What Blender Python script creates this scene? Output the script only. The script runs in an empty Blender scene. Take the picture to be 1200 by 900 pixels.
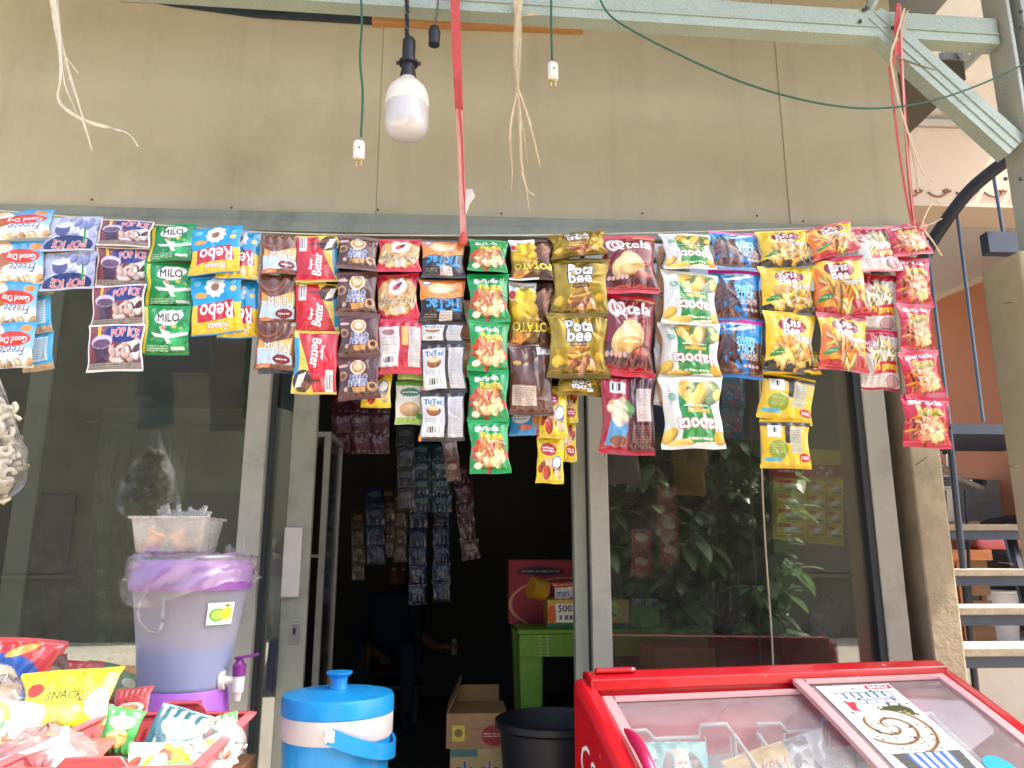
import bpy, bmesh, math, random
import numpy as np
from mathutils import Vector, Matrix, Euler

# ------------------------------------------------------------------ camera, sky, sun, exposure
SC = bpy.context.scene
COL = SC.collection
FPX = 900.0                               # focal length in pixels of the 1200 px wide photograph
CAM = Vector((0.0, -2.4, 1.25))
YAW, PITCH = math.radians(3.3), math.radians(12.7)
cam = bpy.data.cameras.new('camera')
cam.lens = 36.0 * FPX / 1200.0
cam.clip_start, cam.clip_end = 0.02, 500
camo = bpy.data.objects.new('camera', cam)
COL.objects.link(camo)
camo.location = CAM
camo.rotation_euler = (math.radians(90) + PITCH, 0, -YAW)
SC.camera = camo

SUN_EL, SUN_AZ = math.radians(58), math.radians(100)     # azimuth from +y towards +x: high on the right
w = bpy.data.worlds.new('World')
SC.world = w
w.use_nodes = True
wn = w.node_tree
sky = wn.nodes.new('ShaderNodeTexSky')
sky.sky_type = 'NISHITA'
sky.sun_disc = False
sky.sun_elevation = SUN_EL
sky.sun_rotation = SUN_AZ
sky.air_density, sky.dust_density, sky.ozone_density = 0.8, 5.0, 0.4
bg = wn.nodes['Background']
bg.inputs['Strength'].default_value = 0.15
wn.links.new(sky.outputs[0], bg.inputs[0])

sun = bpy.data.lights.new('sun', 'SUN')
sun.energy, sun.angle, sun.color = 3.6, math.radians(0.6), (1.0, 0.95, 0.87)
suno = bpy.data.objects.new('sun', sun)
COL.objects.link(suno)
sd = Vector((math.sin(SUN_AZ) * math.cos(SUN_EL), math.cos(SUN_AZ) * math.cos(SUN_EL), math.sin(SUN_EL)))
suno.rotation_euler = (-sd).to_track_quat('-Z', 'Y').to_euler()
suno.location = (5, -2, 9)

vs = SC.view_settings
vs.view_transform = 'Standard'
vs.look = 'None'
vs.exposure = 2.0
vs.gamma = 1.0
SC.cycles.max_bounces = 10
SC.cycles.diffuse_bounces = 4
SC.cycles.glossy_bounces = 5
SC.cycles.transmission_bounces = 8
SC.cycles.transparent_max_bounces = 16
SC.cycles.sample_clamp_indirect = 6.0
SC.cycles.caustics_reflective = False
SC.cycles.caustics_refractive = False

# ------------------------------------------------------------------ pixel rays
_f = Vector((math.sin(YAW) * math.cos(PITCH), math.cos(YAW) * math.cos(PITCH), math.sin(PITCH)))
_r = Vector((math.cos(YAW), -math.sin(YAW), 0))
_u = _r.cross(_f)

def ray(px, py):
    return _f + _r * ((px - 600) / FPX) + _u * ((450 - py) / FPX)

def at(px, py, Y):
    d = ray(px, py)
    return CAM + d * ((Y - CAM.y) / d.y)

def atz(px, py, Z):
    d = ray(px, py)
    return CAM + d * ((Z - CAM.z) / d.z)

def atplane(px, py, P, n):
    d = ray(px, py)
    return CAM + d * ((P - CAM).dot(n) / d.dot(n))

def mpp(P):
    return (P - CAM).dot(_f) / FPX          # metres per photo pixel at P

# ------------------------------------------------------------------ colours and materials
def lin(h):
    if isinstance(h, (tuple, list, np.ndarray)):
        return tuple(h[:3])
    h = h.lstrip('#')
    c = [int(h[i:i + 2], 16) / 255 for i in (0, 2, 4)]
    return tuple(x / 12.92 if x <= 0.04045 else ((x + 0.055) / 1.055) ** 2.4 for x in c)

MATS = {}

def M(name, col, rough=0.5, metal=0.0, var=0.12, scale=6.0, bump=0.0, bscale=80.0, coat=0.0, trans=0.0, sss=0.0, spec=0.5, stain=None, stain_amt=0.0, stain_scale=2.0, stretch=None, streak=0.0, chips=None):
    if name in MATS:
        return MATS[name]
    m = bpy.data.materials.new(name)
    m.use_nodes = True
    nt = m.node_tree
    b = nt.nodes['Principled BSDF']
    c = lin(col)
    tc = nt.nodes.new('ShaderNodeTexCoord')
    src = tc.outputs['Object']
    if stretch:
        mp = nt.nodes.new('ShaderNodeMapping')
        mp.inputs['Scale'].default_value = stretch
        nt.links.new(src, mp.inputs[0])
        src = mp.outputs[0]
    no = nt.nodes.new('ShaderNodeTexNoise')
    no.inputs['Scale'].default_value = scale
    no.inputs['Detail'].default_value = 6
    no.inputs['Roughness'].default_value = 0.62
    nt.links.new(src, no.inputs['Vector'])
    rp = nt.nodes.new('ShaderNodeValToRGB')
    rp.color_ramp.elements[0].position, rp.color_ramp.elements[1].position = 0.28, 0.72
    rp.color_ramp.elements[0].color = (*[x * (1 - var) for x in c], 1)
    rp.color_ramp.elements[1].color = (*[min(1, x * (1 + var)) for x in c], 1)
    nt.links.new(no.outputs['Fac'], rp.inputs[0])
    out = rp.outputs[0]
    if stain:
        n2 = nt.nodes.new('ShaderNodeTexNoise')
        n2.inputs['Scale'].default_value = stain_scale
        n2.inputs['Detail'].default_value = 9
        n2.inputs['Roughness'].default_value = 0.7
        nt.links.new(tc.outputs['Object'], n2.inputs['Vector'])
        r2 = nt.nodes.new('ShaderNodeValToRGB')
        r2.color_ramp.elements[0].position, r2.color_ramp.elements[1].position = 0.5, 0.72
        r2.color_ramp.elements[0].color = (0, 0, 0, 1)
        r2.color_ramp.elements[1].color = (stain_amt,) * 3 + (1,)
        nt.links.new(n2.outputs['Fac'], r2.inputs[0])
        mx = nt.nodes.new('ShaderNodeMixRGB')
        mx.inputs[2].default_value = (*lin(stain), 1)
        nt.links.new(r2.outputs[0], mx.inputs[0])
        nt.links.new(out, mx.inputs[1])
        out = mx.outputs[0]
    for (amt, colr, mscale, nscale, lo, hi) in (((streak, '#6a6048', (7, 7, 0.35), 2.2, 0.52, 0.8),) if streak else ()) + (((1.0, chips, (1, 1, 1), 38.0, 0.69, 0.73),) if chips else ()):
        mp2 = nt.nodes.new('ShaderNodeMapping')
        mp2.inputs['Scale'].default_value = mscale
        nt.links.new(tc.outputs['Object'], mp2.inputs[0])
        n4 = nt.nodes.new('ShaderNodeTexNoise')
        n4.inputs['Scale'].default_value = nscale
        n4.inputs['Detail'].default_value = 6
        nt.links.new(mp2.outputs[0], n4.inputs['Vector'])
        r4 = nt.nodes.new('ShaderNodeValToRGB')
        r4.color_ramp.elements[0].position, r4.color_ramp.elements[1].position = lo, hi
        r4.color_ramp.elements[0].color = (0, 0, 0, 1)
        r4.color_ramp.elements[1].color = (amt,) * 3 + (1,)
        nt.links.new(n4.outputs['Fac'], r4.inputs[0])
        mx4 = nt.nodes.new('ShaderNodeMixRGB')
        mx4.inputs[2].default_value = (*lin(colr), 1)
        nt.links.new(r4.outputs[0], mx4.inputs[0])
        nt.links.new(out, mx4.inputs[1])
        out = mx4.outputs[0]
    nt.links.new(out, b.inputs['Base Color'])
    b.inputs['Roughness'].default_value = rough
    b.inputs['Metallic'].default_value = metal
    b.inputs['Coat Weight'].default_value = coat
    b.inputs['Transmission Weight'].default_value = trans
    b.inputs['Specular IOR Level'].default_value = spec
    if sss:
        b.inputs['Subsurface Weight'].default_value = sss
        b.inputs['Subsurface Radius'].default_value = (0.02, 0.02, 0.02)
    if bump:
        n3 = nt.nodes.new('ShaderNodeTexNoise')
        n3.inputs['Scale'].default_value = bscale
        n3.inputs['Detail'].default_value = 5
        nt.links.new(src, n3.inputs['Vector'])
        bp = nt.nodes.new('ShaderNodeBump')
        bp.inputs['Strength'].default_value = bump
        bp.inputs['Distance'].default_value = 0.004
        nt.links.new(n3.outputs['Fac'], bp.inputs['Height'])
        nt.links.new(bp.outputs[0], b.inputs['Normal'])
    MATS[name] = m
    return m

def film_mat(name, rough, metal, coat):
    """printed plastic film: the print sits in the mesh's colour attribute"""
    m = bpy.data.materials.new(name)
    m.use_nodes = True
    nt = m.node_tree
    b = nt.nodes['Principled BSDF']
    a = nt.nodes.new('ShaderNodeAttribute')
    a.attribute_name = 'Col'
    nt.links.new(a.outputs['Color'], b.inputs['Base Color'])
    b.inputs['Roughness'].default_value = rough
    b.inputs['Metallic'].default_value = metal
    b.inputs['Coat Weight'].default_value = coat
    b.inputs['Coat Roughness'].default_value = 0.1
    tc = nt.nodes.new('ShaderNodeTexCoord')
    no = nt.nodes.new('ShaderNodeTexNoise')
    no.inputs['Scale'].default_value = 55
    no.inputs['Detail'].default_value = 3
    nt.links.new(tc.outputs['Object'], no.inputs['Vector'])
    bp = nt.nodes.new('ShaderNodeBump')
    bp.inputs['Strength'].default_value = 0.35
    bp.inputs['Distance'].default_value = 0.003
    nt.links.new(no.outputs['Fac'], bp.inputs['Height'])
    nt.links.new(bp.outputs[0], b.inputs['Normal'])
    MATS[name] = m
    return m

FILM = film_mat('printed film', 0.2, 0.0, 0.9)
FOIL = film_mat('printed foil', 0.2, 0.55, 0.6)
PAPER = film_mat('printed card', 0.62, 0.0, 0.0)

def glass_mat(name, tint, refl, rough=0.0, dirt=0.03, dirt_col=(0.5, 0.5, 0.45), lo=0.4, hi=2.2, dscale=9):
    """thin pane: see-through, mirror reflection rising to grazing angles, a little dust"""
    m = bpy.data.materials.new(name)
    m.use_nodes = True
    nt = m.node_tree
    nt.nodes.clear()
    out = nt.nodes.new('ShaderNodeOutputMaterial')
    tr = nt.nodes.new('ShaderNodeBsdfTransparent')
    tr.inputs[0].default_value = (*tint, 1)
    gl = nt.nodes.new('ShaderNodeBsdfGlossy')
    gl.inputs['Roughness'].default_value = rough
    lw = nt.nodes.new('ShaderNodeLayerWeight')
    lw.inputs['Blend'].default_value = 0.12
    mr = nt.nodes.new('ShaderNodeMapRange')
    mr.inputs['To Min'].default_value = refl
    mr.inputs['To Max'].default_value = 0.9
    nt.links.new(lw.outputs['Fresnel'], mr.inputs['Value'])
    mx = nt.nodes.new('ShaderNodeMixShader')
    nt.links.new(mr.outputs[0], mx.inputs[0])
    nt.links.new(tr.outputs[0], mx.inputs[1])
    nt.links.new(gl.outputs[0], mx.inputs[2])
    df = nt.nodes.new('ShaderNodeBsdfDiffuse')
    df.inputs[0].default_value = (*dirt_col, 1)
    tc = nt.nodes.new('ShaderNodeTexCoord')
    no = nt.nodes.new('ShaderNodeTexNoise')
    no.inputs['Scale'].default_value = dscale
    no.inputs['Detail'].default_value = 8
    no.inputs['Roughness'].default_value = 0.75
    nt.links.new(tc.outputs['Object'], no.inputs['Vector'])
    m2 = nt.nodes.new('ShaderNodeMapRange')
    m2.inputs['From Min'].default_value, m2.inputs['From Max'].default_value = 0.35, 0.8
    m2.inputs['To Min'].default_value, m2.inputs['To Max'].default_value = dirt * lo, dirt * hi
    nt.links.new(no.outputs['Fac'], m2.inputs['Value'])
    mx2 = nt.nodes.new('ShaderNodeMixShader')
    nt.links.new(m2.outputs[0], mx2.inputs[0])
    nt.links.new(mx.outputs[0], mx2.inputs[1])
    nt.links.new(df.outputs[0], mx2.inputs[2])
    nt.links.new(mx2.outputs[0], out.inputs[0])
    MATS[name] = m
    return m

GLASS = glass_mat('window glass', (0.84, 0.88, 0.85), 0.20, dirt=0.03)
LIDGLASS = glass_mat('freezer glass', (0.90, 0.92, 0.92), 0.12, dirt=0.2, dirt_col=(0.8, 0.8, 0.8), lo=0.75, hi=1.6, dscale=22)
CLEAR = glass_mat('clear plastic film', (0.93, 0.93, 0.93), 0.10, rough=0.12, dirt=0.10, dirt_col=(0.85, 0.85, 0.85))

def galv(name, col, rough=0.42):
    m = M(name, col, rough, 0.3, 0.10, 5, 0.15, 160)
    nt = m.node_tree
    b = nt.nodes['Principled BSDF']
    src = b.inputs['Base Color'].links[0].from_socket
    tc = nt.nodes.new('ShaderNodeTexCoord')
    vo = nt.nodes.new('ShaderNodeTexNoise')
    vo.inputs['Scale'].default_value = 190
    vo.inputs['Detail'].default_value = 4
    nt.links.new(tc.outputs['Object'], vo.inputs['Vector'])
    rp = nt.nodes.new('ShaderNodeValToRGB')
    rp.color_ramp.elements[0].position, rp.color_ramp.elements[1].position = 0.36, 0.56
    rp.color_ramp.elements[0].color = (0.62, 0.62, 0.60, 1)
    rp.color_ramp.elements[1].color = (1, 1, 1, 1)
    nt.links.new(vo.outputs['Fac'], rp.inputs[0])
    mx = nt.nodes.new('ShaderNodeMixRGB')
    mx.blend_type = 'MULTIPLY'
    mx.inputs[0].default_value = 0.5
    nt.links.new(src, mx.inputs[1])
    nt.links.new(rp.outputs[0], mx.inputs[2])
    nt.links.new(mx.outputs[0], b.inputs['Base Color'])
    return m

# ------------------------------------------------------------------ mesh helpers
class MB:
    def __init__(s):
        s.v, s.f = [], []

    def add(s, vs_, fs):
        o = len(s.v)
        s.v += [tuple(v) for v in vs_]
        s.f += [tuple(i + o for i in f) for f in fs]
        return s

    def box(s, p0, p1):
        x0, y0, z0 = p0
        x1, y1, z1 = p1
        x0, x1 = min(x0, x1), max(x0, x1)
        y0, y1 = min(y0, y1), max(y0, y1)
        z0, z1 = min(z0, z1), max(z0, z1)
        return s.add([(x0, y0, z0), (x1, y0, z0), (x1, y1, z0), (x0, y1, z0), (x0, y0, z1), (x1, y0, z1), (x1, y1, z1), (x0, y1, z1)],
                     [(0, 3, 2, 1), (4, 5, 6, 7), (0, 1, 5, 4), (1, 2, 6, 5), (2, 3, 7, 6), (3, 0, 4, 7)])

    def obox(s, c, ax, ay, az):
        """box from centre and three half vectors"""
        c, ax, ay, az = Vector(c), Vector(ax), Vector(ay), Vector(az)
        p = [c + ax * i + ay * j + az * k for k in (-1, 1) for i, j in ((-1, -1), (1, -1), (1, 1), (-1, 1))]
        return s.add(p, [(0, 3, 2, 1), (4, 5, 6, 7), (0, 1, 5, 4), (1, 2, 6, 5), (2, 3, 7, 6), (3, 0, 4, 7)])

    def tube(s, pts, r, n=8, caps=True):
        pts = [Vector(p) for p in pts]
        k = len(pts)
        rr = r if isinstance(r, (list, tuple)) else [r] * k
        rings = []
        t0 = (pts[1] - pts[0]).normalized()
        ref = Vector((0, 0, 1)) if abs(t0.z) < 0.9 else Vector((1, 0, 0))
        a = t0.cross(ref).normalized()
        for i, p in enumerate(pts):
            t = (pts[min(i + 1, k - 1)] - pts[max(i - 1, 0)]).normalized()
            a = (a - t * a.dot(t)).normalized()
            b = t.cross(a)
            rings.append([p + (a * math.cos(2 * math.pi * j / n) + b * math.sin(2 * math.pi * j / n)) * rr[i] for j in range(n)])
        vs_ = [q for rg in rings for q in rg]
        fs = [(i * n + j, i * n + (j + 1) % n, (i + 1) * n + (j + 1) % n, (i + 1) * n + j) for i in range(k - 1) for j in range(n)]
        if caps:
            fs += [tuple(range(n))[::-1], tuple((k - 1) * n + j for j in range(n))]
        return s.add(vs_, fs)

    def ribbon(s, pts, wid, th, axis=(1, 0, 0), twist=0.0):
        """flat band along pts, width along axis (turning by twist over its length)"""
        pts = [Vector(p) for p in pts]
        k = len(pts)
        ww = wid if isinstance(wid, (list, tuple)) else [wid] * k
        vs_ = []
        for i, p in enumerate(pts):
            t = (pts[min(i + 1, k - 1)] - pts[max(i - 1, 0)]).normalized()
            a = Vector(axis)
            a = (a - t * a.dot(t)).normalized()
            a = Matrix.Rotation(twist * i / max(1, k - 1), 3, t) @ a
            b = t.cross(a)
            for sa, sb in ((-1, -1), (1, -1), (1, 1), (-1, 1)):
                vs_.append(p + a * (sa * ww[i] / 2) + b * (sb * th / 2))
        fs = [(i * 4 + j, i * 4 + (j + 1) % 4, (i + 1) * 4 + (j + 1) % 4, (i + 1) * 4 + j) for i in range(k - 1) for j in range(4)]
        fs += [(3, 2, 1, 0), tuple((k - 1) * 4 + j for j in range(4))]
        return s.add(vs_, fs)

    def lathe(s, prof, c=(0, 0, 0), n=40, caps=True, fn=None):
        c = Vector(c)
        vs_ = []
        for (r, z) in prof:
            for j in range(n):
                th = 2 * math.pi * j / n
                q = r * (fn(th, z) if fn else 1.0)
                vs_.append(c + Vector((q * math.cos(th), q * math.sin(th), z)))
        k = len(prof)
        fs = [(i * n + j, i * n + (j + 1) % n, (i + 1) * n + (j + 1) % n, (i + 1) * n + j) for i in range(k - 1) for j in range(n)]
        if caps:
            fs += [tuple(range(n))[::-1], tuple((k - 1) * n + j for j in range(n))]
        return s.add(vs_, fs)

    def prism(s, poly, d):
        """closed polygon (3-D points) pushed along vector d"""
        p = [Vector(q) for q in poly]
        d = Vector(d)
        n = len(p)
        return s.add(p + [q + d for q in p], [tuple(range(n))[::-1], tuple(range(n, 2 * n))] + [(j, (j + 1) % n, n + (j + 1) % n, n + j) for j in range(n)])

    def build(s, name, mat, parent=None, smooth=False, bevel=0.0, seg=2, solid=0.0):
        me = bpy.data.meshes.new(name)
        if not s.v:
            raise ValueError(name)
        o0 = Vector((sum(p[0] for p in s.v) / len(s.v), sum(p[1] for p in s.v) / len(s.v), min(p[2] for p in s.v)))
        me.from_pydata([Vector(p) - o0 for p in s.v], [], s.f)
        bm = bmesh.new()
        bm.from_mesh(me)
        bmesh.ops.recalc_face_normals(bm, faces=bm.faces)
        bm.to_mesh(me)
        bm.free()
        me.materials.append(mat)
        if smooth:
            me.polygons.foreach_set('use_smooth', [True] * len(me.polygons))
            if smooth != 'all':
                me.set_sharp_from_angle(angle=math.radians(38))
        o = bpy.data.objects.new(name, me)
        COL.objects.link(o)
        o.location = o0
        if parent is not None:
            adopt(o, parent)
        if bevel:
            b = o.modifiers.new('bevel', 'BEVEL')
            b.width, b.segments, b.limit_method = bevel, seg, 'ANGLE'
            b.angle_limit = math.radians(40)
            b.harden_normals = False
        if solid:
            so = o.modifiers.new('solid', 'SOLIDIFY')
            so.thickness = solid
        return o

def world_loc(o):
    p = Vector(o.location)
    while o.parent:
        o = o.parent
        p = p + o.location
    return p

def adopt(o, parent):
    """parents are never rotated or scaled here: keep the child where it is"""
    o.location = Vector(o.location) - world_loc(parent)
    o.parent = parent

def thing(name, label, cat, loc=(0, 0, 0), group=None, kind=None):
    o = bpy.data.objects.new(name, None)
    COL.objects.link(o)
    o.empty_display_size = 0.05
    o.location = loc
    return tag(o, label, cat, group, kind)

def tag(o, label, cat=None, group=None, kind=None):
    o['label'] = label
    if cat:
        o['category'] = cat
    if group:
        o['group'] = group
    if kind:
        o['kind'] = kind
    return o

def catenary(a, b, sag, n=14):
    a, b = Vector(a), Vector(b)
    return [a.lerp(b, i / n) - Vector((0, 0, sag * 4 * (i / n) * (1 - i / n))) for i in range(n + 1)]

def smoothpath(pts, n=6):
    """Catmull-Rom through pts"""
    p = [Vector(q) for q in pts]
    p = [p[0] * 2 - p[1]] + p + [p[-1] * 2 - p[-2]]
    out = []
    for i in range(1, len(p) - 2):
        for k in range(n):
            t = k / n
            a, b, c, d = p[i - 1], p[i], p[i + 1], p[i + 2]
            out.append(0.5 * ((2 * b) + (c - a) * t + (2 * a - 5 * b + 4 * c - d) * t * t + (3 * b - a - 3 * c + d) * t ** 3))
    out.append(p[-2])
    return out

# ------------------------------------------------------------------ print raster: designs drawn into colour arrays
_TXT = {}

def text_tris(s, style=0):
    if (s, style) in _TXT:
        return _TXT[(s, style)]
    cu = bpy.data.curves.new('t', 'FONT')
    cu.body = s
    cu.resolution_u = 2
    o = bpy.data.objects.new('t', cu)
    me = o.to_mesh()
    me.calc_loop_triangles()
    v = np.array([p.co[:2] for p in me.vertices], dtype=float).reshape(-1, 2)
    t = np.array([lt.vertices[:] for lt in me.loop_triangles], dtype=int).reshape(-1, 3)
    o.to_mesh_clear()
    bpy.data.objects.remove(o)
    bpy.data.curves.remove(cu)
    mn, mx_ = v.min(0), v.max(0)
    v = (v - mn) / (mx_ - mn)
    _TXT[(s, style)] = (v, t)
    return v, t

class Cv:
    """canvas: x to the right 0..1, y up 0..1; a = width / height"""
    def __init__(s, a, H=380, col='#ffffff', seed=1):
        s.a, s.H, s.inv = a, H, False
        s.W = max(24, int(round(H * a)))
        s.rng = np.random.RandomState(seed)
        s.c = np.zeros((s.H, s.W, 3))
        s.c[:] = lin(col)
        s.X, s.Y = np.meshgrid((np.arange(s.W) + 0.5) / s.W, (np.arange(s.H) + 0.5) / s.H)

    def paint(s, m, col, al=1.0):
        m = np.asarray(m, dtype=float) * al
        s.c = s.c * (1 - m[..., None]) + np.array(lin(col)) * m[..., None]
        return s

    def rect(s, x0, y0, x1, y1, col, al=1.0):
        return s.paint((s.X >= x0) & (s.X <= x1) & (s.Y >= y0) & (s.Y <= y1), col, al)

    def grad(s, lo, hi, y0=0, y1=1, x0=0, x1=1, al=1.0, horiz=False):
        t = np.clip(((s.X - x0) / (x1 - x0)) if horiz else ((s.Y - y0) / (y1 - y0)), 0, 1)[..., None]
        g = np.array(lin(lo)) * (1 - t) + np.array(lin(hi)) * t
        m = ((s.X >= x0) & (s.X <= x1) & (s.Y >= y0) & (s.Y <= y1))[..., None] * al
        s.c = s.c * (1 - m) + g * m
        return s

    def emask(s, cx, cy, rx, ry, rot=0):
        dx, dy = (s.X - cx) * s.a, s.Y - cy
        c_, s_ = math.cos(rot), math.sin(rot)
        x, y = dx * c_ + dy * s_, -dx * s_ + dy * c_
        return (x / (rx * s.a)) ** 2 + (y / ry) ** 2

    def ell(s, cx, cy, rx, ry, col, rot=0, al=1.0):
        return s.paint(s.emask(cx, cy, rx, ry, rot) <= 1, col, al)

    def ring(s, cx, cy, rx, ry, t, col, rot=0):
        e = s.emask(cx, cy, rx, ry, rot)
        return s.paint((e <= 1) & (e >= (1 - t) ** 2), col)

    def ball(s, cx, cy, rx, ry, col, rot=0, dark=0.5):
        e = s.emask(cx, cy, rx, ry, rot)
        e2 = s.emask(cx - rx * 0.3, cy + ry * 0.35, rx * 1.2, ry * 1.2, rot)
        c0 = np.array(lin(col))
        sh = np.clip(1.15 - dark * e2, 0.2, 1.25)[..., None]
        m = (e <= 1)[..., None]
        s.c = np.where(m, np.clip(c0 * sh, 0, 1), s.c)
        return s

    def blobs(s, cx, cy, rx, ry, n, size, cols, asp=1.6):
        for i in range(n):
            th, q = s.rng.rand() * 6.283, math.sqrt(s.rng.rand())
            k = size * (0.7 + 0.6 * s.rng.rand())
            s.ball(cx + rx * q * math.cos(th), cy + ry * q * math.sin(th), k * asp, k * s.a, cols[s.rng.randint(len(cols))], s.rng.rand() * 3.14)
        return s

    def poly(s, pts, col, al=1.0):
        m = np.zeros(s.X.shape, bool)
        n = len(pts)
        for i in range(n):
            (xa, ya), (xb, yb) = pts[i], pts[(i + 1) % n]
            if ya == yb:
                continue
            c = ((s.Y >= ya) != (s.Y >= yb)) & (s.X < xa + (s.Y - ya) * (xb - xa) / (yb - ya))
            m ^= c
        return s.paint(m, col, al)

    def tmask(s, txt, cx, cy, w_, h_, rot=0, shear=0, arc=0):
        v, t = text_tris(txt)
        x = (v[:, 0] - 0.5) * w_ * s.W
        y = (v[:, 1] - 0.5) * h_ * s.H
        x = x + shear * y
        y = y + arc * h_ * s.H * (1 - (2 * v[:, 0] - 1) ** 2)
        c_, s_ = math.cos(rot), math.sin(rot)
        X = cx * s.W + x * c_ - y * s_
        Y = cy * s.H + x * s_ + y * c_
        m = np.zeros((s.H, s.W), bool)
        for a, b, c in t:
            x0, x1 = int(max(0, min(X[a], X[b], X[c]))), int(min(s.W - 1, max(X[a], X[b], X[c]) + 1))
            y0, y1 = int(max(0, min(Y[a], Y[b], Y[c]))), int(min(s.H - 1, max(Y[a], Y[b], Y[c]) + 1))
            if x1 < x0 or y1 < y0:
                continue
            gx, gy = np.meshgrid(np.arange(x0, x1 + 1) + 0.5, np.arange(y0, y1 + 1) + 0.5)
            d = (X[b] - X[a]) * (Y[c] - Y[a]) - (X[c] - X[a]) * (Y[b] - Y[a])
            if abs(d) < 1e-9:
                continue
            u = ((gx - X[a]) * (Y[c] - Y[a]) - (X[c] - X[a]) * (gy - Y[a])) / d
            q = ((X[b] - X[a]) * (gy - Y[a]) - (gx - X[a]) * (Y[b] - Y[a])) / d
            m[y0:y1 + 1, x0:x1 + 1] |= (u >= -0.02) & (q >= -0.02) & (u + q <= 1.02)
        return m

    @staticmethod
    def grow(m, k):
        for i in range(int(k)):
            n = m.copy()
            n[1:] |= m[:-1]
            n[:-1] |= m[1:]
            n[:, 1:] |= m[:, :-1]
            n[:, :-1] |= m[:, 1:]
            m = n
        return m

    def text(s, txt, cx, cy, w_, h_, col, out=None, ow=5, bold=2, rot=0, shear=0, arc=0):
        if s.inv:
            rot += math.pi
        m = s.grow(s.tmask(txt, cx, cy, w_, h_, rot, shear, arc), int(bold * 0.5 * s.H / 380 + 0.5))
        if out:
            s.paint(s.grow(m, max(1, int(ow * 0.85 * s.H / 380))), out)
        return s.paint(m, col)

    def bar(s, x0, y0, x1, y1):
        s.rect(x0, y0, x1, y1, '#f4f4f0')
        n = 16
        for i in range(n):
            if s.rng.rand() < 0.62:
                xa = x0 + (x1 - x0) * (0.08 + 0.84 * i / n)
                s.rect(xa, y0 + (y1 - y0) * 0.2, xa + (x1 - x0) * 0.84 / n * (0.5 + 0.5 * s.rng.rand()), y1 - (y1 - y0) * 0.12, '#2a2a2a')
        return s

    def lines(s, x0, y0, x1, y1, n, col, al=0.55):
        for i in range(n):
            y = y0 + (y1 - y0) * (i + 0.5) / n
            hh = (y1 - y0) / n * 0.22
            x = x0
            while x < x1:
                k = min(x1, x + (0.02 + 0.09 * s.rng.rand()))
                s.rect(x, y - hh, k, y + hh, col, al)
                x = k + 0.018
        return s

    def rays(s, cx, cy, n, col, al=0.4, y0=0, y1=1):
        th = np.arctan2(s.Y - cy, (s.X - cx) * s.a)
        return s.paint((np.sin(th * n) > 0.2) & (s.Y >= y0) & (s.Y <= y1), col, al)

    def mottle(s, amt=0.08, k=9):
        g = s.rng.rand(k + 2, k + 2)
        yy, xx = s.Y * k, s.X * k
        i, j = yy.astype(int), xx.astype(int)
        fy, fx = yy - i, xx - j
        n = g[i, j] * (1 - fy) * (1 - fx) + g[i + 1, j] * fy * (1 - fx) + g[i, j + 1] * (1 - fy) * fx + g[i + 1, j + 1] * fy * fx
        s.c = np.clip(s.c * (1 + amt * (2 * n[..., None] - 1)), 0, 1)
        return s

    def seals(s, col, k=0.07, al=1.0):
        s.rect(0, 0, 1, k, col, al)
        return s.rect(0, 1 - k, 1, 1, col, al)

def sample(arr, U, V):
    """bilinear colours of arr at U (0..1 right), V (0..1 up)"""
    H, W = arr.shape[:2]
    x = np.clip(U * W - 0.5, 0, W - 1.001)
    y = np.clip(V * H - 0.5, 0, H - 1.001)
    i, j = y.astype(int), x.astype(int)
    fy, fx = (y - i)[..., None], (x - j)[..., None]
    i2, j2 = np.minimum(i + 1, H - 1), np.minimum(j + 1, W - 1)
    return arr[i, j] * (1 - fy) * (1 - fx) + arr[i2, j] * fy * (1 - fx) + arr[i, j2] * (1 - fy) * fx + arr[i2, j2] * fy * fx

def grid_mesh(name, P, C, mat, extra=None):
    """P (ny,nx,3) points, C (ny,nx,3) linear colours; extra = list of further (P, C) sheets"""
    vs_, cs, fs, o = [], [], [], 0
    for (p, c) in [(P, C)] + (extra or []):
        ny, nx = p.shape[:2]
        idx = np.arange(ny * nx).reshape(ny, nx) + o
        q = np.stack([idx[:-1, :-1], idx[:-1, 1:], idx[1:, 1:], idx[1:, :-1]], -1).reshape(-1, 4)
        vs_.append(p.reshape(-1, 3))
        cs.append(c.reshape(-1, 3))
        fs.append(q)
        o += ny * nx
    vs_, cs, fs = np.concatenate(vs_), np.concatenate(cs), np.concatenate(fs)
    me = bpy.data.meshes.new(name)
    me.vertices.add(len(vs_))
    me.vertices.foreach_set('co', vs_.astype(np.float32).ravel())
    me.loops.add(len(fs) * 4)
    me.loops.foreach_set('vertex_index', fs.astype(np.int32).ravel())
    me.polygons.add(len(fs))
    me.polygons.foreach_set('loop_start', np.arange(0, len(fs) * 4, 4, dtype=np.int32))
    me.polygons.foreach_set('use_smooth', np.ones(len(fs), bool))
    me.update(calc_edges=True)
    at_ = me.color_attributes.new('Col', 'FLOAT_COLOR', 'POINT')
    at_.data.foreach_set('color', np.concatenate([cs, np.ones((len(cs), 1))], 1).astype(np.float32).ravel())
    me.materials.append(mat)
    return me

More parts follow.
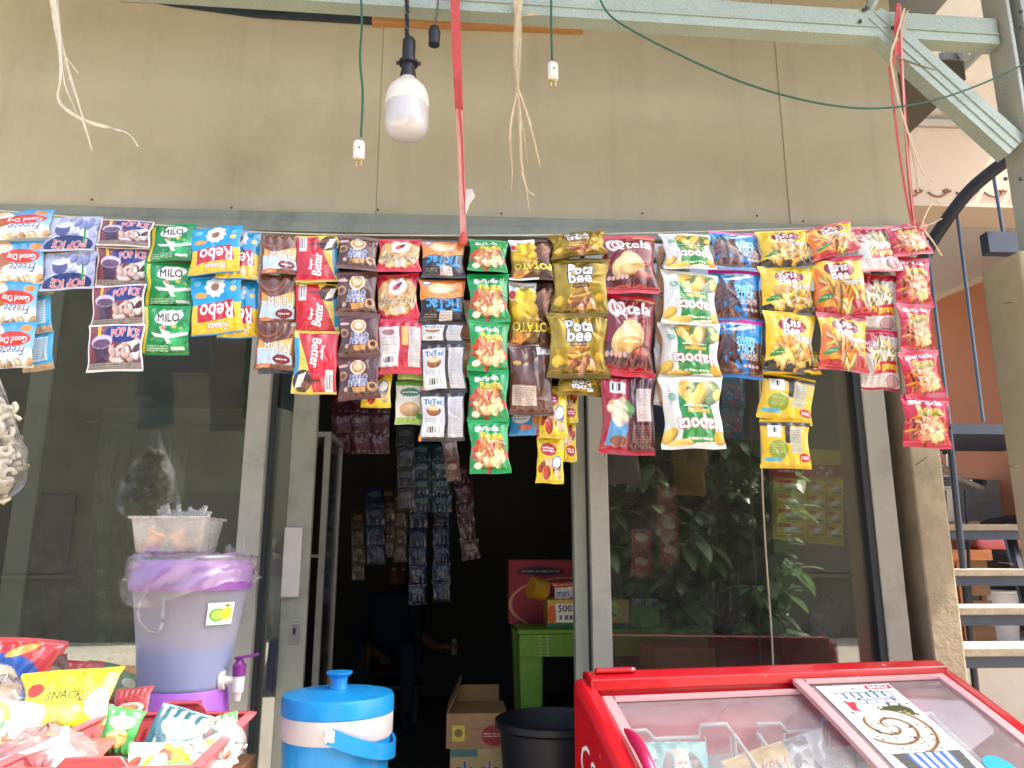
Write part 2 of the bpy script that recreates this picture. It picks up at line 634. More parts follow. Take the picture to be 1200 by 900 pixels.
def pillow(name, arr, a, bulge, seal=0.06, back='#c8c8c8', mat=None, seed=0, flip=False, ny=100, wr=1.0, zig=True):
    """unit-height packet mesh: x in +-a/2, z in 0..-1 (hangs down from its origin), front towards -y"""
    rg = np.random.RandomState(seed)
    nx = max(30, int(ny * a))
    U, V = np.meshgrid(np.linspace(0, 1, nx + 1), np.linspace(0, 1, ny + 1))

    def shape(U, V, sgn):
        vv = np.clip((V - seal) / (1 - 2 * seal), 0, 1)
        uu = 1 - np.abs(2 * U - 1) ** 2.4
        tv = vv ** 0.72                          # contents settle low in the packet
        f = np.clip(uu, 0, 1) ** 0.7 * np.clip(4 * tv * (1 - tv), 0, 1) ** 0.55
        b = bulge * f
        for end in (0, 1):                       # gathers running out of the two seals
            d = np.abs(vv - end)
            k, ph = rg.uniform(2.5, 5.5), rg.uniform(0, 6.28)
            b = b + wr * bulge * 0.36 * np.exp(-d / 0.17) * np.sin(6.283 * (k * U + 0.35 * np.sin(3 * U + ph)) + ph) * np.clip(d / 0.04, 0, 1) * uu
        for i in range(9):                       # dents and creases
            cx, cy, th = rg.uniform(0.1, 0.9), rg.uniform(0.15, 0.85), rg.uniform(0, 3.14)
            L, wd = rg.uniform(0.12, 0.3), rg.uniform(0.02, 0.05)
            dx, dy = (U - cx) * a, V - cy
            s_ = dx * math.cos(th) + dy * math.sin(th)
            t_ = -dx * math.sin(th) + dy * math.cos(th)
            b = b + wr * bulge * rg.choice([-1, 1]) * rg.uniform(0.08, 0.24) * np.exp(-(s_ / L) ** 2 - (t_ / wd) ** 2) * f
        x = (U - 0.5) * a * (1.02 - 1.1 * bulge * np.sin(np.pi * vv) ** 0.8)
        x = x + 0.012 * a * np.sin(6.283 * (V * rg.uniform(1, 2.2)) + rg.uniform(0, 6))
        z = V - 1 + 0.008 * np.sin(6.283 * U * rg.uniform(0.7, 1.5) + rg.uniform(0, 6))
        y = sgn * b + 0.006 * np.sin(6.283 * (U * 1.3 + V)) + 0.0035 * (np.abs(np.sin(V * np.pi * len(V) / 2)) * ((V < seal) | (V > 1 - seal)))
        return x, y, z

    st = rg.get_state()
    x, y, z = shape(U, V, -1)
    if zig:                                      # pinking-shear cut on the two ends
        zz = 0.008 * np.abs(((np.arange(nx + 1) % 4) - 2)) / 2
        z[0] += zz
        z[-1] -= zz
    P = np.stack([x, y, z], -1)
    C = sample(arr, 1 - U if flip else U, 1 - V if flip else V)
    rg.set_state(st)
    Ub, Vb = np.meshgrid(np.linspace(0, 1, 17)[::-1], np.linspace(0, 1, 21))
    xb, yb, zb = shape(Ub, Vb, 0.7)
    Pb = np.stack([xb, yb + 0.003, zb], -1)
    Cb = np.zeros(Pb.shape)
    Cb[:] = lin(back)
    return grid_mesh(name, P, C, mat or FILM, [(Pb, Cb)])

def card(name, arr, w_, h_, mat=None, ny=90, bend=0.0):
    """flat printed sheet, centre bottom at origin, facing -y"""
    a = w_ / h_
    nx = max(8, int(ny * a))
    U, V = np.meshgrid(np.linspace(0, 1, nx + 1), np.linspace(0, 1, ny + 1))
    P = np.stack([(U - 0.5) * w_, -bend * np.sin(np.pi * U) * h_, V * h_], -1)
    return grid_mesh(name, P, sample(arr, U, V), mat or PAPER)
# ------------------------------------------------------------------ packet designs (flat print)
DES = {}

def design(name, a, bulge, back='#c8c8c8', foil=False, seal=0.06, wr=1.0, zig=True):
    def deco(fn):
        DES[name] = dict(fn=fn, a=a, bulge=bulge, back=back, foil=foil, seal=seal, wr=wr, zig=zig)
        return fn
    return deco

PEANUT = ['#e8c48a', '#dcae6c', '#f0d6a2', '#cf9a58']
CHIP = ['#e8b23a', '#f2c95a', '#d9982a', '#f6d98a']
NOODLE = ['#e8913c', '#d86a2c', '#f0b868', '#c84e28']

@design('iced_coffee', 1.15, 0.072, '#bfe0ee', seal=0.05)
def _(c):
    c.grad('#bfe6f4', '#38a4dc').ell(0.2, 0.62, 0.22, 0.4, '#e8b684').ell(0.2, 0.8, 0.2, 0.14, '#f6ead6').ell(0.22, 0.5, 0.15, 0.2, '#b8703a')
    c.rect(0, 0, 1, 0.2, '#e6d3b4').ell(0.62, 0.3, 0.42, 0.16, '#f6f2ee')
    c.blobs(0.5, 0.12, 0.5, 0.08, 26, 0.05, ['#f2e6d0', '#d8b890', '#c49a68', '#ffffff'], 1.5)
    c.ell(0.58, 0.62, 0.36, 0.17, '#d8402c').text('Good Day', 0.58, 0.62, 0.58, 0.18, '#ffffff', '#b02818', 4, 1)
    c.text('Freeze', 0.6, 0.36, 0.5, 0.2, '#1c6cb4', '#ffffff', 4, 1, shear=0.2).ell(0.84, 0.85, 0.1, 0.08, '#f08a2c').mottle(0.15)

@design('iced_coffee_back', 1.0, 0.072, '#bfe0ee')
def _(c):
    c.grad('#3ea8dc', '#62c0e8').rect(0, 0, 1, 0.16, '#c8a47c').rect(0.2, 0.24, 0.85, 0.86, '#cfe6f2').lines(0.24, 0.28, 0.8, 0.82, 9, '#3a6a90').mottle(0.2)

@design('blueberry_drink', 1.4, 0.051, '#d0d6e6', seal=0.04)
def _(c):
    c.grad('#9aa2cc', '#c4cce8').blobs(0.5, 0.6, 0.55, 0.45, 34, 0.07, ['#8088bc', '#dfe6f6', '#a8b0d8', '#8e96c6', '#f2f4fc'], 1.4)
    c.ell(0.34, 0.62, 0.15, 0.22, '#5a5e98').ell(0.34, 0.74, 0.16, 0.09, '#e2e6f4')
    c.ell(0.5, 0.16, 0.46, 0.26, '#24306c').text('POP ICE', 0.52, 0.2, 0.62, 0.2, '#d84038', '#ffffff', 4, 2, arc=0.3)
    c.rect(0.76, 0.2, 0.8, 0.62, '#2f9a44').seals('#c8d0e4', 0.05).mottle(0.2)

@design('chocolate_drink', 1.35, 0.051, '#d8d0cc', seal=0.04)
def _(c):
    c.grad('#6c3038', '#8a4a50').blobs(0.5, 0.7, 0.5, 0.3, 40, 0.012, ['#b07a80', '#c89a9c'], 1)
    c.ell(0.7, 0.42, 0.32, 0.18, '#d8c8c0', 0.5).blobs(0.72, 0.4, 0.26, 0.2, 16, 0.05, ['#f4ece6', '#c8b0a6', '#54282c', '#8a5a54'], 1.8)
    c.ell(0.62, 0.8, 0.34, 0.2, '#2c3c84').text('POP ICE', 0.66, 0.77, 0.5, 0.19, '#d8383a', '#ffffff', 4, 2, arc=0.35)
    c.rect(0.17, 0.6, 0.22, 0.97, '#e8c23c').poly([(0.1, 0.62), (0.42, 0.62), (0.37, 0.2), (0.17, 0.2)], '#4c3450').ell(0.26, 0.62, 0.19, 0.15, '#c9c4d8').ell(0.26, 0.58, 0.16, 0.1, '#6a5070').ell(0.26, 0.2, 0.1, 0.05, '#3c2840')
    c.rect(0.04, 0.05, 0.96, 0.17, '#8e8680').lines(0.07, 0.06, 0.93, 0.16, 2, '#2c2020')
    c.paint((c.X < 0.03) | (c.X > 0.97) | (c.Y < 0.045) | (c.Y > 0.965), '#efe8e6')

@design('malt_drink', 1.05, 0.072, '#0c7a38', seal=0.05)
def _(c):
    c.grad('#0a7c36', '#12954a').blobs(0.6, 0.35, 0.4, 0.3, 10, 0.09, ['#1ca052', '#0a8a3e', '#34b468'], 2.4)
    c.rect(0.05, 0.04, 0.12, 0.96, '#ecd03a').lines(0.06, 0.08, 0.11, 0.9, 20, '#5a5a20', 0.4)
    for x, y, rx, ry in ((0.53, 0.77, 0.24, 0.13), (0.4, 0.72, 0.14, 0.1), (0.7, 0.8, 0.16, 0.1), (0.56, 0.68, 0.2, 0.09)):
        c.ell(x, y, rx, ry, '#f4f6f0')
    c.text('MILO', 0.55, 0.75, 0.46, 0.17, '#2e2018', None, 0, 4)
    c.poly([(0.2, 0.44), (0.5, 0.4), (0.98, 0.46), (0.98, 0.4), (0.6, 0.33), (0.3, 0.36)], '#e8f2e8').poly([(0.36, 0.56), (0.44, 0.56), (0.66, 0.24), (0.58, 0.22)], '#dfeadf').ell(0.45, 0.55, 0.05, 0.05, '#c08a60').poly([(0.42, 0.5), (0.6, 0.46), (0.62, 0.41), (0.44, 0.42)], '#f4f4f0')
    c.rect(0.66, 0.1, 0.92, 0.16, '#dfe8d8').lines(0.16, 0.06, 0.6, 0.2, 3, '#cfe6cf').ell(0.68, 0.57, 0.05, 0.035, '#d8c03a').ell(0.82, 0.53, 0.05, 0.03, '#8cc060').mottle(0.12)

@design('sunflower_seed', 0.92, 0.058, '#2a9fd4', seal=0.035)
def _(c):
    c.rect(0, 0.5, 1, 1, '#14a0dc').rect(0, 0, 1, 0.5, '#f0cc1c')
    c.rays(0.5, 0.2, 22, '#d8a414', 0.5, 0, 0.22)
    # flower head in place of the printed figure
    for k in range(10):
        c.ell(0.5 + 0.13 * math.cos(k * 0.628), 0.8 + 0.11 * math.sin(k * 0.628), 0.08, 0.05, '#eef2f4', k * 0.628)
    c.ell(0.5, 0.8, 0.08, 0.07, '#9a6a44').ell(0.5, 0.94, 0.06, 0.04, '#eef2f4')
    c.ell(0.2, 0.66, 0.13, 0.05, '#e6a83a').ell(0.86, 0.74, 0.06, 0.05, '#e8d070').ell(0.86, 0.85, 0.05, 0.04, '#78c8e8').ell(0.14, 0.88, 0.07, 0.05, '#7cd0ee')
    c.poly([(0.12, 0.5), (0.84, 0.56), (0.9, 0.26), (0.14, 0.2)], '#c42434').text('Rebo', 0.52, 0.38, 0.66, 0.26, '#ffffff', '#7a1420', 2, 4)
    c.text('Kuaci', 0.54, 0.13, 0.36, 0.11, '#ffffff', '#c42434', 4, 2).rect(0, 0, 1, 0.03, '#1c90c8').mottle(0.1)

@design('malt_cracker', 0.9, 0.072, '#6a3c26', seal=0.03)
def _(c):
    c.rect(0, 0, 1, 1, '#7a4428').rect(0.06, 0.3, 0.94, 1, '#6a3a22')
    for i in range(7):
        c.ring(0.3, 1.05, 0.2 + 0.09 * i, 0.2 + 0.1 * i, 0.07, ['#8a5230', '#4e2a18', '#9c6236'][i % 3])
    c.poly([(0.06, 0.62), (0.3, 0.5), (0.94, 0.66), (0.94, 0.34), (0.06, 0.36)], '#d8a85a').poly([(0.5, 0.56), (0.94, 0.6), (0.94, 0.4), (0.4, 0.42)], '#e8c070')
    c.poly([(0.06, 0.44), (0.5, 0.42), (0.94, 0.3), (0.94, 0.1), (0.06, 0.1)], '#bcd4e4').text('Malkist', 0.56, 0.42, 0.66, 0.22, '#f6f2ea', '#4a2818', 4, 2)
    c.ell(0.68, 0.2, 0.22, 0.1, '#7c2030').lines(0.54, 0.17, 0.82, 0.23, 1, '#f0d8c8', 0.9).rect(0.86, 0.9, 0.97, 0.98, '#a89888')
    c.ell(0.24, 0.05, 0.18, 0.07, '#e07a4a').ell(0.24, 0.02, 0.1, 0.06, '#eab08a')
    c.rect(0, 0, 1, 0.035, '#7a4428').mottle(0.12)

@design('chocolate_pie', 0.92, 0.065, '#d8c440', seal=0.035)
def _(c):
    c.rect(0, 0, 1, 1, '#e8d460').poly([(0, 1), (0.48, 1), (0.92, 0.04), (0, 0.04)], '#c8202e').rect(0.88, 0.12, 1, 0.72, '#3c9cc4').lines(0.66, 0.16, 0.86, 0.56, 12, '#6a6020', 0.5)
    c.ball(0.76, 0.8, 0.22, 0.17, '#4a2a1c').poly([(0.68, 0.66), (0.86, 0.72), (0.92, 0.92), (0.76, 0.88)], '#f6eedc').ell(0.68, 0.86, 0.1, 0.05, '#7a4c30')
    c.bar(0.07, 0.64, 0.24, 0.97).poly([(0.24, 0.8), (0.58, 0.76), (0.58, 0.84)], '#5a3020')
    c.text('Better', 0.5, 0.36, 0.5, 0.2, '#fff6f0', '#9a1420', 3, 3, rot=math.pi / 2 * 0.93, shear=0.1).text('Super', 0.35, 0.36, 0.26, 0.1, '#fff6f0', None, 0, 1, rot=math.pi / 2 * 0.93)
    c.seals('#d4c048', 0.035).mottle(0.12)

@design('panda_biscuit', 0.98, 0.102, '#4c302c', seal=0.09)
def _(c):
    c.grad('#4a2c28', '#5e3a34').seals('#6a443c', 0.1)
    c.ell(0.5, 0.72, 0.2, 0.17, '#e8d2ae').ell(0.5, 0.72, 0.16, 0.13, '#c49858').ell(0.5, 0.74, 0.11, 0.09, '#ead8b8')
    c.text('HELLO', 0.52, 0.49, 0.44, 0.13, '#2c5aa8', '#f4f4f4', 4, 1).text('PANDA', 0.52, 0.36, 0.5, 0.13, '#2c5aa8', '#f4f4f4', 4, 1)
    c.ball(0.1, 0.55, 0.13, 0.11, '#b88a58').ell(0.1, 0.55, 0.07, 0.06, '#5c3422').ball(0.86, 0.26, 0.13, 0.11, '#c89a68').ell(0.86, 0.28, 0.07, 0.06, '#4a2818')
    c.poly([(0.36, 0.26), (0.7, 0.28), (0.66, 0.16), (0.4, 0.14)], '#c8924c').ell(0.14, 0.78, 0.13, 0.035, '#d8b0a4').ell(0.2, 0.24, 0.05, 0.05, '#b8a49c').mottle(0.12)

@design('peanut_red', 1.0, 0.102, '#b41c30', seal=0.07)
def _(c):
    c.rect(0, 0, 1, 1, '#c8203a').ell(0.5, 0.5, 0.5, 0.42, '#d8a860')
    c.blobs(0.5, 0.46, 0.48, 0.36, 60, 0.06, PEANUT, 2.0)
    c.ell(0.52, 0.7, 0.25, 0.2, '#f4f0ec').ring(0.52, 0.7, 0.25, 0.2, 0.08, '#c8a070').ell(0.5, 0.7, 0.12, 0.06, '#c84050', 0.5).ell(0.58, 0.74, 0.07, 0.04, '#7a2030', 0.7).lines(0.42, 0.6, 0.6, 0.65, 1, '#b02030')
    c.rect(0.05, 0.31, 0.95, 0.43, '#e8d8b0', 0.5).text('KACANG GARING', 0.5, 0.37, 0.86, 0.1, '#5a3a20', '#f0e0b8', 3, 1)
    c.rect(0.44, 0.12, 0.66, 0.27, '#e8dcd4').lines(0.46, 0.14, 0.64, 0.26, 3, '#a03040').seals('#d02844', 0.1).lines(0.25, 0.93, 0.75, 0.97, 1, '#f0c8cc').mottle(0.14)

@design('peanut_red_back', 0.8, 0.058, '#b41c30', seal=0.07)
def _(c):
    c.rect(0, 0, 1, 1, '#b81c34').rect(0.04, 0.12, 0.5, 0.84, '#d8d4d0').rect(0.72, 0.12, 0.98, 0.84, '#cfc8c4').rect(0.56, 0.5, 0.7, 0.84, '#dcb860')
    c.lines(0.08, 0.5, 0.46, 0.66, 5, '#704048').ell(0.26, 0.74, 0.14, 0.06, '#9a6a70').bar(0.12, 0.16, 0.44, 0.32).lines(0.75, 0.2, 0.96, 0.8, 16, '#707070').seals('#c82440', 0.09).mottle(0.15)

@design('corn_snack', 1.08, 0.087, '#2c2420', seal=0.06)
def _(c):
    c.rect(0, 0, 1, 1, '#2c2426').grad('#e89a40', '#d87a24', 0.46, 0.95)
    c.poly([(0, 0.46), (1, 0.46), (1, 0.6), (0.6, 0.5), (0.3, 0.56), (0, 0.5)], '#2c2426')
    c.ball(0.5, 0.76, 0.34, 0.13, '#e8c088').ball(0.5, 0.72, 0.28, 0.08, '#f2dcb0').ell(0.16, 0.88, 0.1, 0.05, '#2c4c8c').ell(0.16, 0.88, 0.08, 0.03, '#e8e8f0')
    c.text('TicTac', 0.52, 0.4, 0.8, 0.26, '#3ca0e0', '#123a7c', 6, 5, shear=0.15)
    c.rect(0.42, 0.06, 0.7, 0.28, '#cfc8c0').lines(0.44, 0.1, 0.68, 0.26, 3, '#7a5048').lines(0.1, 0.12, 0.36, 0.22, 2, '#c8b090').seals('#2a2020', 0.05).mottle(0.12)

@design('corn_snack_back', 0.88, 0.072, '#2c2420', seal=0.06)
def _(c):
    c.rect(0, 0, 1, 1, '#2a2422').rect(0.03, 0.08, 0.56, 0.86, '#d6dade').rect(0.64, 0.08, 0.97, 0.86, '#c4c8cc')
    c.text('TicTac', 0.3, 0.76, 0.42, 0.1, '#2c70b4', '#1c3c6c', 1, 2).ball(0.3, 0.58, 0.17, 0.11, '#a86a3c').ell(0.3, 0.63, 0.14, 0.05, '#e8d0a0').bar(0.08, 0.12, 0.52, 0.3).lines(0.67, 0.14, 0.95, 0.82, 18, '#707478').lines(0.08, 0.36, 0.5, 0.44, 3, '#707070')
    c.rect(0, 0, 1, 0.07, '#3c3028').rect(0, 0, 0.06, 0.12, '#e08a30').mottle(0.1)

@design('roast_peanut_green', 0.82, 0.102, '#0a8040', seal=0.08)
def _(c):
    c.grad('#0c8a44', '#14a052').seals('#0a9a4a', 0.09)
    c.blobs(0.52, 0.36, 0.36, 0.28, 16, 0.08, ['#d8582c', '#c84824', '#e07838'], 2.8)
    c.ell(0.52, 0.37, 0.33, 0.25, '#d8b078').blobs(0.52, 0.37, 0.32, 0.24, 60, 0.055, PEANUT, 1.8).blobs(0.72, 0.26, 0.16, 0.12, 14, 0.06, ['#e8dc9a', '#f0e8b4'], 1.5)
    c.blobs(0.4, 0.46, 0.26, 0.1, 9, 0.035, ['#d04830', '#e07048'], 3)
    c.text('garuda', 0.45, 0.83, 0.6, 0.12, '#f6f8f4', '#0a6a34', 3, 4).text('Rosta', 0.56, 0.71, 0.52, 0.11, '#f0d82c', '#2a7a1c', 4, 3).rect(0.28, 0.61, 0.86, 0.65, '#d8a82c').lines(0.3, 0.61, 0.84, 0.65, 1, '#4a5a10')
    c.ell(0.2, 0.14, 0.1, 0.06, '#e8ecd8').mottle(0.1)

@design('roast_peanut_red', 0.84, 0.102, '#a81428', seal=0.09)
def _(c):
    c.grad('#b01428', '#cc2440').seals('#c8304a', 0.1)
    c.blobs(0.52, 0.38, 0.4, 0.28, 40, 0.045, NOODLE, 4.5).blobs(0.55, 0.36, 0.3, 0.22, 30, 0.05, ['#e8b88a', '#f0cca0', '#dca070'], 1.8).ell(0.72, 0.22, 0.13, 0.08, '#d0d08c')
    c.text('garuda', 0.48, 0.86, 0.72, 0.11, '#f8f0ec', '#8a1020', 2, 4).text('Rosta', 0.54, 0.73, 0.54, 0.12, '#f4d030', '#a83010', 3, 3).poly([(0.24, 0.6), (0.86, 0.64), (0.88, 0.7), (0.26, 0.65)], '#8c9a20').mottle(0.12)

@design('potato_snack', 0.76, 0.087, '#4a3018', seal=0.06, foil=True)
def _(c):
    c.grad('#4a3220', '#e0b020', 0.05, 0.7).rect(0.66, 0, 1, 1, '#52341e').poly([(0.6, 1), (0.7, 1), (0.66, 0.5), (0.56, 0.5)], '#3a2414')
    c.ball(0.36, 0.76, 0.26, 0.15, '#f2cc34').ball(0.42, 0.56, 0.24, 0.14, '#e8bc28').ball(0.24, 0.52, 0.2, 0.12, '#f0c830').blobs(0.85, 0.72, 0.14, 0.22, 14, 0.08, ['#6a4028', '#7c5034', '#8a6040'], 1.6)
    c.text('POTATO', 0.52, 0.3, 0.9, 0.14, '#f0d03c', '#2a1c10', 5, 4).poly([(0.1, 0.24), (0.5, 0.2), (0.24, 0.02), (0.06, 0.04)], '#c88a3c').ell(0.08, 0.78, 0.07, 0.07, '#c8402c').rect(0.08, 0.9, 0.4, 0.94, '#e8e0c0', 0.7).mottle(0.15)

@design('potato_snack_back', 0.62, 0.072, '#4a2a1c', seal=0.05)
def _(c):
    c.rect(0, 0, 1, 1, '#5c3420').rect(0.5, 0.62, 0.62, 1, '#3a2014').rect(0.06, 0.12, 0.6, 0.4, '#c8b4a0').lines(0.1, 0.14, 0.56, 0.38, 8, '#5a4030').bar(0.64, 0.86, 0.98, 0.98).ell(0.16, 0.72, 0.1, 0.03, '#c8a030').rect(0.66, 0.3, 1, 0.6, '#4a2818').mottle(0.2)

@design('potato_chip_gold', 1.0, 0.123, '#8a7020', foil=True, seal=0.07)
def _(c):
    c.grad('#6c5a14', '#b89a30', 0, 0.55).grad('#a88820', '#8a7218', 0.55, 1).ell(0.2, 0.6, 0.2, 0.4, '#c8a83c', al=0.5).ell(0.85, 0.5, 0.16, 0.4, '#9c8428', al=0.6)
    c.text('Pota', 0.5, 0.79, 0.44, 0.18, '#fbfaf2', '#3a2c10', 7, 5).text('bee', 0.5, 0.64, 0.42, 0.19, '#fbfaf2', '#3a2c10', 7, 5)
    c.poly([(0.34, 0.46), (0.66, 0.46), (0.64, 0.53), (0.36, 0.53)], '#5a3418').lines(0.38, 0.48, 0.62, 0.51, 1, '#e8d0a0')
    for k in range(5):
        c.ball(0.52, 0.18 + 0.055 * k, 0.24 - 0.01 * k, 0.055, ['#e0a83c', '#d8b058', '#a8683c', '#e8c060', '#c88a3c'][k], 0.1 * (k - 2))
    c.blobs(0.56, 0.2, 0.2, 0.06, 8, 0.05, ['#c89a78', '#9a5c40', '#b87a58'], 2).ball(0.14, 0.24, 0.1, 0.09, '#f0c84a', 0.4).ball(0.86, 0.3, 0.08, 0.08, '#e0b040', 0.8).mottle(0.18)

@design('cassava_chip', 0.86, 0.116, '#7c1420', seal=0.07)
def _(c):
    c.grad('#a81828', '#7a2420', 0.02, 0.6).grad('#7a2420', '#8a1c20', 0.6, 1).poly([(0, 0.35), (0.5, 0.5), (1, 0.35), (1, 0.1), (0, 0.1)], '#5a1a18')
    c.ball(0.4, 0.44, 0.3, 0.16, '#e8c884', 0.7).ball(0.56, 0.5, 0.26, 0.14, '#f0d49a', -0.6).ball(0.5, 0.36, 0.26, 0.1, '#dcb060', 0.1).ball(0.76, 0.26, 0.2, 0.08, '#8c3c2c').ell(0.76, 0.28, 0.14, 0.04, '#b86a50')
    c.ell(0.2, 0.8, 0.13, 0.11, '#f4ece8').ell(0.2, 0.8, 0.07, 0.06, '#c02030').text('Qtela', 0.54, 0.8, 0.74, 0.18, '#f8f2ee', '#6a1018', 3, 4).rect(0.6, 0.92, 1, 0.98, '#d8b040').lines(0.3, 0.66, 0.6, 0.7, 1, '#f0d0c0')
    for k in range(5):
        c.ell(0.08 + 0.08 * k, 0.23, 0.035, 0.035, '#d8b0a0')
    c.seals('#d02034', 0.055).mottle(0.14)

@design('cassava_chip_back', 0.68, 0.087, '#4a1418', seal=0.06)
def _(c):
    c.rect(0, 0, 1, 1, '#4a1a1c').rect(0, 0, 0.5, 0.92, '#a8182c').poly([(0.08, 0.1), (0.46, 0.1), (0.48, 0.4), (0.14, 0.42)], '#5a98c4').ell(0.32, 0.16, 0.16, 0.06, '#8c4a28').blobs(0.34, 0.52, 0.16, 0.12, 14, 0.09, ['#e8dcc0', '#c8b088', '#6a9a4c', '#f0ead8'], 1.5)
    c.bar(0.16, 0.74, 0.44, 0.88).rect(0.66, 0.4, 0.94, 0.8, '#c8bcb8').lines(0.69, 0.43, 0.92, 0.77, 14, '#6a5a5a').lines(0.58, 0.14, 0.94, 0.36, 7, '#9a7070').seals('#b82034', 0.05).mottle(0.2)

@design('potato_chip_white', 1.12, 0.123, '#e8e8e4', seal=0.06)
def _(c):
    c.rect(0, 0, 1, 1, '#eef0ea').ell(0.06, 0.5, 0.1, 0.5, '#c8ccc6', al=0.5)
    c.poly([(0.24, 0.9), (0.8, 0.95), (0.88, 0.1), (0.3, 0.05)], '#1c8c3c').ell(0.55, 0.86, 0.3, 0.1, '#e4ecd8', al=0.6).blobs(0.62, 0.78, 0.3, 0.12, 14, 0.08, CHIP + ['#8a9a50', '#5c7a34'], 1.8)
    c.lines(0.34, 0.56, 0.76, 0.61, 1, '#e8f4e0', 0.9).rect(0.4, 0.49, 0.78, 0.54, '#d8b048')
    c.text('Japota', 0.56, 0.34, 0.72, 0.25, '#f8f8f4', '#a82c34', 7, 5, shear=-0.05).lines(0.4, 0.1, 0.8, 0.16, 1, '#dff0d8', 0.9)
    c.ell(0.16, 0.72, 0.08, 0.06, '#8fb8a0').lines(0.1, 0.6, 0.26, 0.82, 6, '#5a9078', 0.6).ball(0.1, 0.18, 0.13, 0.1, '#e8c050', 0.5).ball(0.92, 0.14, 0.09, 0.11, '#e0a838', 1.2).ball(0.93, 0.74, 0.08, 0.08, '#efc65a').ball(0.3, 0.06, 0.2, 0.07, '#efcc6a')
    c.seals('#dfe4dc', 0.05).mottle(0.1)

@design('sweet_stick', 1.08, 0.087, '#1a6ab4', seal=0.06)
def _(c):
    c.grad('#1468b0', '#2c9ce0').rect(0.72, 0, 1, 0.6, '#5c3020').blobs(0.3, 0.5, 0.28, 0.32, 20, 0.05, ['#4a2418', '#6a3824', '#7c4630'], 4).blobs(0.3, 0.12, 0.32, 0.07, 14, 0.04, ['#5a2c1c', '#7a4430'], 3)
    c.text('SWEET', 0.66, 0.62, 0.38, 0.12, '#8fe0f8', '#1470b8', 3, 3).text('STICK', 0.68, 0.49, 0.36, 0.12, '#8fe0f8', '#1470b8', 3, 3).lines(0.58, 0.3, 0.92, 0.42, 4, '#e8d8d0', 0.8)
    c.poly([(0.26, 0.8), (0.86, 0.92), (0.86, 0.86), (0.5, 0.78)], '#dff0fa').poly([(0.3, 0.94), (0.8, 0.96), (0.78, 0.9), (0.3, 0.88)], '#cfe8f8')
    for k in range(4):
        c.ell(0.66 + 0.08 * k, 0.2, 0.032, 0.03, '#d0b8b0')
    c.rect(0, 0.92, 1, 1, '#d0309c').rect(0, 0, 1, 0.05, '#2c80c8').mottle(0.12)

def _krisbee(c, black):
    if black:
        c.grad('#e8c020', '#f0cc2c').rect(0, 0, 1, 0.16, '#2a221a').poly([(0, 0.16), (0.4, 0.26), (1, 0.3), (1, 0.1), (0, 0.1)], '#2a221a').rect(0, 0.93, 1, 1, '#e8d430')
        c.blobs(0.5, 0.34, 0.46, 0.18, 40, 0.05, CHIP, 3.2)
    else:
        c.grad('#e8a820', '#f4d038').rect(0, 0, 1, 0.16, '#b01c2c').rect(0, 0.9, 1, 1, '#c43048').ell(0.1, 0.4, 0.1, 0.4, '#d84c28', al=0.7)
        c.blobs(0.52, 0.34, 0.42, 0.2, 26, 0.045, ['#f0c44c', '#e8a030', '#f6dc8a', '#d8682c'], 4.6).ell(0.82, 0.2, 0.14, 0.08, '#a8202c')
    for x, y, r in ((0.5, 0.74, 0.19), (0.36, 0.76, 0.13), (0.66, 0.75, 0.14)):
        c.ell(x, y, r, r * 0.75, '#8c1424')
    c.text('Kris', 0.5, 0.81, 0.32, 0.14, '#f8f2ea', '#6a0c18', 2, 4).text('Bee', 0.5, 0.67, 0.32, 0.15, '#f8f2ea', '#6a0c18', 2, 4)
    c.text('KRUNCHY' if black else 'french fries', 0.78, 0.55, 0.4, 0.1, '#f4f0e0', '#2a1a14', 4, 1)
    c.ell(0.2, 0.3, 0.15, 0.05, '#3c8c34', 0.3).lines(0.1, 0.28, 0.3, 0.33, 1, '#e0f0d0').mottle(0.14)

@design('corn_puff_yellow', 1.1, 0.123, '#4a4020', seal=0.06)
def _(c):
    _krisbee(c, True)

@design('fries_snack_yellow', 1.0, 0.123, '#8a2020', seal=0.06)
def _(c):
    _krisbee(c, False)

@design('corn_puff_back', 1.1, 0.087, '#c8a820', seal=0.06)
def _(c):
    c.grad('#e0c020', '#d8b41c').rect(0, 0.86, 1, 1, '#2a2620').rect(0.5, 0.5, 0.62, 0.92, '#3a3428').rect(0.14, 0.64, 0.42, 0.88, '#e4e4dc').bar(0.16, 0.7, 0.4, 0.86).rect(0.6, 0.3, 0.84, 0.84, '#c4c0a8').lines(0.62, 0.34, 0.82, 0.8, 10, '#6a6450')
    c.ell(0.34, 0.38, 0.2, 0.2, '#8a9c2c').lines(0.2, 0.3, 0.46, 0.5, 5, '#e8e0a0').rect(0.06, 0.14, 0.4, 0.22, '#58a8c0').ell(0.88, 0.22, 0.12, 0.09, '#b02030').text('1000', 0.88, 0.22, 0.16, 0.06, '#f8e8e0', None, 0, 1).seals('#d8b41c', 0.05).mottle(0.14)

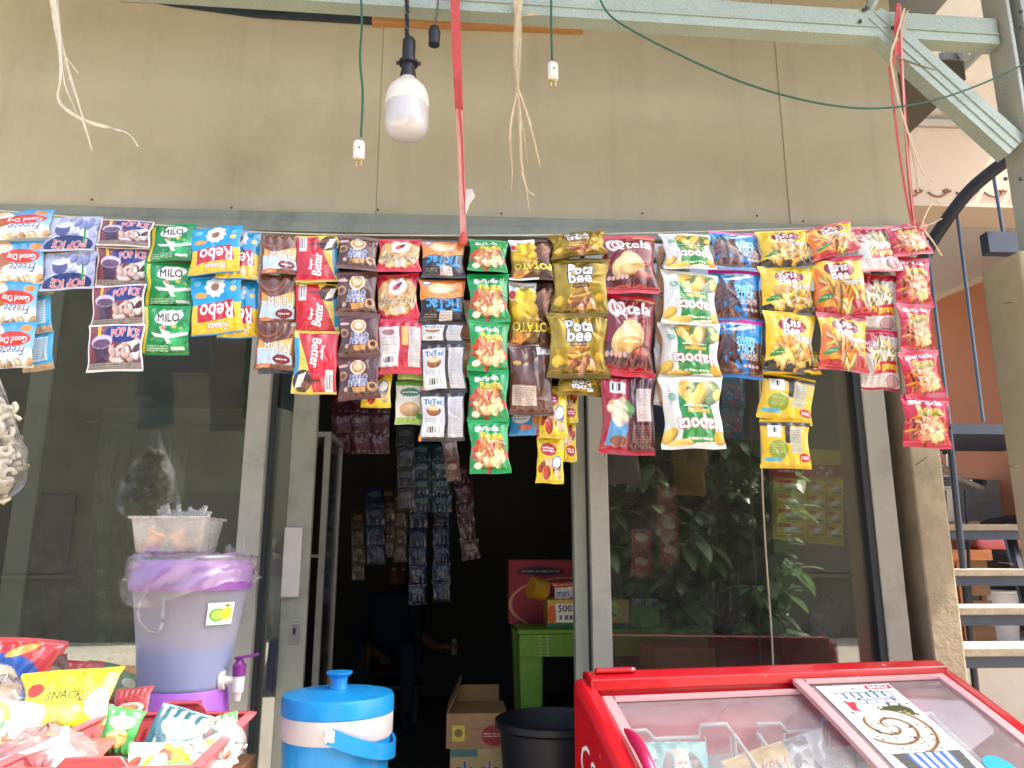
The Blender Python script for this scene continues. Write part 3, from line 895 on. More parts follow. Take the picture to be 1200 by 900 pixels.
@design('noodle_snack', 0.94, 0.087, '#b8c0b8', seal=0.06)
def _(c):
    c.rect(0, 0, 1, 1, '#d8d4cc').rect(0, 0.88, 1, 1, '#b8203c').ell(0.24, 0.74, 0.24, 0.16, '#b01c34').text('Mie', 0.24, 0.74, 0.3, 0.12, '#f0d8d0', '#7a1020', 2, 2)
    c.blobs(0.62, 0.62, 0.34, 0.16, 30, 0.035, ['#f0dc9a', '#e8c878', '#f6ecc8'], 4.5).poly([(0.26, 0.42), (1, 0.5), (1, 0.3), (0.26, 0.24)], '#c82434').text('Mi goreng', 0.63, 0.37, 0.66, 0.15, '#f4d430', '#8a1420', 2, 3, rot=0.05)
    c.ell(0.78, 0.15, 0.2, 0.1, '#c8a4a4').ring(0.78, 0.15, 0.2, 0.1, 0.14, '#a86a70').lines(0.66, 0.1, 0.9, 0.2, 3, '#b04050').lines(0.06, 0.16, 0.5, 0.26, 2, '#a08070').rect(0, 0, 1, 0.045, '#b02038').mottle(0.12)

@design('candy_yellow', 0.78, 0.072, '#d0b020', seal=0.05)
def _(c):
    c.rect(0, 0, 1, 1, '#e4c81c').blobs(0.5, 0.3, 0.4, 0.22, 12, 0.11, ['#8a4a2c', '#d8b888', '#f0dca0', '#b83428', '#e8e4d0'], 1.4).ell(0.4, 0.72, 0.3, 0.14, '#b02430').lines(0.18, 0.66, 0.62, 0.78, 2, '#f4ece0', 0.9).ell(0.74, 0.46, 0.18, 0.14, '#f2ead8').ring(0.74, 0.46, 0.18, 0.14, 0.2, '#3c7ab8').seals('#d8bc1c', 0.06).mottle(0.15)

@design('soup_sachet', 0.72, 0.036, '#d8dcc8', seal=0.04)
def _(c):
    c.rect(0, 0, 1, 1, '#e6e6da').rect(0, 0.9, 1, 1, '#6cae3c').rect(0, 0, 1, 0.16, '#a8c860').ell(0.5, 0.74, 0.36, 0.1, '#2c7a50').lines(0.22, 0.7, 0.78, 0.78, 1, '#f0f4e8', 0.9).ball(0.52, 0.34, 0.38, 0.17, '#d8a870').ball(0.6, 0.38, 0.26, 0.1, '#e8c890').ell(0.84, 0.2, 0.12, 0.08, '#5a9a38').mottle(0.12)

@design('cookie_strip', 0.8, 0.072, '#a86a3c', seal=0.06)
def _(c):
    c.grad('#a8642c', '#d8903c').ball(0.5, 0.5, 0.36, 0.22, '#d8a468').ball(0.45, 0.32, 0.3, 0.16, '#c88c4c').lines(0.1, 0.84, 0.9, 0.94, 1, '#f0e0c0').mottle(0.2)

@design('coffee_blue', 1.5, 0.043, '#b8c8d8', seal=0.04)
def _(c):
    c.rect(0, 0, 1, 1, '#3c94cc').rect(0.68, 0, 1, 1, '#b4242c').ball(0.72, 0.5, 0.12, 0.34, '#c88a50').ell(0.3, 0.6, 0.24, 0.2, '#e4eef4').lines(0.12, 0.5, 0.46, 0.7, 2, '#2c5a94').ball(0.4, 0.26, 0.18, 0.1, '#d86a3c').mottle(0.2)

@design('soap_blue', 0.6, 0.043, '#7ab0c8', seal=0.04)
def _(c):
    c.grad('#2c7a9c', '#78b8c8').text('Daia', 0.5, 0.6, 0.8, 0.16, '#d04060', '#e8f0f4', 5, 3).blobs(0.5, 0.28, 0.36, 0.2, 10, 0.1, ['#d8e8ee', '#c86090', '#8cc4d8'], 1.4).mottle(0.2)

@design('medicine', 1.5, 0.029, '#d8c020', seal=0.04)
def _(c):
    c.rect(0, 0, 1, 1, '#dcc424').rect(0.08, 0.58, 0.5, 0.86, '#c85030').ball(0.56, 0.44, 0.3, 0.2, '#e4e4da', 0.2).rect(0.3, 0.1, 0.9, 0.24, '#7a6a20').rect(0, 0, 1, 0.04, '#7c7020').rect(0, 0, 0.02, 1, '#7c7020').mottle(0.15)

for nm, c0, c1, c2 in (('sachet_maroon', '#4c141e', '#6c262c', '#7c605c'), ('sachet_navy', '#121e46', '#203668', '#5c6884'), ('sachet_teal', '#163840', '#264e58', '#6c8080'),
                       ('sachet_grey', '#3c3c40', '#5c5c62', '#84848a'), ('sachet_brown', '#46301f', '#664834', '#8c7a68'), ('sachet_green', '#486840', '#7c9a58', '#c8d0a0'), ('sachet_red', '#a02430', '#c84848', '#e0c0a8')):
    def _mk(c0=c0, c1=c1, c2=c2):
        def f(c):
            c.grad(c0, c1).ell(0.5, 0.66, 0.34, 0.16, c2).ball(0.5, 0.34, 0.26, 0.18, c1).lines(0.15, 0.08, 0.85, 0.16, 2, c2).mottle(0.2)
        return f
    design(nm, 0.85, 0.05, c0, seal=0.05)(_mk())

@design('chip_bag_redblue', 1.1, 0.13, '#b03030', seal=0.05)
def _(c):
    c.rect(0, 0, 1, 1, '#c83c3c').ell(0.45, 0.4, 0.5, 0.42, '#2c5cb0').ball(0.45, 0.4, 0.26, 0.3, '#e8d8bc').ball(0.52, 0.3, 0.2, 0.2, '#d8b88c').ell(0.6, 0.86, 0.16, 0.05, '#e8b850', 0.4).mottle(0.15)

@design('snack_bag_yellow', 1.45, 0.16, '#d8bc20', seal=0.06)
def _(c):
    c.rect(0, 0, 1, 1, '#ecd420').grad('#e0c41c', '#f4e03c', 0.2, 0.9).ell(0.14, 0.66, 0.1, 0.11, '#c84028').text('SNACK', 0.5, 0.52, 0.42, 0.13, '#4a4420', None, 0, 3, arc=0.2).lines(0.66, 0.4, 0.84, 0.5, 1, '#4a4420', 0.8).ell(0.88, 0.4, 0.12, 0.24, '#c8d4dc').ell(0.88, 0.4, 0.07, 0.14, '#8aa4b8').ball(0.46, 0.24, 0.24, 0.14, '#e8d050').mottle(0.12)

@design('snack_bag_white', 1.3, 0.14, '#e0e0dc', seal=0.06)
def _(c):
    c.rect(0, 0, 1, 1, '#eceae4').blobs(0.5, 0.5, 0.5, 0.4, 26, 0.07, ['#e87a3c', '#f0c040', '#e8e4dc', '#5a9a5c', '#d04838', '#f4f2ec', '#f4f2ec'], 1.9).mottle(0.1)

@design('snack_bag_green', 0.8, 0.1, '#2c7a3c', seal=0.06)
def _(c):
    c.grad('#2c7a3c', '#4a9a4c').ell(0.5, 0.7, 0.36, 0.14, '#e8e4c0').ball(0.5, 0.36, 0.3, 0.2, '#d8b060').mottle(0.2)

@design('snack_bag_red', 1.2, 0.1, '#a83038', seal=0.06)
def _(c):
    c.grad('#b03438', '#c85048').ell(0.5, 0.3, 0.4, 0.2, '#e4d8c8').ball(0.5, 0.3, 0.26, 0.12, '#d89a58').mottle(0.2)

@design('ice_cream_teal', 1.55, 0.072, '#58b0b0', seal=0.02, zig=False)
def _(c):
    c.rect(0, 0, 1, 1, '#6cc4c0').ell(0.2, 0.68, 0.17, 0.12, '#20406c').lines(0.06, 0.6, 0.34, 0.78, 2, '#f4f4f0', 0.95).ell(0.2, 0.3, 0.24, 0.18, '#2a3a6c').ball(0.46, 0.5, 0.07, 0.36, '#5a3830', -0.35).rect(0.44, 0.04, 0.475, 0.2, '#d8b888').ball(0.86, 0.5, 0.07, 0.34, '#4a2c28', 0.4).rect(0.58, 0.12, 0.74, 0.88, '#ece4c8').lines(0.6, 0.3, 0.72, 0.7, 4, '#b83040', 0.9).mottle(0.1)

@design('ice_cream_yellow', 2.4, 0.087, '#d8b850', seal=0.05)
def _(c):
    c.rect(0, 0, 1, 1, '#d8b458').rect(0.6, 0, 0.82, 1, '#4c5a68').blobs(0.72, 0.5, 0.1, 0.4, 10, 0.05, ['#e8e8ec', '#2c3440', '#a8b0b8'], 2).rect(0.82, 0, 1, 1, '#cfd4d8').text('ES KRIM', 0.34, 0.5, 0.4, 0.34, '#8c2c34', None, 0, 2, shear=0.2).mottle(0.12)

@design('ice_cream_green', 2.0, 0.116, '#2a9a5c', seal=0.05)
def _(c):
    c.grad('#1c9a58', '#48b878').ell(0.5, 0.5, 0.3, 0.3, '#e8f0e0').mottle(0.15)

@design('ice_cream_white', 2.0, 0.116, '#d8dce0', seal=0.05)
def _(c):
    c.rect(0, 0, 1, 1, '#dfe2e6').blobs(0.5, 0.5, 0.45, 0.4, 18, 0.07, ['#b8bcc4', '#f2f2f4', '#8a98a8', '#c8a078'], 2.2).mottle(0.2)

@design('biscuit_pack', 1.5, 0.2, '#c06030', seal=0.05)
def _(c):
    c.rect(0, 0, 1, 1, '#e8e4dc').rect(0, 0.72, 1, 1, '#d8602c').lines(0.06, 0.8, 0.94, 0.92, 1, '#f4d8a0', 0.9).text('mari', 0.34, 0.44, 0.46, 0.28, '#2040a0', '#f4f4f4', 2, 5).poly([(0.3, 0.06), (1, 0.4), (1, 0.16), (0.6, 0.06)], '#d8682c').rect(0, 0, 1, 0.1, '#3a6a30').mottle(0.1)

_ARR = {}

INV = {'iced_coffee', 'blueberry_drink', 'sunflower_seed', 'malt_cracker', 'peanut_red', 'corn_snack', 'potato_snack', 'potato_chip_white'}   # these hang upside down over the cord

def art(name, H=380):
    if name not in _ARR:
        d = DES[name]
        c = Cv(d['a'], H, seed=sum(map(ord, name)))
        c.inv = name in INV
        d['fn'](c)
        _ARR[name] = c.c
    return _ARR[name]

_PM = {}

def packet_mesh(name, flip=False, var=0, ny=100):
    k = (name, flip, var)
    if k not in _PM:
        d = DES[name]
        _PM[k] = pillow('packet', art(name), d['a'], d['bulge'], d['seal'], d['back'], FOIL if d['foil'] else FILM, seed=sum(map(ord, name)) * 7 + var * 31, flip=flip, ny=ny, wr=d['wr'], zig=d['zig'])
    return _PM[k]

def link(name, me, parent=None):
    o = bpy.data.objects.new(name, me)
    COL.objects.link(o)
    if parent is not None:
        o.parent = parent
    return o
# ------------------------------------------------------------------ materials of the setting
board = M('painted board', '#c1b99c', 0.7, 0, 0.06, 3, 0.14, 120, stain='#8c8468', stain_amt=0.4, stain_scale=1.8, streak=0.14)
alu = M('grey aluminium', '#959a8a', 0.42, 0.15, 0.08, 5, 0.05, 120, stain='#6c6e64', stain_amt=0.6, stain_scale=9, streak=0.25)
alu_pale = M('pale aluminium', '#b0b0a4', 0.4, 0.2, 0.08, 5, 0.05, 120, stain='#7a7a70', stain_amt=0.6, stain_scale=9, streak=0.25)
gasket = M('dark gasket', '#2c3236', 0.6)
conc = M('rough concrete', '#a49a80', 0.85, 0, 0.14, 9, 0.5, 60, stain='#6c6450', stain_amt=0.6, stain_scale=7)
plaster = M('pier plaster', '#a59b7c', 0.8, 0, 0.07, 5, 0.25, 90, stain='#877c5e', stain_amt=0.5, stain_scale=3)
wood_raw = M('raw plywood', '#b0804c', 0.7, 0, 0.2, 10, 0.2, 120, stretch=(1, 8, 8))
steel_g = galv('galvanised steel', '#aebbac')
steel_b = galv('galvanised post', '#b6bab2')
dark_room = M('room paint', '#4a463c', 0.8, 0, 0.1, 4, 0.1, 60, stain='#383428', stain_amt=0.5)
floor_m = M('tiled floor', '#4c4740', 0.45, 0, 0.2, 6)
ground_m = M('ground concrete', '#a39a8c', 0.9, 0, 0.22, 2.2, 0.5, 30, stain='#6c6458', stain_amt=0.7, stain_scale=1.2)
zinc = M('zinc roof', '#8c8f8c', 0.5, 0.4, 0.1, 3)
black_pl = M('black plastic', '#23262c', 0.45, 0, 0.1, 30)
screw_m = M('rusty screw', '#6c5a40', 0.6, 0.4)

# ground and floor
g = MB().box((-40, -40, -0.2), (40, 40, 0.0)).build('ground', ground_m)
tag(g, 'grey concrete ground around the shop', kind='structure')
fl = MB().box((-3.2, 0.06, 0.0), (1.75, 4.2, 0.2)).build('floor', floor_m)
tag(fl, 'raised tiled floor inside the shop', kind='structure')

# ------------------------------------------------------------------ shop building
XL, XR = -3.0, at(1062, 200, 0).x
Z_HEAD = at(600, 258, 0).z              # underside of the boards
Z_TOP = at(300, -40, 0).z
shop = thing('shop_building', 'beige boarded shop front with grey aluminium windows and an open door', 'building', (0, 0, 0))

def X0(px, py=400):
    return at(px, py, 0).x
seam1, seam2 = at(445, 160, 0).x, at(915, 160, 0).x
gap = 0.0008
rb = random.Random(5)
for i, (xa, xb) in enumerate(((XL, seam1 - gap), (seam1 + gap, seam2 - gap), (seam2 + gap, XR))):
    # boards with a slightly wavy top edge, as cut on site
    n = 14
    top = [(xb + (xa - xb) * k / n, -0.012 - 0.003 * i, Z_TOP + rb.uniform(-0.006, 0.006)) for k in range(n + 1)]
    poly = [(xa, -0.012 - 0.003 * i, Z_HEAD), (xb, -0.012 - 0.003 * i, Z_HEAD)] + top
    b = MB().prism(poly, (0, 0.012, 0)).build('facade_board', board, shop)
    for k in range(int((xb - xa) / 0.45) + 1):
        x = min(xb - 0.03, xa + 0.03 + 0.45 * k + rb.uniform(-0.09, 0.09))
        z = Z_HEAD + rb.uniform(0.014, 0.04)
        s = MB().lathe([(0.004, 0), (0.004, 0.0015), (0.002, 0.0025)], n=8).build('screw', screw_m)
        s.rotation_euler = (math.radians(90), 0, 0)
        s.location = (x, -0.0125 - 0.003 * i, z)
        adopt(s, b)
MB().box((XL, 0.001, Z_HEAD - 0.02), (XR, 0.055, Z_TOP + 0.1)).build('wall_core', M('core board', '#8c8468', 0.8), shop)
# batten, dark strip painting the shaded gap and loose paper along the top of the boards
pa, pb_ = at(432, 22, -0.03), at(680, 24, -0.03)
MB().box((at(436, 30, -0.03).x, -0.045, at(560, 33, -0.03).z), (at(682, 30, -0.03).x, -0.016, at(560, 33, -0.03).z + 0.12)).build('timber_batten', wood_raw, shop, bevel=0.002)
zt = at(300, 14, -0.03).z
gap_shade = M('dark gap shade', '#2e3840', 0.9, 0, 0.2, 20)
MB().prism([(at(150, 3, -0.03).x, -0.03, zt + 0.05), (at(200, 4, -0.03).x, -0.03, zt + 0.02), (at(300, 12, -0.03).x, -0.03, zt - 0.012), (at(437, 24, -0.03).x, -0.03, zt - 0.022), (at(437, 15, -0.03).x, -0.03, zt + 0.02), (at(437, 0, -0.03).x, -0.03, zt + 0.08), (at(150, -8, -0.03).x, -0.03, zt + 0.1)], (0, 0.016, 0)).build('gap_shade_strip', gap_shade, shop)
MB().prism([at(294, -14, -0.05), at(296, 10, -0.05), at(330, 12, -0.05), at(438, -2, -0.05), at(438, -14, -0.05)], (0, 0.004, 0)).build('loose_card', M('loose card', '#b8b4a8', 0.8), shop)
MB().box((at(140, 0, -0.02).x, -0.028, zt + 0.03), (at(432, 0, -0.02).x, -0.0165, zt + 0.3)).build('timber_batten', wood_raw, shop)

# room shell behind the glass
RX1 = X0(1040) + 0.02
YB = 4.0
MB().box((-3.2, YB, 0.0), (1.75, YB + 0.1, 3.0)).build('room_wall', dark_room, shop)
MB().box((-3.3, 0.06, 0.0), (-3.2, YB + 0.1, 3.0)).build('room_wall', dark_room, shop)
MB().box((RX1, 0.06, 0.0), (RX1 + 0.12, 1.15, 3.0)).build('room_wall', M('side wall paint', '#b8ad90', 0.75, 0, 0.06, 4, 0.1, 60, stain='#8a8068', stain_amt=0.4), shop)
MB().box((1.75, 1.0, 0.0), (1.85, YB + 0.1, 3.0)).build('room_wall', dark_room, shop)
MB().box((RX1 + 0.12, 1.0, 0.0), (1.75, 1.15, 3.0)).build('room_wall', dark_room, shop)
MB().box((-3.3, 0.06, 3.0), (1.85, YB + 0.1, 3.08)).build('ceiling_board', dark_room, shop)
MB().box((-3.35, -0.06, Z_TOP + 0.12), (1.9, YB + 0.15, Z_TOP + 0.16)).build('roof_sheet', zinc, shop)
MB().box((-3.2, 0.0, 0.0), (RX1, 0.058, 0.2)).build('door_sill', conc, shop, bevel=0.004)
# concrete column that ends the front at the right
ca, cb_ = X0(1049, 560), X0(1086, 560)
MB().box((ca + 0.03, -0.05, 0), (cb_ + 0.025, 0.30, Z_HEAD - 0.002)).build('column', conc, shop, bevel=0.006)
for (px, py, L) in ((1078, 541, 0.035),):
    p = at(px, py, -0.073)
    MB().tube([p + Vector((-L / 2, 0, -0.012)), p + Vector((L / 2, -0.012, 0.012))], 0.0016, 6).build('nail', screw_m, shop)

# ---- windows and door: frames, gaskets, panes
ZB = 0.2
H2 = Z_HEAD - 0.075

def rect_frame(win, x0, x1, z0, z1, t, y0, y1, m, lt=None, rt=None, top=None, bot=None):
    lt, rt, top, bot = lt or t, rt or t, top or t, bot or t
    MB().box((x0, y0, z0), (x0 + lt, y1, z1)).build('frame_stile', m, win, bevel=0.003)
    MB().box((x1 - rt, y0, z0), (x1, y1, z1)).build('frame_stile', m, win, bevel=0.003)
    MB().box((x0 + lt, y0 + 0.002, z1 - top), (x1 - rt, y1 - 0.002, z1)).build('frame_rail', m, win, bevel=0.003)
    MB().box((x0 + lt, y0 + 0.002, z0), (x1 - rt, y1 - 0.002, z0 + bot)).build('frame_rail', m, win, bevel=0.003)

hd = MB().box((XL, -0.03, Z_HEAD - 0.04), (X0(1052, 262), 0.05, Z_HEAD - 0.002)).build('head_rail', alu, shop, bevel=0.002)
MB().box((XL, -0.045, Z_HEAD - 0.078), (X0(1045, 262), 0.05, Z_HEAD - 0.042)).build('door_track', alu, shop, bevel=0.002)
ZF = Z_HEAD - 0.08
wl = bpy.data.objects.new('display_window', None); COL.objects.link(wl); wl.location = (X0(140), 0, ZB); adopt(wl, shop)
xa, xb = XL, X0(309, 600)
rect_frame(wl, xa, xb, ZB, ZF, 0.05, -0.03, 0.03, alu_pale, rt=0.066, bot=0.06)
MB().box((xa + 0.051, -0.002, ZB + 0.061), (xb - 0.067, 0.004, ZF - 0.051)).build('pane', GLASS, wl)
# sliding door pushed half behind the left window
dr = bpy.data.objects.new('sliding_door', None); COL.objects.link(dr); dr.location = (X0(330), 0.05, ZB); adopt(dr, shop)
dx1 = at(366, 600, 0.035).x
dx0 = dx1 - 0.9
MB().box((dx1 - 0.078, 0.034, ZB), (dx1, 0.058, ZF)).build('frame_stile', alu, dr, bevel=0.003)
MB().box((dx0, 0.034, ZB), (dx0 + 0.07, 0.058, ZF)).build('frame_stile', alu, dr, bevel=0.003)
MB().box((dx0 + 0.071, 0.036, ZB), (dx1 - 0.079, 0.056, ZB + 0.08)).build('frame_rail', alu, dr, bevel=0.003)
MB().box((dx0 + 0.071, 0.036, ZF - 0.07), (dx1 - 0.079, 0.056, ZF)).build('frame_rail', alu, dr, bevel=0.003)
MB().box((dx0 + 0.071, 0.044, ZB + 0.081), (dx1 - 0.079, 0.049, ZF - 0.071)).build('pane', GLASS, dr)
pz0, pz1 = at(340, 700, 0.02).z, at(340, 618, 0.02).z
hx0, hx1 = at(331, 660, 0.02).x, at(352, 660, 0.02).x
tape = M('pale tape', '#c8c4ba', 0.5, 0, 0.1, 20, 0.3, 90)
MB().box((hx0, 0.018, pz0), (hx1, 0.0335, pz1)).build('grip_strip', tape, dr, bevel=0.003)
pk = at(345, 742, 0.03)
lk = MB().obox(pk, (0.012, 0, 0), (0, 0.003, 0), (0, 0, 0.03)).build('lock_plate', M('lock steel', '#a0a098', 0.35, 0.8), dr, bevel=0.004)
k2 = MB().obox(pk + Vector((0, -0.004, 0.006)), (0.004, 0, 0), (0, 0.001, 0), (0, 0, 0.009)).build('keyhole', black_pl, lk)
pk2 = at(318, 780, 0.012)
MB().obox(pk2, (0.011, 0, 0), (0, 0.008, 0), (0, 0, 0.075)).build('pull_handle', M('navy handle', '#1c2638', 0.4), dr, bevel=0.006)
MB().box((xb + 0.001, 0.0, ZB), (xb + 0.012, 0.03, ZF)).build('gasket', gasket, dr)
# double stile right of the doorway, then the right window
wr_ = bpy.data.objects.new('display_window', None); COL.objects.link(wr_); wr_.location = (X0(850), 0, ZB); adopt(wr_, shop)
sx0, sx1 = X0(690, 600), X0(1056, 700)
MB().box((X0(672, 600), 0.0, ZB), (X0(687, 600), 0.05, ZF)).build('frame_stile', alu, wr_, bevel=0.003)
MB().box((X0(687, 600) + 0.001, 0.01, ZB), (sx0 - 0.001, 0.045, ZF)).build('gasket', gasket, wr_)
rect_frame(wr_, sx0, sx1, ZB, ZF, 0.055, -0.03, 0.03, alu_pale, lt=0.058, rt=0.075, bot=0.06)
MB().box((sx0 + 0.059, -0.002, ZB + 0.061), (sx1 - 0.076, 0.004, ZF - 0.056)).build('pane', GLASS, wr_)
MB().box((sx1 - 0.098, -0.026, ZB + 0.061), (sx1 - 0.0765, -0.004, ZF - 0.056)).build('gasket', gasket, wr_)

# ------------------------------------------------------------------ canopy: galvanised truss, post, zinc sheet
YT = -0.45
cn = thing('canopy_frame', 'galvanised steel canopy truss with diagonal brace and screwed post', 'canopy', at(1185, 290, YT))
def pxpoly(pts, Y, d, name, m, parent, **k):
    return MB().prism([at(x, y, Y) for x, y in pts], (0, d, 0)).build(name, m, parent, **k)
zc0 = at(1130, 50, YT).z
zc1 = zc0 + 0.088
cB = Vector(at(1172, 52, YT)); cB.z = 0
cA = atz(400, 3, zc0); cA.z = 0
cdir = (cB - cA).normalized()
cnrm = Vector((cdir.y, -cdir.x, 0))
cnrm = -cnrm if cnrm.y > 0 else cnrm               # towards the lane
print('CHORD', cA, cB)
def CH(s, o, z):
    return cB + cdir * s + cnrm * o + Vector((0, 0, z))
def run(m_, o0, o1, z0, z1, L=3.2):
    return m_.prism([CH(-L, o0, z0), CH(-L, o1, z0), CH(-L, o1, z1), CH(-L, o0, z1)], cdir * L)
ch = MB()
run(ch, 0.0, -0.004, zc0, zc1)                     # web, lips, rolled ribs
run(ch, -0.0045, -0.05, zc0, zc0 + 0.004)
run(ch, -0.0045, -0.05, zc1 - 0.004, zc1)
run(ch, 0.004, 0.0005, zc0 + 0.03, zc0 + 0.034)
cho = ch.build('bottom_chord', steel_g, cn)
xce = cB.x
def ych(px, py=10):
    """depth just in front of the chord along a pixel's direction"""
    r_ = ray(px, py)
    k_ = (cB - Vector((CAM.x, CAM.y, 0))).dot(cnrm) / Vector((r_.x, r_.y, 0)).dot(cnrm)
    return CAM.y + r_.y * k_ - 0.03
# diagonal brace as a lipped channel
pA, pB = at(1022, 18, YT - 0.012), at(1192, 171, YT - 0.012)
dv = (pB - pA).normalized()
nv = Vector((-dv.z, 0, dv.x))
if nv.z < 0:
    nv = -nv
hw = 0.042
br = MB()
cc = (pA + pB) / 2
L = (pB - pA).length / 2
br.obox(cc, dv * L, (0, 0.002, 0), nv * hw)
br.obox(cc - nv * (hw - 0.002) + Vector((0, 0.024, 0)), dv * L, (0, 0.022, 0), nv * 0.002)
br.obox(cc + nv * (hw - 0.002) + Vector((0, 0.024, 0)), dv * L, (0, 0.022, 0), nv * 0.002)
br.obox(cc + nv * 0.012 + Vector((0, -0.004, 0)), dv * L, (0, 0.0018, 0), nv * 0.003)
br.obox(cc - nv * 0.016 + Vector((0, -0.004, 0)), dv * L, (0, 0.0018, 0), nv * 0.003)
bro = br.build('diagonal_brace', steel_g, cn)
# post: two channels back to back
pxl = at(1172, 150, YT + 0.07).x
zpier = at(1170, 292, YT - 0.1).z
po = MB()
po.box((pxl, YT - 0.03, zpier), (pxl + 0.012, YT + 0.07, 3.4))
po.box((pxl + 0.013, YT + 0.02, zpier), (pxl + 0.045, YT + 0.024, 3.4))
po.box((pxl + 0.046, YT - 0.03, zpier), (pxl + 0.062, YT + 0.07, 3.4))
po.box((pxl + 0.063, YT - 0.026, zpier), (pxl + 0.13, YT - 0.02, 3.4))
poo = po.build('post', steel_b, cn, bevel=0.002)
for (o, px, py, y) in ((cho, 1012, 12, YT - 0.016), (bro, 1016, 10, YT - 0.018), (bro, 1008, 25, YT - 0.018), (poo, 1196, 14, YT - 0.034), (poo, 1196, 33, YT - 0.034), (poo, 1178, 210, YT - 0.034), (poo, 1196, 210, YT - 0.03), (bro, 1046, 33, YT - 0.018)):
    p = at(px, py, y)
    s = MB().lathe([(0.006, 0), (0.006, 0.003), (0.0035, 0.006)], n=8).build('screw', M('zinc screw', '#4c5250', 0.4, 0.7))
    s.rotation_euler = (math.radians(90), 0, 0)
    s.location = p
    adopt(s, o)
# upper chord and canopy sheet (above the picture)
run(MB(), -0.004, -0.05, zc1 + 0.45, zc1 + 0.53).build('top_chord', steel_g, cn)
for k in range(7):
    a_, b_ = CH(-3.1 + 0.45 * k, -0.025, zc1), CH(-2.88 + 0.45 * k, -0.025, zc1 + 0.45)
    MB().tube([a_, b_], 0.016, 6).build('web_member', steel_g, cn)
zr = zc1 + 0.55
rf = MB()
n = 70
sh_v, sh_f = [], []
for i in range(n + 1):
    x = -3.4 + 6.3 * i / n
    dz = 0.012 * math.sin(i * math.pi)
    dz = 0.014 if i % 2 else 0.0
    sh_v += [(x, -1.05, zr - 0.03 + dz), (x, 0.3, zr + 0.16 + dz)]
for i in range(n):
    sh_f.append((2 * i, 2 * i + 2, 2 * i + 3, 2 * i + 1))
rf.add(sh_v, sh_f)
rf.build('roof_sheet', zinc, cn, solid=0.002)

# concrete pier under the post
pr = thing('concrete_pier', 'tall beige plastered pier carrying the steel post', 'pier', (at(1180, 600, YT).x, YT, 0))
xp = at(1150, 330, YT + 0.06).x
MB().box((xp, YT - 0.10, 0), (xp + 0.26, YT + 0.06, zpier)).build('shaft', plaster, pr, bevel=0.008)
for (px, py) in ((1184, 547), (1178, 660), (1183, 356)):
    p = at(px, py, YT - 0.103)
    MB().tube([p + Vector((-0.012, 0.006, 0.002)), p + Vector((0, -0.014, 0)), p + Vector((0.012, -0.012, -0.003))], 0.0016, 6).build('nail', screw_m, pr)

# ------------------------------------------------------------------ across the lane: what the glass reflects
opw = M('opposite wall', '#5a5846', 0.85, 0, 0.2, 1.5, 0.2, 40, stain='#3a3c2c', stain_amt=0.5, stain_scale=0.8)
def lane_house(label, x0, x1, h, nwin):
    t = thing('neighbour_house', label, 'building', ((x0 + x1) / 2, -10.2, 0))
    MB().box((x0, -10.4, 0), (x1, -10, h)).build('wall', opw, t)
    MB().box((x0 - 0.3, -10.9, h + 0.001), (x1 + 0.3, -9.5, h + 0.2)).build('roof', M('clay roof', '#7a4a38', 0.85), t)
    for k in range(nwin):
        x = x0 + (x1 - x0) * (k + 0.5) / nwin
        wd = MB().box((x - 0.5, -9.99, 1.0), (x + 0.5, -9.95, 2.2)).build('window', M('dark shutters', '#4a4438', 0.5), t, bevel=0.01)
        s = MB().box((x - 0.6, -9.98, 0.93), (x + 0.6, -9.88, 0.99)).build('sill', MATS['opposite wall'])
        adopt(s, wd)
lane_house('weathered dark house across the lane facing the drinks side of the shop', -10.5, -2.6, 6.0, 3)
lane_house('weathered dark house across the lane behind the leafy shrub', 1.9, 9.5, 5.4, 3)

leafm = bpy.data.materials.new('leaf')
leafm.use_nodes = True
_nt = leafm.node_tree
_b = _nt.nodes['Principled BSDF']
_oi = _nt.nodes.new('ShaderNodeAttribute')
_oi.attribute_name = 'Col'
_nt.links.new(_oi.outputs['Color'], _b.inputs['Base Color'])
_b.inputs['Roughness'].default_value = 0.38
_tr = _nt.nodes.new('ShaderNodeBsdfTranslucent')
_nt.links.new(_oi.outputs['Color'], _tr.inputs[0])
_mx = _nt.nodes.new('ShaderNodeMixShader')
_mx.inputs[0].default_value = 0.3
_nt.links.new(_b.outputs[0], _mx.inputs[1])
_nt.links.new(_tr.outputs[0], _mx.inputs[2])
_nt.links.new(_mx.outputs[0], _nt.nodes['Material Output'].inputs[0])

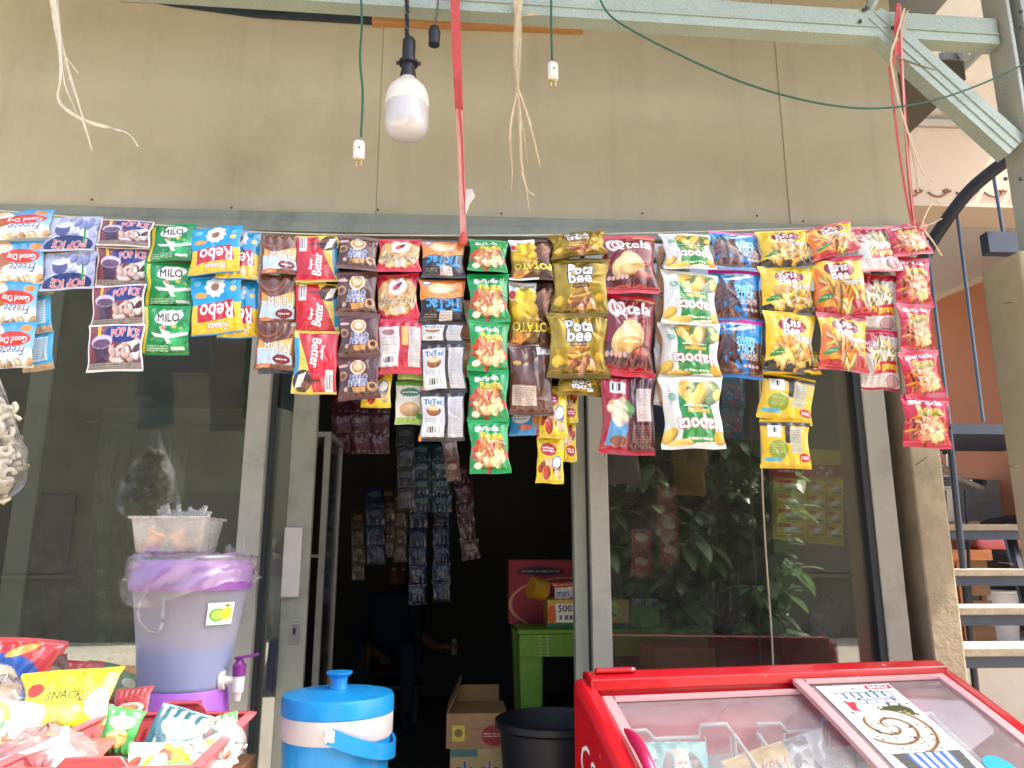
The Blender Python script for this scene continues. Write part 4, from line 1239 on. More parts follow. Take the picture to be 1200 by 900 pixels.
def shrub(name, label, x0, x1, y, z0, z1, n, size, seed, depth=0.5):
    """stems and whorls of broad pointed leaves"""
    rg = random.Random(seed)
    t = thing(name, label, 'shrub', ((x0 + x1) / 2, y, 0))
    st = MB()
    V_, F_, C_ = [], [], []
    stems = int(n / 7)
    for s in range(stems):
        zt = z0 + (z1 - z0) * rg.random() ** 0.8
        edge = 1 - 0.35 * max(0, (zt - z0) / (z1 - z0) - 0.6)
        tip = Vector(((x0 + x1) / 2 + (x1 - x0) / 2 * rg.uniform(-1, 1) * edge, y + rg.uniform(-depth, depth), zt))
        if s % 7 == 0:
            base = Vector((tip.x * 0.5 + (x0 + x1) / 4, y, 0))
            st.tube(smoothpath([base, base.lerp(tip, 0.5) + Vector((rg.uniform(-.1, .1), 0, 0.1)), tip], 4), 0.008, 5)
        g0 = rg.uniform(0.6, 1.25)
        for k in range(7):
            th = k * 0.9 + rg.uniform(-0.3, 0.3)
            pitch = rg.uniform(-0.9, 0.35)
            d = Vector((math.cos(th) * math.cos(pitch), math.sin(th) * math.cos(pitch), math.sin(pitch)))
            L = size * rg.uniform(0.65, 1.2)
            wd = L * rg.uniform(0.5, 0.66)
            sd_ = d.cross(Vector((0, 0, 1))).normalized()
            up = sd_.cross(d).normalized()
            p = tip + d * 0.03
            o = len(V_)
            prof = ((0, 0.05), (0.25, 0.42), (0.5, 0.5), (0.75, 0.32), (1.0, 0.02))
            for (q, ww) in prof:
                droop = up * (-0.25 * L * q * q)
                c0 = p + d * (L * q) + droop
                V_ += [c0 - sd_ * (wd * ww) + up * (0.1 * wd * ww * 2), c0, c0 + sd_ * (wd * ww) + up * (0.1 * wd * ww * 2)]
                gg = g0 * rg.uniform(0.85, 1.15)
                C_ += [(0.10 * gg, 0.19 * gg, 0.07 * gg), (0.15 * gg, 0.24 * gg, 0.11 * gg), (0.10 * gg, 0.19 * gg, 0.07 * gg)]
            for q in range(4):
                for e in (0, 1):
                    F_.append((o + q * 3 + e, o + q * 3 + e + 1, o + q * 3 + e + 4, o + q * 3 + e + 3))
    st.build('stems', M('bark', '#5a4c38', 0.85, 0, 0.3, 12), t, smooth=True)
    me = bpy.data.meshes.new('foliage')
    loc = t.location
    me.from_pydata([v - loc for v in V_], [], F_)
    me.materials.append(leafm)
    a_ = me.color_attributes.new('Col', 'FLOAT_COLOR', 'POINT')
    a_.data.foreach_set('color', np.concatenate([np.array(C_), np.ones((len(C_), 1))], 1).astype(np.float32).ravel())
    me.polygons.foreach_set('use_smooth', [True] * len(me.polygons))
    o = link('foliage', me, t)
    o['kind'] = 'stuff'
    return t

shrub('leafy_shrub', 'broad-leaved green shrub across from the freezer, mirrored in the right window', 0.8, 2.4, -3.6, 0.35, 2.45, 4600, 0.18, 3)
# ------------------------------------------------------------------ line of snack strips
YS = -0.45
rs = random.Random(11)
cordm = M('thin cord', '#c8c4b4', 0.8)
lp = [at(-60, 242, YS), at(60, 252, YS), at(300, 272, YS), at(543, 276, YS), at(760, 273, YS), at(900, 269, YS), at(1082, 264, YS)]
ln = MB().tube(smoothpath(lp, 5), 0.002, 6).build('display_line', cordm)
tag(ln, 'thin cord stretched under the canopy carrying all the snack strips', 'line')

def strip(label, Y, bounds, packs, name='snack_strip', cat='snack strip', yaw=None, group=None):
    """bounds: photo pixels (left, right, y) of every seam from the top; packs: (design, upside down)"""
    top = at((bounds[0][0] + bounds[0][1]) / 2, bounds[0][2], Y)
    t = thing(name, label, cat, top, group)
    cnt = {}
    for i, (ds, fl) in enumerate(packs):
        (a0, a1, ya), (b0, b1, yb) = bounds[i], bounds[i + 1]
        Yk = Y - 0.004 * i + rs.uniform(-0.004, 0.004)
        pt, pb = at((a0 + a1) / 2, ya, Yk), at((b0 + b1) / 2, yb, Yk)
        wid = ((a1 - a0) + (b1 - b0)) / 2 * mpp(pt)
        hgt = (pt - pb).length * 1.035
        v = cnt.get(ds, 0) % 3
        cnt[ds] = cnt.get(ds, 0) + 1
        me = packet_mesh(ds, fl, v)
        o = link('snack_packet', me, t)
        d = (pb - pt).normalized()
        roll = math.atan2(-d.x, -d.z)
        roll = math.atan2(d.x, -d.z)
        o.rotation_euler = (rs.uniform(-0.05, 0.05) - (0.18 if i == 0 else 0), -roll + rs.uniform(-0.035, 0.035), rs.uniform(-0.16, 0.16) + (yaw or 0))
        o.scale = (wid / DES[ds]['a'] * rs.uniform(1.02, 1.10), max(wid, hgt) * rs.uniform(0.85, 1.15), hgt * rs.uniform(0.99, 1.03))
        o.location = pt - top + Vector((rs.uniform(-0.004, 0.004), 0, 0))
    return t

strip('light blue iced coffee sachet strip with cream ends, beside the bag of crackers', YS, [(-8, 62, 247), (-6, 58, 282), (-8, 46, 330), (-14, 40, 378), (-22, 34, 430)], [('iced_coffee', False)] * 4)
strip('pale blue sachet backs hanging behind the light blue iced coffee strip', YS + 0.035, [(20, 62, 335), (24, 60, 348), (28, 61, 390), (26, 60, 432)], [('iced_coffee_back', False)] * 3)
strip('lavender blue fruit drink strip of two upside-down sachets', YS, [(58, 118, 254), (53, 114, 295), (48, 108, 338)], [('blueberry_drink', False)] * 2)
strip('maroon chocolate drink strip of four sachets with a purple cup and yellow straw', YS - 0.005, [(122, 179, 258), (117, 174, 290), (113, 170, 334), (108, 166, 380), (103, 163, 432)], [('chocolate_drink', False)] * 4)
strip('green malt drink strip of three sachets with a white cloud logo', YS, [(181, 229, 263), (176, 226, 308), (171, 223, 358), (165, 218, 413)], [('malt_drink', False)] * 3)
strip('cyan and yellow seed packets, the strip overlapping its twin in front', YS - 0.012, [(229, 283, 266), (226, 282, 323), (225, 281, 391)], [('sunflower_seed', False)] * 2)
strip('cyan and yellow seed packets, the strip half hidden beside the brown malt crackers', YS + 0.012, [(262, 303, 270), (258, 300, 331), (254, 298, 396)], [('sunflower_seed', False)] * 2)
strip('brown malt cracker strip of three packets with a light blue foot', YS - 0.005, [(306, 349, 275), (305, 347, 322), (303, 346, 376), (300, 343, 430)], [('malt_cracker', False)] * 3)
strip('brown and white packet backs peeking out under the malt cracker strip', YS + 0.02, [(309, 347, 380), (308, 347, 438)], [('corn_snack_back', True)])
strip('red and yellow chocolate pie strip, its last packet turned upside down', YS, [(350, 397, 276), (348, 396, 332), (347, 396, 388), (346, 393, 460)], [('chocolate_pie', False)] * 2 + [('chocolate_pie', True)])
strip('dark brown biscuit strip of four packets with blue and white lettering', YS - 0.01, [(400, 442, 277), (398, 441, 318), (398, 442, 369), (397, 441, 417), (396, 443, 466)], [('panda_biscuit', False)] * 4)
strip('yellow candy packet hanging behind the dark brown biscuit strip', YS + 0.03, [(430, 461, 425), (424, 458, 477)], [('candy_yellow', False)])
strip('red peanut strip with a round white emblem and one packet back below', YS, [(444, 490, 280), (443, 491, 321), (443, 492, 373), (443, 491, 436)], [('peanut_red', False)] * 2 + [('peanut_red_back', False)])
strip('white and green soup sachets hanging behind the red peanut strip', YS + 0.04, [(467, 496, 400), (467, 496, 447), (467, 496, 495)], [('soup_sachet', False)] * 2)
strip('orange and black corn snack strip, two fronts above two pale backs', YS - 0.005, [(493, 541, 281), (493, 543, 326), (494, 544, 378), (494, 541, 400), (493, 543, 457), (493, 545, 515)], [('corn_snack', False)] * 2 + [('corn_snack_back', False)] * 3)
strip('tan cookie strip half hidden beside the green roasted peanut strip', YS + 0.04, [(538, 563, 352), (538, 562, 398), (538, 562, 440)], [('cookie_strip', False)] * 2)
strip('green roasted peanut strip of five packets, the longest of all', YS - 0.012, [(551, 594, 281), (550, 594, 321), (551, 595, 377), (550, 596, 434), (550, 597, 492), (551, 597, 553)], [('roast_peanut_green', False)] * 5)
strip('brown and yellow potato snack strip with brown packet backs below', YS, [(598, 644, 281), (598, 646, 331), (597, 648, 404), (598, 648, 482)], [('potato_snack', False)] * 2 + [('potato_snack_back', False)])
strip('blue and red coffee sachet under the brown potato snack backs', YS + 0.04, [(600, 642, 476), (600, 642, 510)], [('coffee_blue', False)])
strip('bright yellow candy strip hanging below the gold potato chips', YS + 0.03, [(634, 664, 452), (632, 663, 512), (630, 662, 565)], [('candy_yellow', False)] * 2)
strip('narrow yellow candy strip against the pale door post', YS + 0.05, [(656, 676, 455), (656, 675, 495), (655, 674, 540)], [('candy_yellow', True)] * 2)
strip('shiny gold potato chip strip of three packets', YS - 0.02, [(646, 706, 272), (648, 711, 303), (644, 710, 367), (642, 713, 438)], [('potato_chip_gold', False)] * 3)
strip('gold packet with potato slices tucked under the gold chip strip', YS + 0.02, [(652, 706, 430), (652, 706, 463)], [('potato_chip_gold', True)])
strip('dark red cassava chip strip of two packets with a packet back below', YS - 0.01, [(706, 764, 276), (708, 770, 346), (706, 764, 437), (706, 764, 528)], [('cassava_chip', False)] * 2 + [('cassava_chip_back', False)])
strip('white and green potato chip strip of four upside-down packets', YS - 0.02, [(776, 830, 274), (775, 840, 319), (773, 840, 378), (775, 842, 442), (776, 848, 521)], [('potato_chip_white', False)] * 4)
strip('pale backs of white chip packets showing beside the dark red cassava strip', YS + 0.02, [(768, 808, 286), (765, 808, 345), (765, 808, 410), (768, 808, 475)], [('ice_cream_white', False)] * 3)
strip('blue chocolate stick strip of three packets with pink seams', YS, [(830, 887, 272), (832, 892, 317), (834, 893, 374), (836, 890, 439)], [('sweet_stick', False)] * 3)
strip('yellow and black corn puff strip of three bulging packets', YS - 0.015, [(886, 944, 270), (890, 952, 313), (894, 956, 366), (896, 962, 434)], [('corn_puff_yellow', False)] * 3)
strip('yellow packet backs with red price ovals hanging under the corn puff strip', YS + 0.01, [(888, 958, 412), (892, 958, 440), (893, 946, 492), (894, 951, 546)], [('corn_puff_back', False)] * 3)
strip('yellow and red fries snack strip of three packets', YS - 0.02, [(938, 995, 264), (950, 1010, 300), (955, 1016, 368), (957, 1014, 432)], [('fries_snack_yellow', False)] * 3)
strip('silver and red fried noodle snack strip of three packets', YS - 0.005, [(992, 1042, 266), (1004, 1049, 321), (1008, 1051, 386), (1012, 1053, 454)], [('noodle_snack', False)] * 3)
strip('red roasted peanut strip of five packets at the knotted end of the cord', YS - 0.015, [(1034, 1080, 263), (1046, 1088, 301), (1048, 1090, 356), (1052, 1096, 411), (1058, 1110, 522 - 58), (1062, 1112, 522)], [('roast_peanut_red', False)] * 5)

# ------------------------------------------------------------------ raffia ropes, cables, lamp
redraf = M('red raffia', '#c8504e', 0.45, 0, 0.25, 40, 0.3, 120, stretch=(6, 6, 1))
pinkraf = M('pink raffia', '#d89a90', 0.45, 0, 0.25, 40, 0.3, 120, stretch=(6, 6, 1))
straw = M('straw raffia', '#d0be9c', 0.6, 0, 0.25, 40, 0.3, 120, stretch=(6, 6, 1))
zt_ = zc0 + 0.11

def raffia_tails(parent, m, top, tails, Y, wid):
    for (pts, wd) in tails:
        MB().ribbon(smoothpath([at(x, y, Y + rs.uniform(-0.012, 0.012)) for x, y in pts], 5), wd * wid, 0.0012, (1, 0, 0), rs.uniform(-1.5, 1.5)).build('strand', m, parent, smooth='all')

t = thing('raffia_rope', 'straight red raffia rope tied from the truss to the cord beside the green peanut strip', 'rope', at(543, 276, YS - 0.01))
Yr = YS - 0.02
Yc = ych(535)
MB().ribbon([at(533, -12, Yc), at(535, 60, Yc * 0.7 + Yr * 0.3), at(538, 130, Yc * 0.4 + Yr * 0.6)], [0.026, 0.025, 0.022], 0.005, twist=0.3).build('strand', redraf, t, smooth=True)
MB().ribbon([at(538, 128, Yc * 0.4 + Yr * 0.6 - 0.002), at(541, 200, Yc * 0.2 + Yr * 0.8), at(543, 276, Yr)], [0.019, 0.017, 0.016], 0.004, twist=0.4).build('strand', pinkraf, t, smooth=True)
MB().ribbon([at(535, 90, Yc * 0.6 + Yr * 0.4 - 0.006), at(541, 160, Yc * 0.3 + Yr * 0.7 - 0.006), at(545, 262, Yr - 0.004), at(543, 282, Yr - 0.004)], 0.005, 0.002, twist=1.5).build('strand', redraf, t, smooth=True)
MB().add([at(546, 222, Yr - 0.008), at(553, 221, Yr - 0.014), at(557, 230, Yr - 0.02), at(550, 240, Yr - 0.012), at(546, 252, Yr - 0.006), at(545, 238, Yr - 0.02)], [(0, 1, 5), (1, 2, 5), (2, 3, 5), (3, 4, 5), (4, 0, 5)]).build('knot_end', M('white film', '#d8cfc6', 0.4), t, solid=0.001)
MB().lathe([(0.003, -0.02), (0.011, -0.012), (0.013, 0.0), (0.009, 0.012), (0.003, 0.02)], at(543, 280, Yr), 10).build('knot', redraf, t, smooth='all')

t = thing('raffia_rope', 'bundle of red and straw raffia looped over the diagonal brace', 'rope', at(1076, 266, YS))
Yq = YT - 0.035
for k, (pts, wd, m_) in enumerate((
        ([(1051, 6), (1054, 60), (1060, 120), (1064, 190), (1071, 264)], 0.009, redraf), ([(1055, 8), (1058, 90), (1061, 150), (1066, 210), (1072, 266)], 0.006, pinkraf),
        ([(1042, 78), (1048, 130), (1054, 180), (1062, 230), (1069, 264)], 0.006, redraf), ([(1060, 10), (1050, 45), (1044, 70), (1053, 120), (1066, 160), (1080, 200), (1094, 214)], 0.006, straw),
        ([(1064, 12), (1052, 48), (1046, 75), (1056, 130), (1070, 185), (1076, 225)], 0.004, straw), ([(1053, 4), (1050, 30), (1050, 60), (1046, 78)], 0.012, redraf),
        ([(1078, 268), (1088, 245), (1096, 236), (1102, 240)], 0.003, straw), ([(1078, 266), (1092, 262), (1104, 256)], 0.003, straw), ([(1080, 266), (1094, 284), (1104, 300)], 0.004, straw),
        ([(1048, 66), (1075, 76), (1096, 82)], 0.008, M('brown raffia', '#7c6c54', 0.7)))):
    MB().ribbon(smoothpath([at(x, y, Yq - 0.003 * (k % 4)) for x, y in pts], 5), wd, 0.0025, twist=0.8 * (-1) ** k).build('strand', m_, t, smooth=True)
MB().lathe([(0.004, -0.018), (0.016, -0.01), (0.02, 0.002), (0.013, 0.014), (0.003, 0.02)], at(1078, 268, YS - 0.012), 10).build('knot', M('pink knot', '#d87a80', 0.5), t, smooth='all')

t = thing('raffia_tail', 'frayed straw raffia tail hanging from the truss over the boards', 'rope', at(606, 2, ych(606)))
Yq = ych(606)
raffia_tails(t, straw, None, [
    ([(610, -6), (606, 30), (604, 70), (606, 100)], 2.2), ([(604, -6), (608, 34), (607, 80), (606, 110)], 2.0), ([(606, 20), (618, 18), (632, 17)], 0.7),
    ([(606, 98), (602, 130), (598, 160), (600, 200), (599, 222)], 0.7), ([(606, 98), (609, 140), (611, 190), (616, 220), (620, 246)], 0.9), ([(607, 104), (616, 130), (626, 165), (633, 196)], 0.7),
    ([(606, 100), (610, 135), (615, 170), (618, 192)], 0.6), ([(606, 108), (599, 140), (597, 165)], 0.5), ([(607, 110), (618, 132), (623, 148)], 0.4), ([(611, 200), (618, 222), (627, 229)], 0.4)], Yq, 0.0085)
t = thing('raffia_tail', 'pale raffia tail with a kinked end, by itself over the drink sachets', 'rope', at(70, 2, ych(70)))
Yq = ych(70)
raffia_tails(t, M('pale raffia', '#e0d6c0', 0.6, 0, 0.2, 40), None, [
    ([(61, -8), (68, 40), (78, 80), (92, 125), (108, 177)], 2.0), ([(66, -8), (70, 50), (71, 90), (68, 115), (80, 130), (104, 143), (130, 150), (144, 154)], 0.9), ([(64, 0), (70, 60), (76, 100), (90, 132)], 1.2), ([(144, 153), (154, 160), (162, 172)], 0.3), ([(72, 60), (84, 76), (92, 86)], 0.3)], Yq, 0.009)

green = M('green cable', '#1e5c48', 0.45)
plugw = M('white plug plastic', '#e2dfd4', 0.35)
brass = M('brass prong', '#c8a860', 0.3, 0.9)

def plug_cable(label, pts, px, py, Y):
    p = at(px, py, Y)
    t = thing('plug_cable', label, 'cable', p)
    MB().tube(smoothpath([at(x, y, Y) for x, y in pts], 6), 0.0032, 8).build('cable', green, t, smooth='all')
    k = mpp(p)
    b = MB().lathe([(0.011, 0.0), (0.0145, 0.002), (0.015, 0.04), (0.0135, 0.05), (0.006, 0.053)], p + Vector((0, 0, -0.036)), 8, fn=lambda th, z: 1.0).build('plug', plugw, t, smooth=True, bevel=0.001)
    b.scale = (1.1, 0.85, 1.0)
    b.rotation_euler = (0, 0, math.radians(22.5))
    for dx in (-0.0065, 0.0065):
        q = MB().tube([p + Vector((dx, 0, -0.034)), p + Vector((dx, 0, -0.058))], 0.0022, 8).build('prong', brass)
        adopt(q, b) if False else adopt(q, t)
    s = MB().lathe([(0.003, 0), (0.003, 0.002)], n=8).build('screw', M('plug screw', '#6a6a66', 0.4, 0.7))
    s.rotation_euler = (math.radians(90), 0, 0)
    s.location = p + Vector((0.002, -0.0105, -0.008))
    adopt(s, t)
    return t

plug_cable('green cable with a white plug hanging beside the light bulb', [(423, -8), (424, 30), (422, 70), (425, 110), (423, 160)], 421, 172, ych(423))
plug_cable('short green cable with a white plug hanging between raffia tail and brace', [(646, -8), (646, 30), (647, 70)], 648, 80, ych(647))
w1 = MB().tube(smoothpath([at(x, y, min(YT - 0.05, ych(x) - 0.01)) for x, y in ((700, -6), (722, 24), (800, 66), (880, 100), (960, 121), (1030, 127), (1100, 116), (1170, 90), (1215, 66))], 6), 0.0028, 8).build('green_cable', green, smooth='all')
tag(w1, 'long thin green cable sagging across the boards to the post', 'cable')

def lamp():
    YL = ych(477)
    p = at(477, 125, YL)
    k = mpp(p)
    t = thing('hanging_bulb', 'large white light bulb in a black holder hanging on twisted wires', 'light bulb', p)
    r = 25.5 * k
    z = lambda py: (at(477, py, YL).z - p.z)
    MB().lathe([(0.35 * r, z(92)), (0.42 * r, z(95)), (0.62 * r, z(99)), (0.84 * r, z(105)), (0.96 * r, z(112)), (r, z(120)), (r * 1.01, z(126))], p, 40).build('bulb_base', M('bulb white', '#e6e3d6', 0.4), t, smooth=True)
    MB().lathe([(r * 0.985, z(125.5)), (r, z(130)), (r, z(143)), (0.98 * r, z(149)), (0.91 * r, z(154)), (0.76 * r, z(158.5)), (0.5 * r, z(161.5)), (0.2 * r, z(162.7)), (0.005, z(163))], p, 40).build('diffuser', M('frosted diffuser', '#c9c9cc', 0.16, 0, 0.02, sss=0.0, coat=0.6), t, smooth=True)
    s = MB().lathe([(0.36 * r, z(96)), (0.37 * r, z(88)), (0.30 * r, z(80)), (0.30 * r, z(76)), (0.45 * r, z(75.5)), (0.45 * r, z(72.5)), (0.30 * r, z(72)), (0.31 * r, z(58)), (0.30 * r, z(48)), (0.22 * r, z(45)), (0.06 * r, z(43))], p, 28).build('socket', black_pl, t, smooth=True)
    for sx in (-1, 1):
        q = MB().tube([p + Vector((sx * 0.3 * r, 0, z(74))), p + Vector((sx * 0.56 * r, 0, z(74)))], 0.09 * r, 8).build('lug', black_pl)
        adopt(q, s)
    for j in range(3):
        pts = [(477 + 2.2 * math.sin(2.1 * i + j * 2.1), 46 - 5.5 * i) for i in range(12)]
        MB().tube(smoothpath([at(x, y, YL + 0.003 * math.cos(2.1 * i + 2.1 * j)) for i, (x, y) in enumerate(pts)], 3), 0.0026, 6).build('wire', black_pl if j < 2 else M('grey flex', '#4c5256', 0.5), t, smooth='all')
lamp()
YE = ych(510)
p = at(509, 40, YE)
t = thing('empty_socket', 'small empty black lamp socket hanging next to the light bulb', 'lamp socket', p)
MB().lathe([(0.012, -0.036), (0.0155, -0.034), (0.0155, -0.006), (0.017, 0.0), (0.017, 0.006), (0.013, 0.02), (0.004, 0.024)], p, 20).build('socket', black_pl, t, smooth=True)
MB().tube(smoothpath([p + Vector((0, 0, 0.022)), at(512, 15, YE), at(514, -10, YE)], 4), 0.003, 6).build('wire', M('grey wire', '#5c5a52', 0.6), t, smooth='all')

# bag of crackers at the left end of the cord
pc = at(-10, 430, YS - 0.06)
t = thing('cracker_bag', 'clear plastic bag of pale puffed crackers hanging at the end of the cord', 'snack bag', pc)
rb2 = random.Random(4)
bagm = mpp(pc)
def rad_bag(z):
    q = (z) / (at(-10, 590, YS - 0.06).z - pc.z)       # 0 top .. 1 bottom
    return q
zb = at(-10, 592, YS - 0.06).z - pc.z
prof = []
for i in range(15):
    q = i / 14
    r = 0.012 + 0.092 * math.sin(min(1, q * 1.25) * math.pi / 2) ** 1.3 * (1 if q < 0.8 else math.sqrt(max(0.02, 1 - ((q - 0.8) / 0.2) ** 2)))
    prof.append((r, zb * q))
bag = MB().lathe(prof[::-1], pc, 28, fn=lambda th, z: 1 + 0.06 * math.sin(5 * th + 30 * z) + 0.03 * math.sin(11 * th - 50 * z)).build('clear_bag', CLEAR, t, smooth='all')
crk = M('puffed cracker', '#f2ead2', 0.8, 0, 0.15, 40, 0.5, 150)
cr_me = None
for i in range(150):
    q = 0.22 + 0.74 * rb2.random()
    r = prof[int(q * 14)][0] * 0.86 * math.sqrt(rb2.random())
    th = rb2.random() * 6.283
    c_ = pc + Vector((r * math.cos(th), r * math.sin(th), zb * q))
    if cr_me is None:
        o = MB().tube(smoothpath([(0, 0, 0), (0.012, 0.006, 0.004), (0.02, 0.0, 0.012), (0.014, -0.01, 0.02), (0, -0.008, 0.022)], 3), 0.006, 6).build('cracker', crk, smooth='all')
        cr_me = o.data
    else:
        o = link('cracker', cr_me)
    o.rotation_euler = (rb2.uniform(0, 6), rb2.uniform(0, 6), rb2.uniform(0, 6))
    o.location = c_
    adopt(o, t)
MB().tube([pc + Vector((0, 0, -0.005)), at(-10, 244, YS - 0.01)], 0.002, 6).build('tie', cordm, t)
# ------------------------------------------------------------------ freezer
ZFZ = 0.975
P0, P1 = atz(670, 791, ZFZ), atz(1104, 776, ZFZ)
fx = (P1 - P0)
FW = fx.length
fx.normalize()
fy = Vector((fx.y, -fx.x, 0))                     # towards the lane
if fy.y > 0:
    fy = -fy
fz = Vector((0, 0, 1))
print('FREEZER', P0, P1, FW)

def F(x, d, z):
    return P0 + fx * x + fy * d + Vector((0, 0, z - ZFZ))

red = M('red freezer shell', '#d01422', 0.3, 0, 0.08, 8, 0.03, 60, coat=0.4, stain='#9c1a20', stain_amt=0.5, stain_scale=5, chips='#e0c4c0')
redin = M('red reflection band', '#d03848', 0.4, 0, 0.05, 8)
pinkpl = M('pale lid frame', '#dcacac', 0.4, 0, 0.05, 8)
frost = M('frosted liner', '#eceff0', 0.5, 0, 0.1, 12, 0.4, 40, stain='#eef2f4', stain_amt=0.8, stain_scale=8)
wirew = M('white wire', '#dcdcd8', 0.4)
fr = thing('ice_cream_freezer', 'red chest freezer with a sloping glass lid and an ice cream poster', 'freezer', F(FW / 2, 0.35, 0))
FD = 0.68
def lidz(d):
    """height of the lid's rim over the depth: flat at the back, then sloping and rounding to the front"""
    return ZFZ - 0.015 - 0.32 * (d / FD) ** 1.12
N = 14
ds_ = [FD * i / N for i in range(N + 1)]
# side cheeks
for sx, nm in ((0, 'side_panel'), (FW - 0.05, 'side_panel')):
    poly = [F(sx, 0, 0.06)] + [F(sx, d, lidz(d) + 0.012) for d in ds_] + [F(sx, FD, 0.06)]
    c = MB().prism(poly, fx * 0.05).build(nm, red, fr, smooth=True, bevel=0.018, seg=4)
    if sx == 0:
        cheek = c
MB().prism([F(0.051, 0, 0.06), F(0.051, 0, ZFZ - 0.004), F(0.051, 0.045, ZFZ - 0.004), F(0.051, 0.045, 0.06)], fx * (FW - 0.102)).build('back_panel', red, fr, bevel=0.008)
MB().prism([F(0.051, FD, 0.06), F(0.051, FD, lidz(FD) + 0.004), F(0.051, FD - 0.05, lidz(FD - 0.05) + 0.004), F(0.051, FD - 0.05, 0.06)], fx * (FW - 0.102)).build('front_panel', red, fr, bevel=0.012)
MB().prism([F(0.051, 0.046, 0.10), F(0.051, FD - 0.051, 0.10), F(0.051, FD - 0.051, 0.14), F(0.051, 0.046, 0.14)], fx * (FW - 0.102)).build('base', M('grey base', '#5c5c60', 0.6), fr)
for sx in (0.08, FW - 0.12):
    for d in (0.08, FD - 0.1):
        MB().lathe([(0.025, 0), (0.025, 0.058)], F(sx, d, 0), 14).build('foot', black_pl, fr)
# liner: white below, red band painted as the shell's reflection above
lz = 0.83
li = MB()
for (a_, b_) in (((0.051, 0.0465), (FW - 0.051, 0.0465)), ((FW - 0.0515, 0.047), (FW - 0.0515, FD - 0.052)), ((FW - 0.052, FD - 0.0515), (0.052, FD - 0.0515)), ((0.0515, FD - 0.052), (0.0515, 0.047))):
    li.add([F(*a_, 0.3), F(*b_, 0.3), F(*b_, lz - (0.03 if a_[1] < 0.1 and b_[1] < 0.1 else 0.26)), F(*a_, lz - (0.03 if a_[1] < 0.1 and b_[1] < 0.1 else 0.26))], [(0, 1, 2, 3)])
li.add([F(0.052, 0.047, 0.3), F(FW - 0.052, 0.047, 0.3), F(FW - 0.052, FD - 0.052, 0.3), F(0.052, FD - 0.052, 0.3)], [(0, 1, 2, 3)])
li.build('liner', frost, fr)
# ledge that carries the baskets and the painted red reflection at the back
MB().prism([F(0.053, 0.047, lz - 0.03), F(0.053, 0.047, lz + 0.10), F(0.053, 0.052, lz + 0.10), F(0.053, 0.07, lz - 0.03)], fx * (FW - 0.106)).build('reflection_band', redin, fr)
# top rim at the back
MB().prism([F(0.03, -0.012, ZFZ - 0.03), F(0.03, -0.012, ZFZ + 0.006), F(0.03, 0.02, ZFZ + 0.008), F(0.03, 0.055, ZFZ - 0.003), F(0.03, 0.055, ZFZ - 0.03)], fx * (FW - 0.06)).build('back_rim', red, fr, bevel=0.004)
MB().prism([F(0.05, 0.02, ZFZ + 0.0085), F(0.05, 0.02, ZFZ + 0.018), F(0.05, 0.038, ZFZ + 0.016), F(0.05, 0.038, ZFZ + 0.0065)], fx * 0.10).build('lid_stop', red, fr, bevel=0.003)
# two sliding glass lids
def lid(x0, x1, dz, nm='glass_lid'):
    g = bpy.data.objects.new(nm, None)
    COL.objects.link(g)
    g.location = F((x0 + x1) / 2, 0.3, ZFZ)
    adopt(g, fr)
    t_ = 0.027
    dd = [0.058 + (FD - 0.03 - 0.058) * i / N for i in range(N + 1)]
    gl = MB()
    vv, ff = [], []
    for i, d in enumerate(dd):
        vv += [F(x0 + t_, d, lidz(d) + dz), F(x1 - t_, d, lidz(d) + dz)]
    for i in range(N):
        ff.append((2 * i, 2 * i + 1, 2 * i + 3, 2 * i + 2))
    gl.add(vv, ff).build('pane', LIDGLASS, g, smooth='all')
    for xx in (x0, x1 - t_):
        m_ = MB()
        vv, ff = [], []
        for d in dd:
            z = lidz(d) + dz
            vv += [F(xx, d, z - 0.006), F(xx + t_, d, z - 0.006), F(xx + t_, d, z + 0.008), F(xx, d, z + 0.008)]
        for i in range(N):
            for j in range(4):
                ff.append((i * 4 + j, i * 4 + (j + 1) % 4, (i + 1) * 4 + (j + 1) % 4, (i + 1) * 4 + j))
        ff += [(3, 2, 1, 0), tuple(N * 4 + j for j in range(4))]
        m_.add(vv, ff).build('lid_frame', pinkpl, g, smooth=True, bevel=0.002)
    d = dd[0]
    MB().obox(F((x0 + x1) / 2, d + 0.009, lidz(d) + dz + 0.001), fx * ((x1 - x0) / 2 - t_ - 0.0005), fy * 0.009, (0, 0, 0.006)).build('lid_frame', pinkpl, g, bevel=0.002)
    d = dd[-1]
    MB().obox(F((x0 + x1) / 2, d - 0.009, lidz(d) + dz + 0.001), fx * ((x1 - x0) / 2 - t_ - 0.0005), fy * 0.009, (0, 0, 0.006)).build('lid_frame', pinkpl, g, bevel=0.002)
    return g
xm = 0.53 * FW
g1 = lid(0.053, xm + 0.06, -0.012)
g2 = lid(xm, FW - 0.053, 0.010)
# magenta bumper on the left cheek
bp_ = [F(0.056, d, lidz(d) + 0.012 + 0.02 * math.sin(math.pi * (d - 0.2) / 0.18)) for d in [0.2 + 0.18 * i / 8 for i in range(9)]]
MB().tube(bp_, [0.004, 0.009, 0.012, 0.013, 0.013, 0.013, 0.012, 0.009, 0.004], 8).build('lid_grip', M('magenta grip', '#b81c50', 0.4), g1, smooth='all')
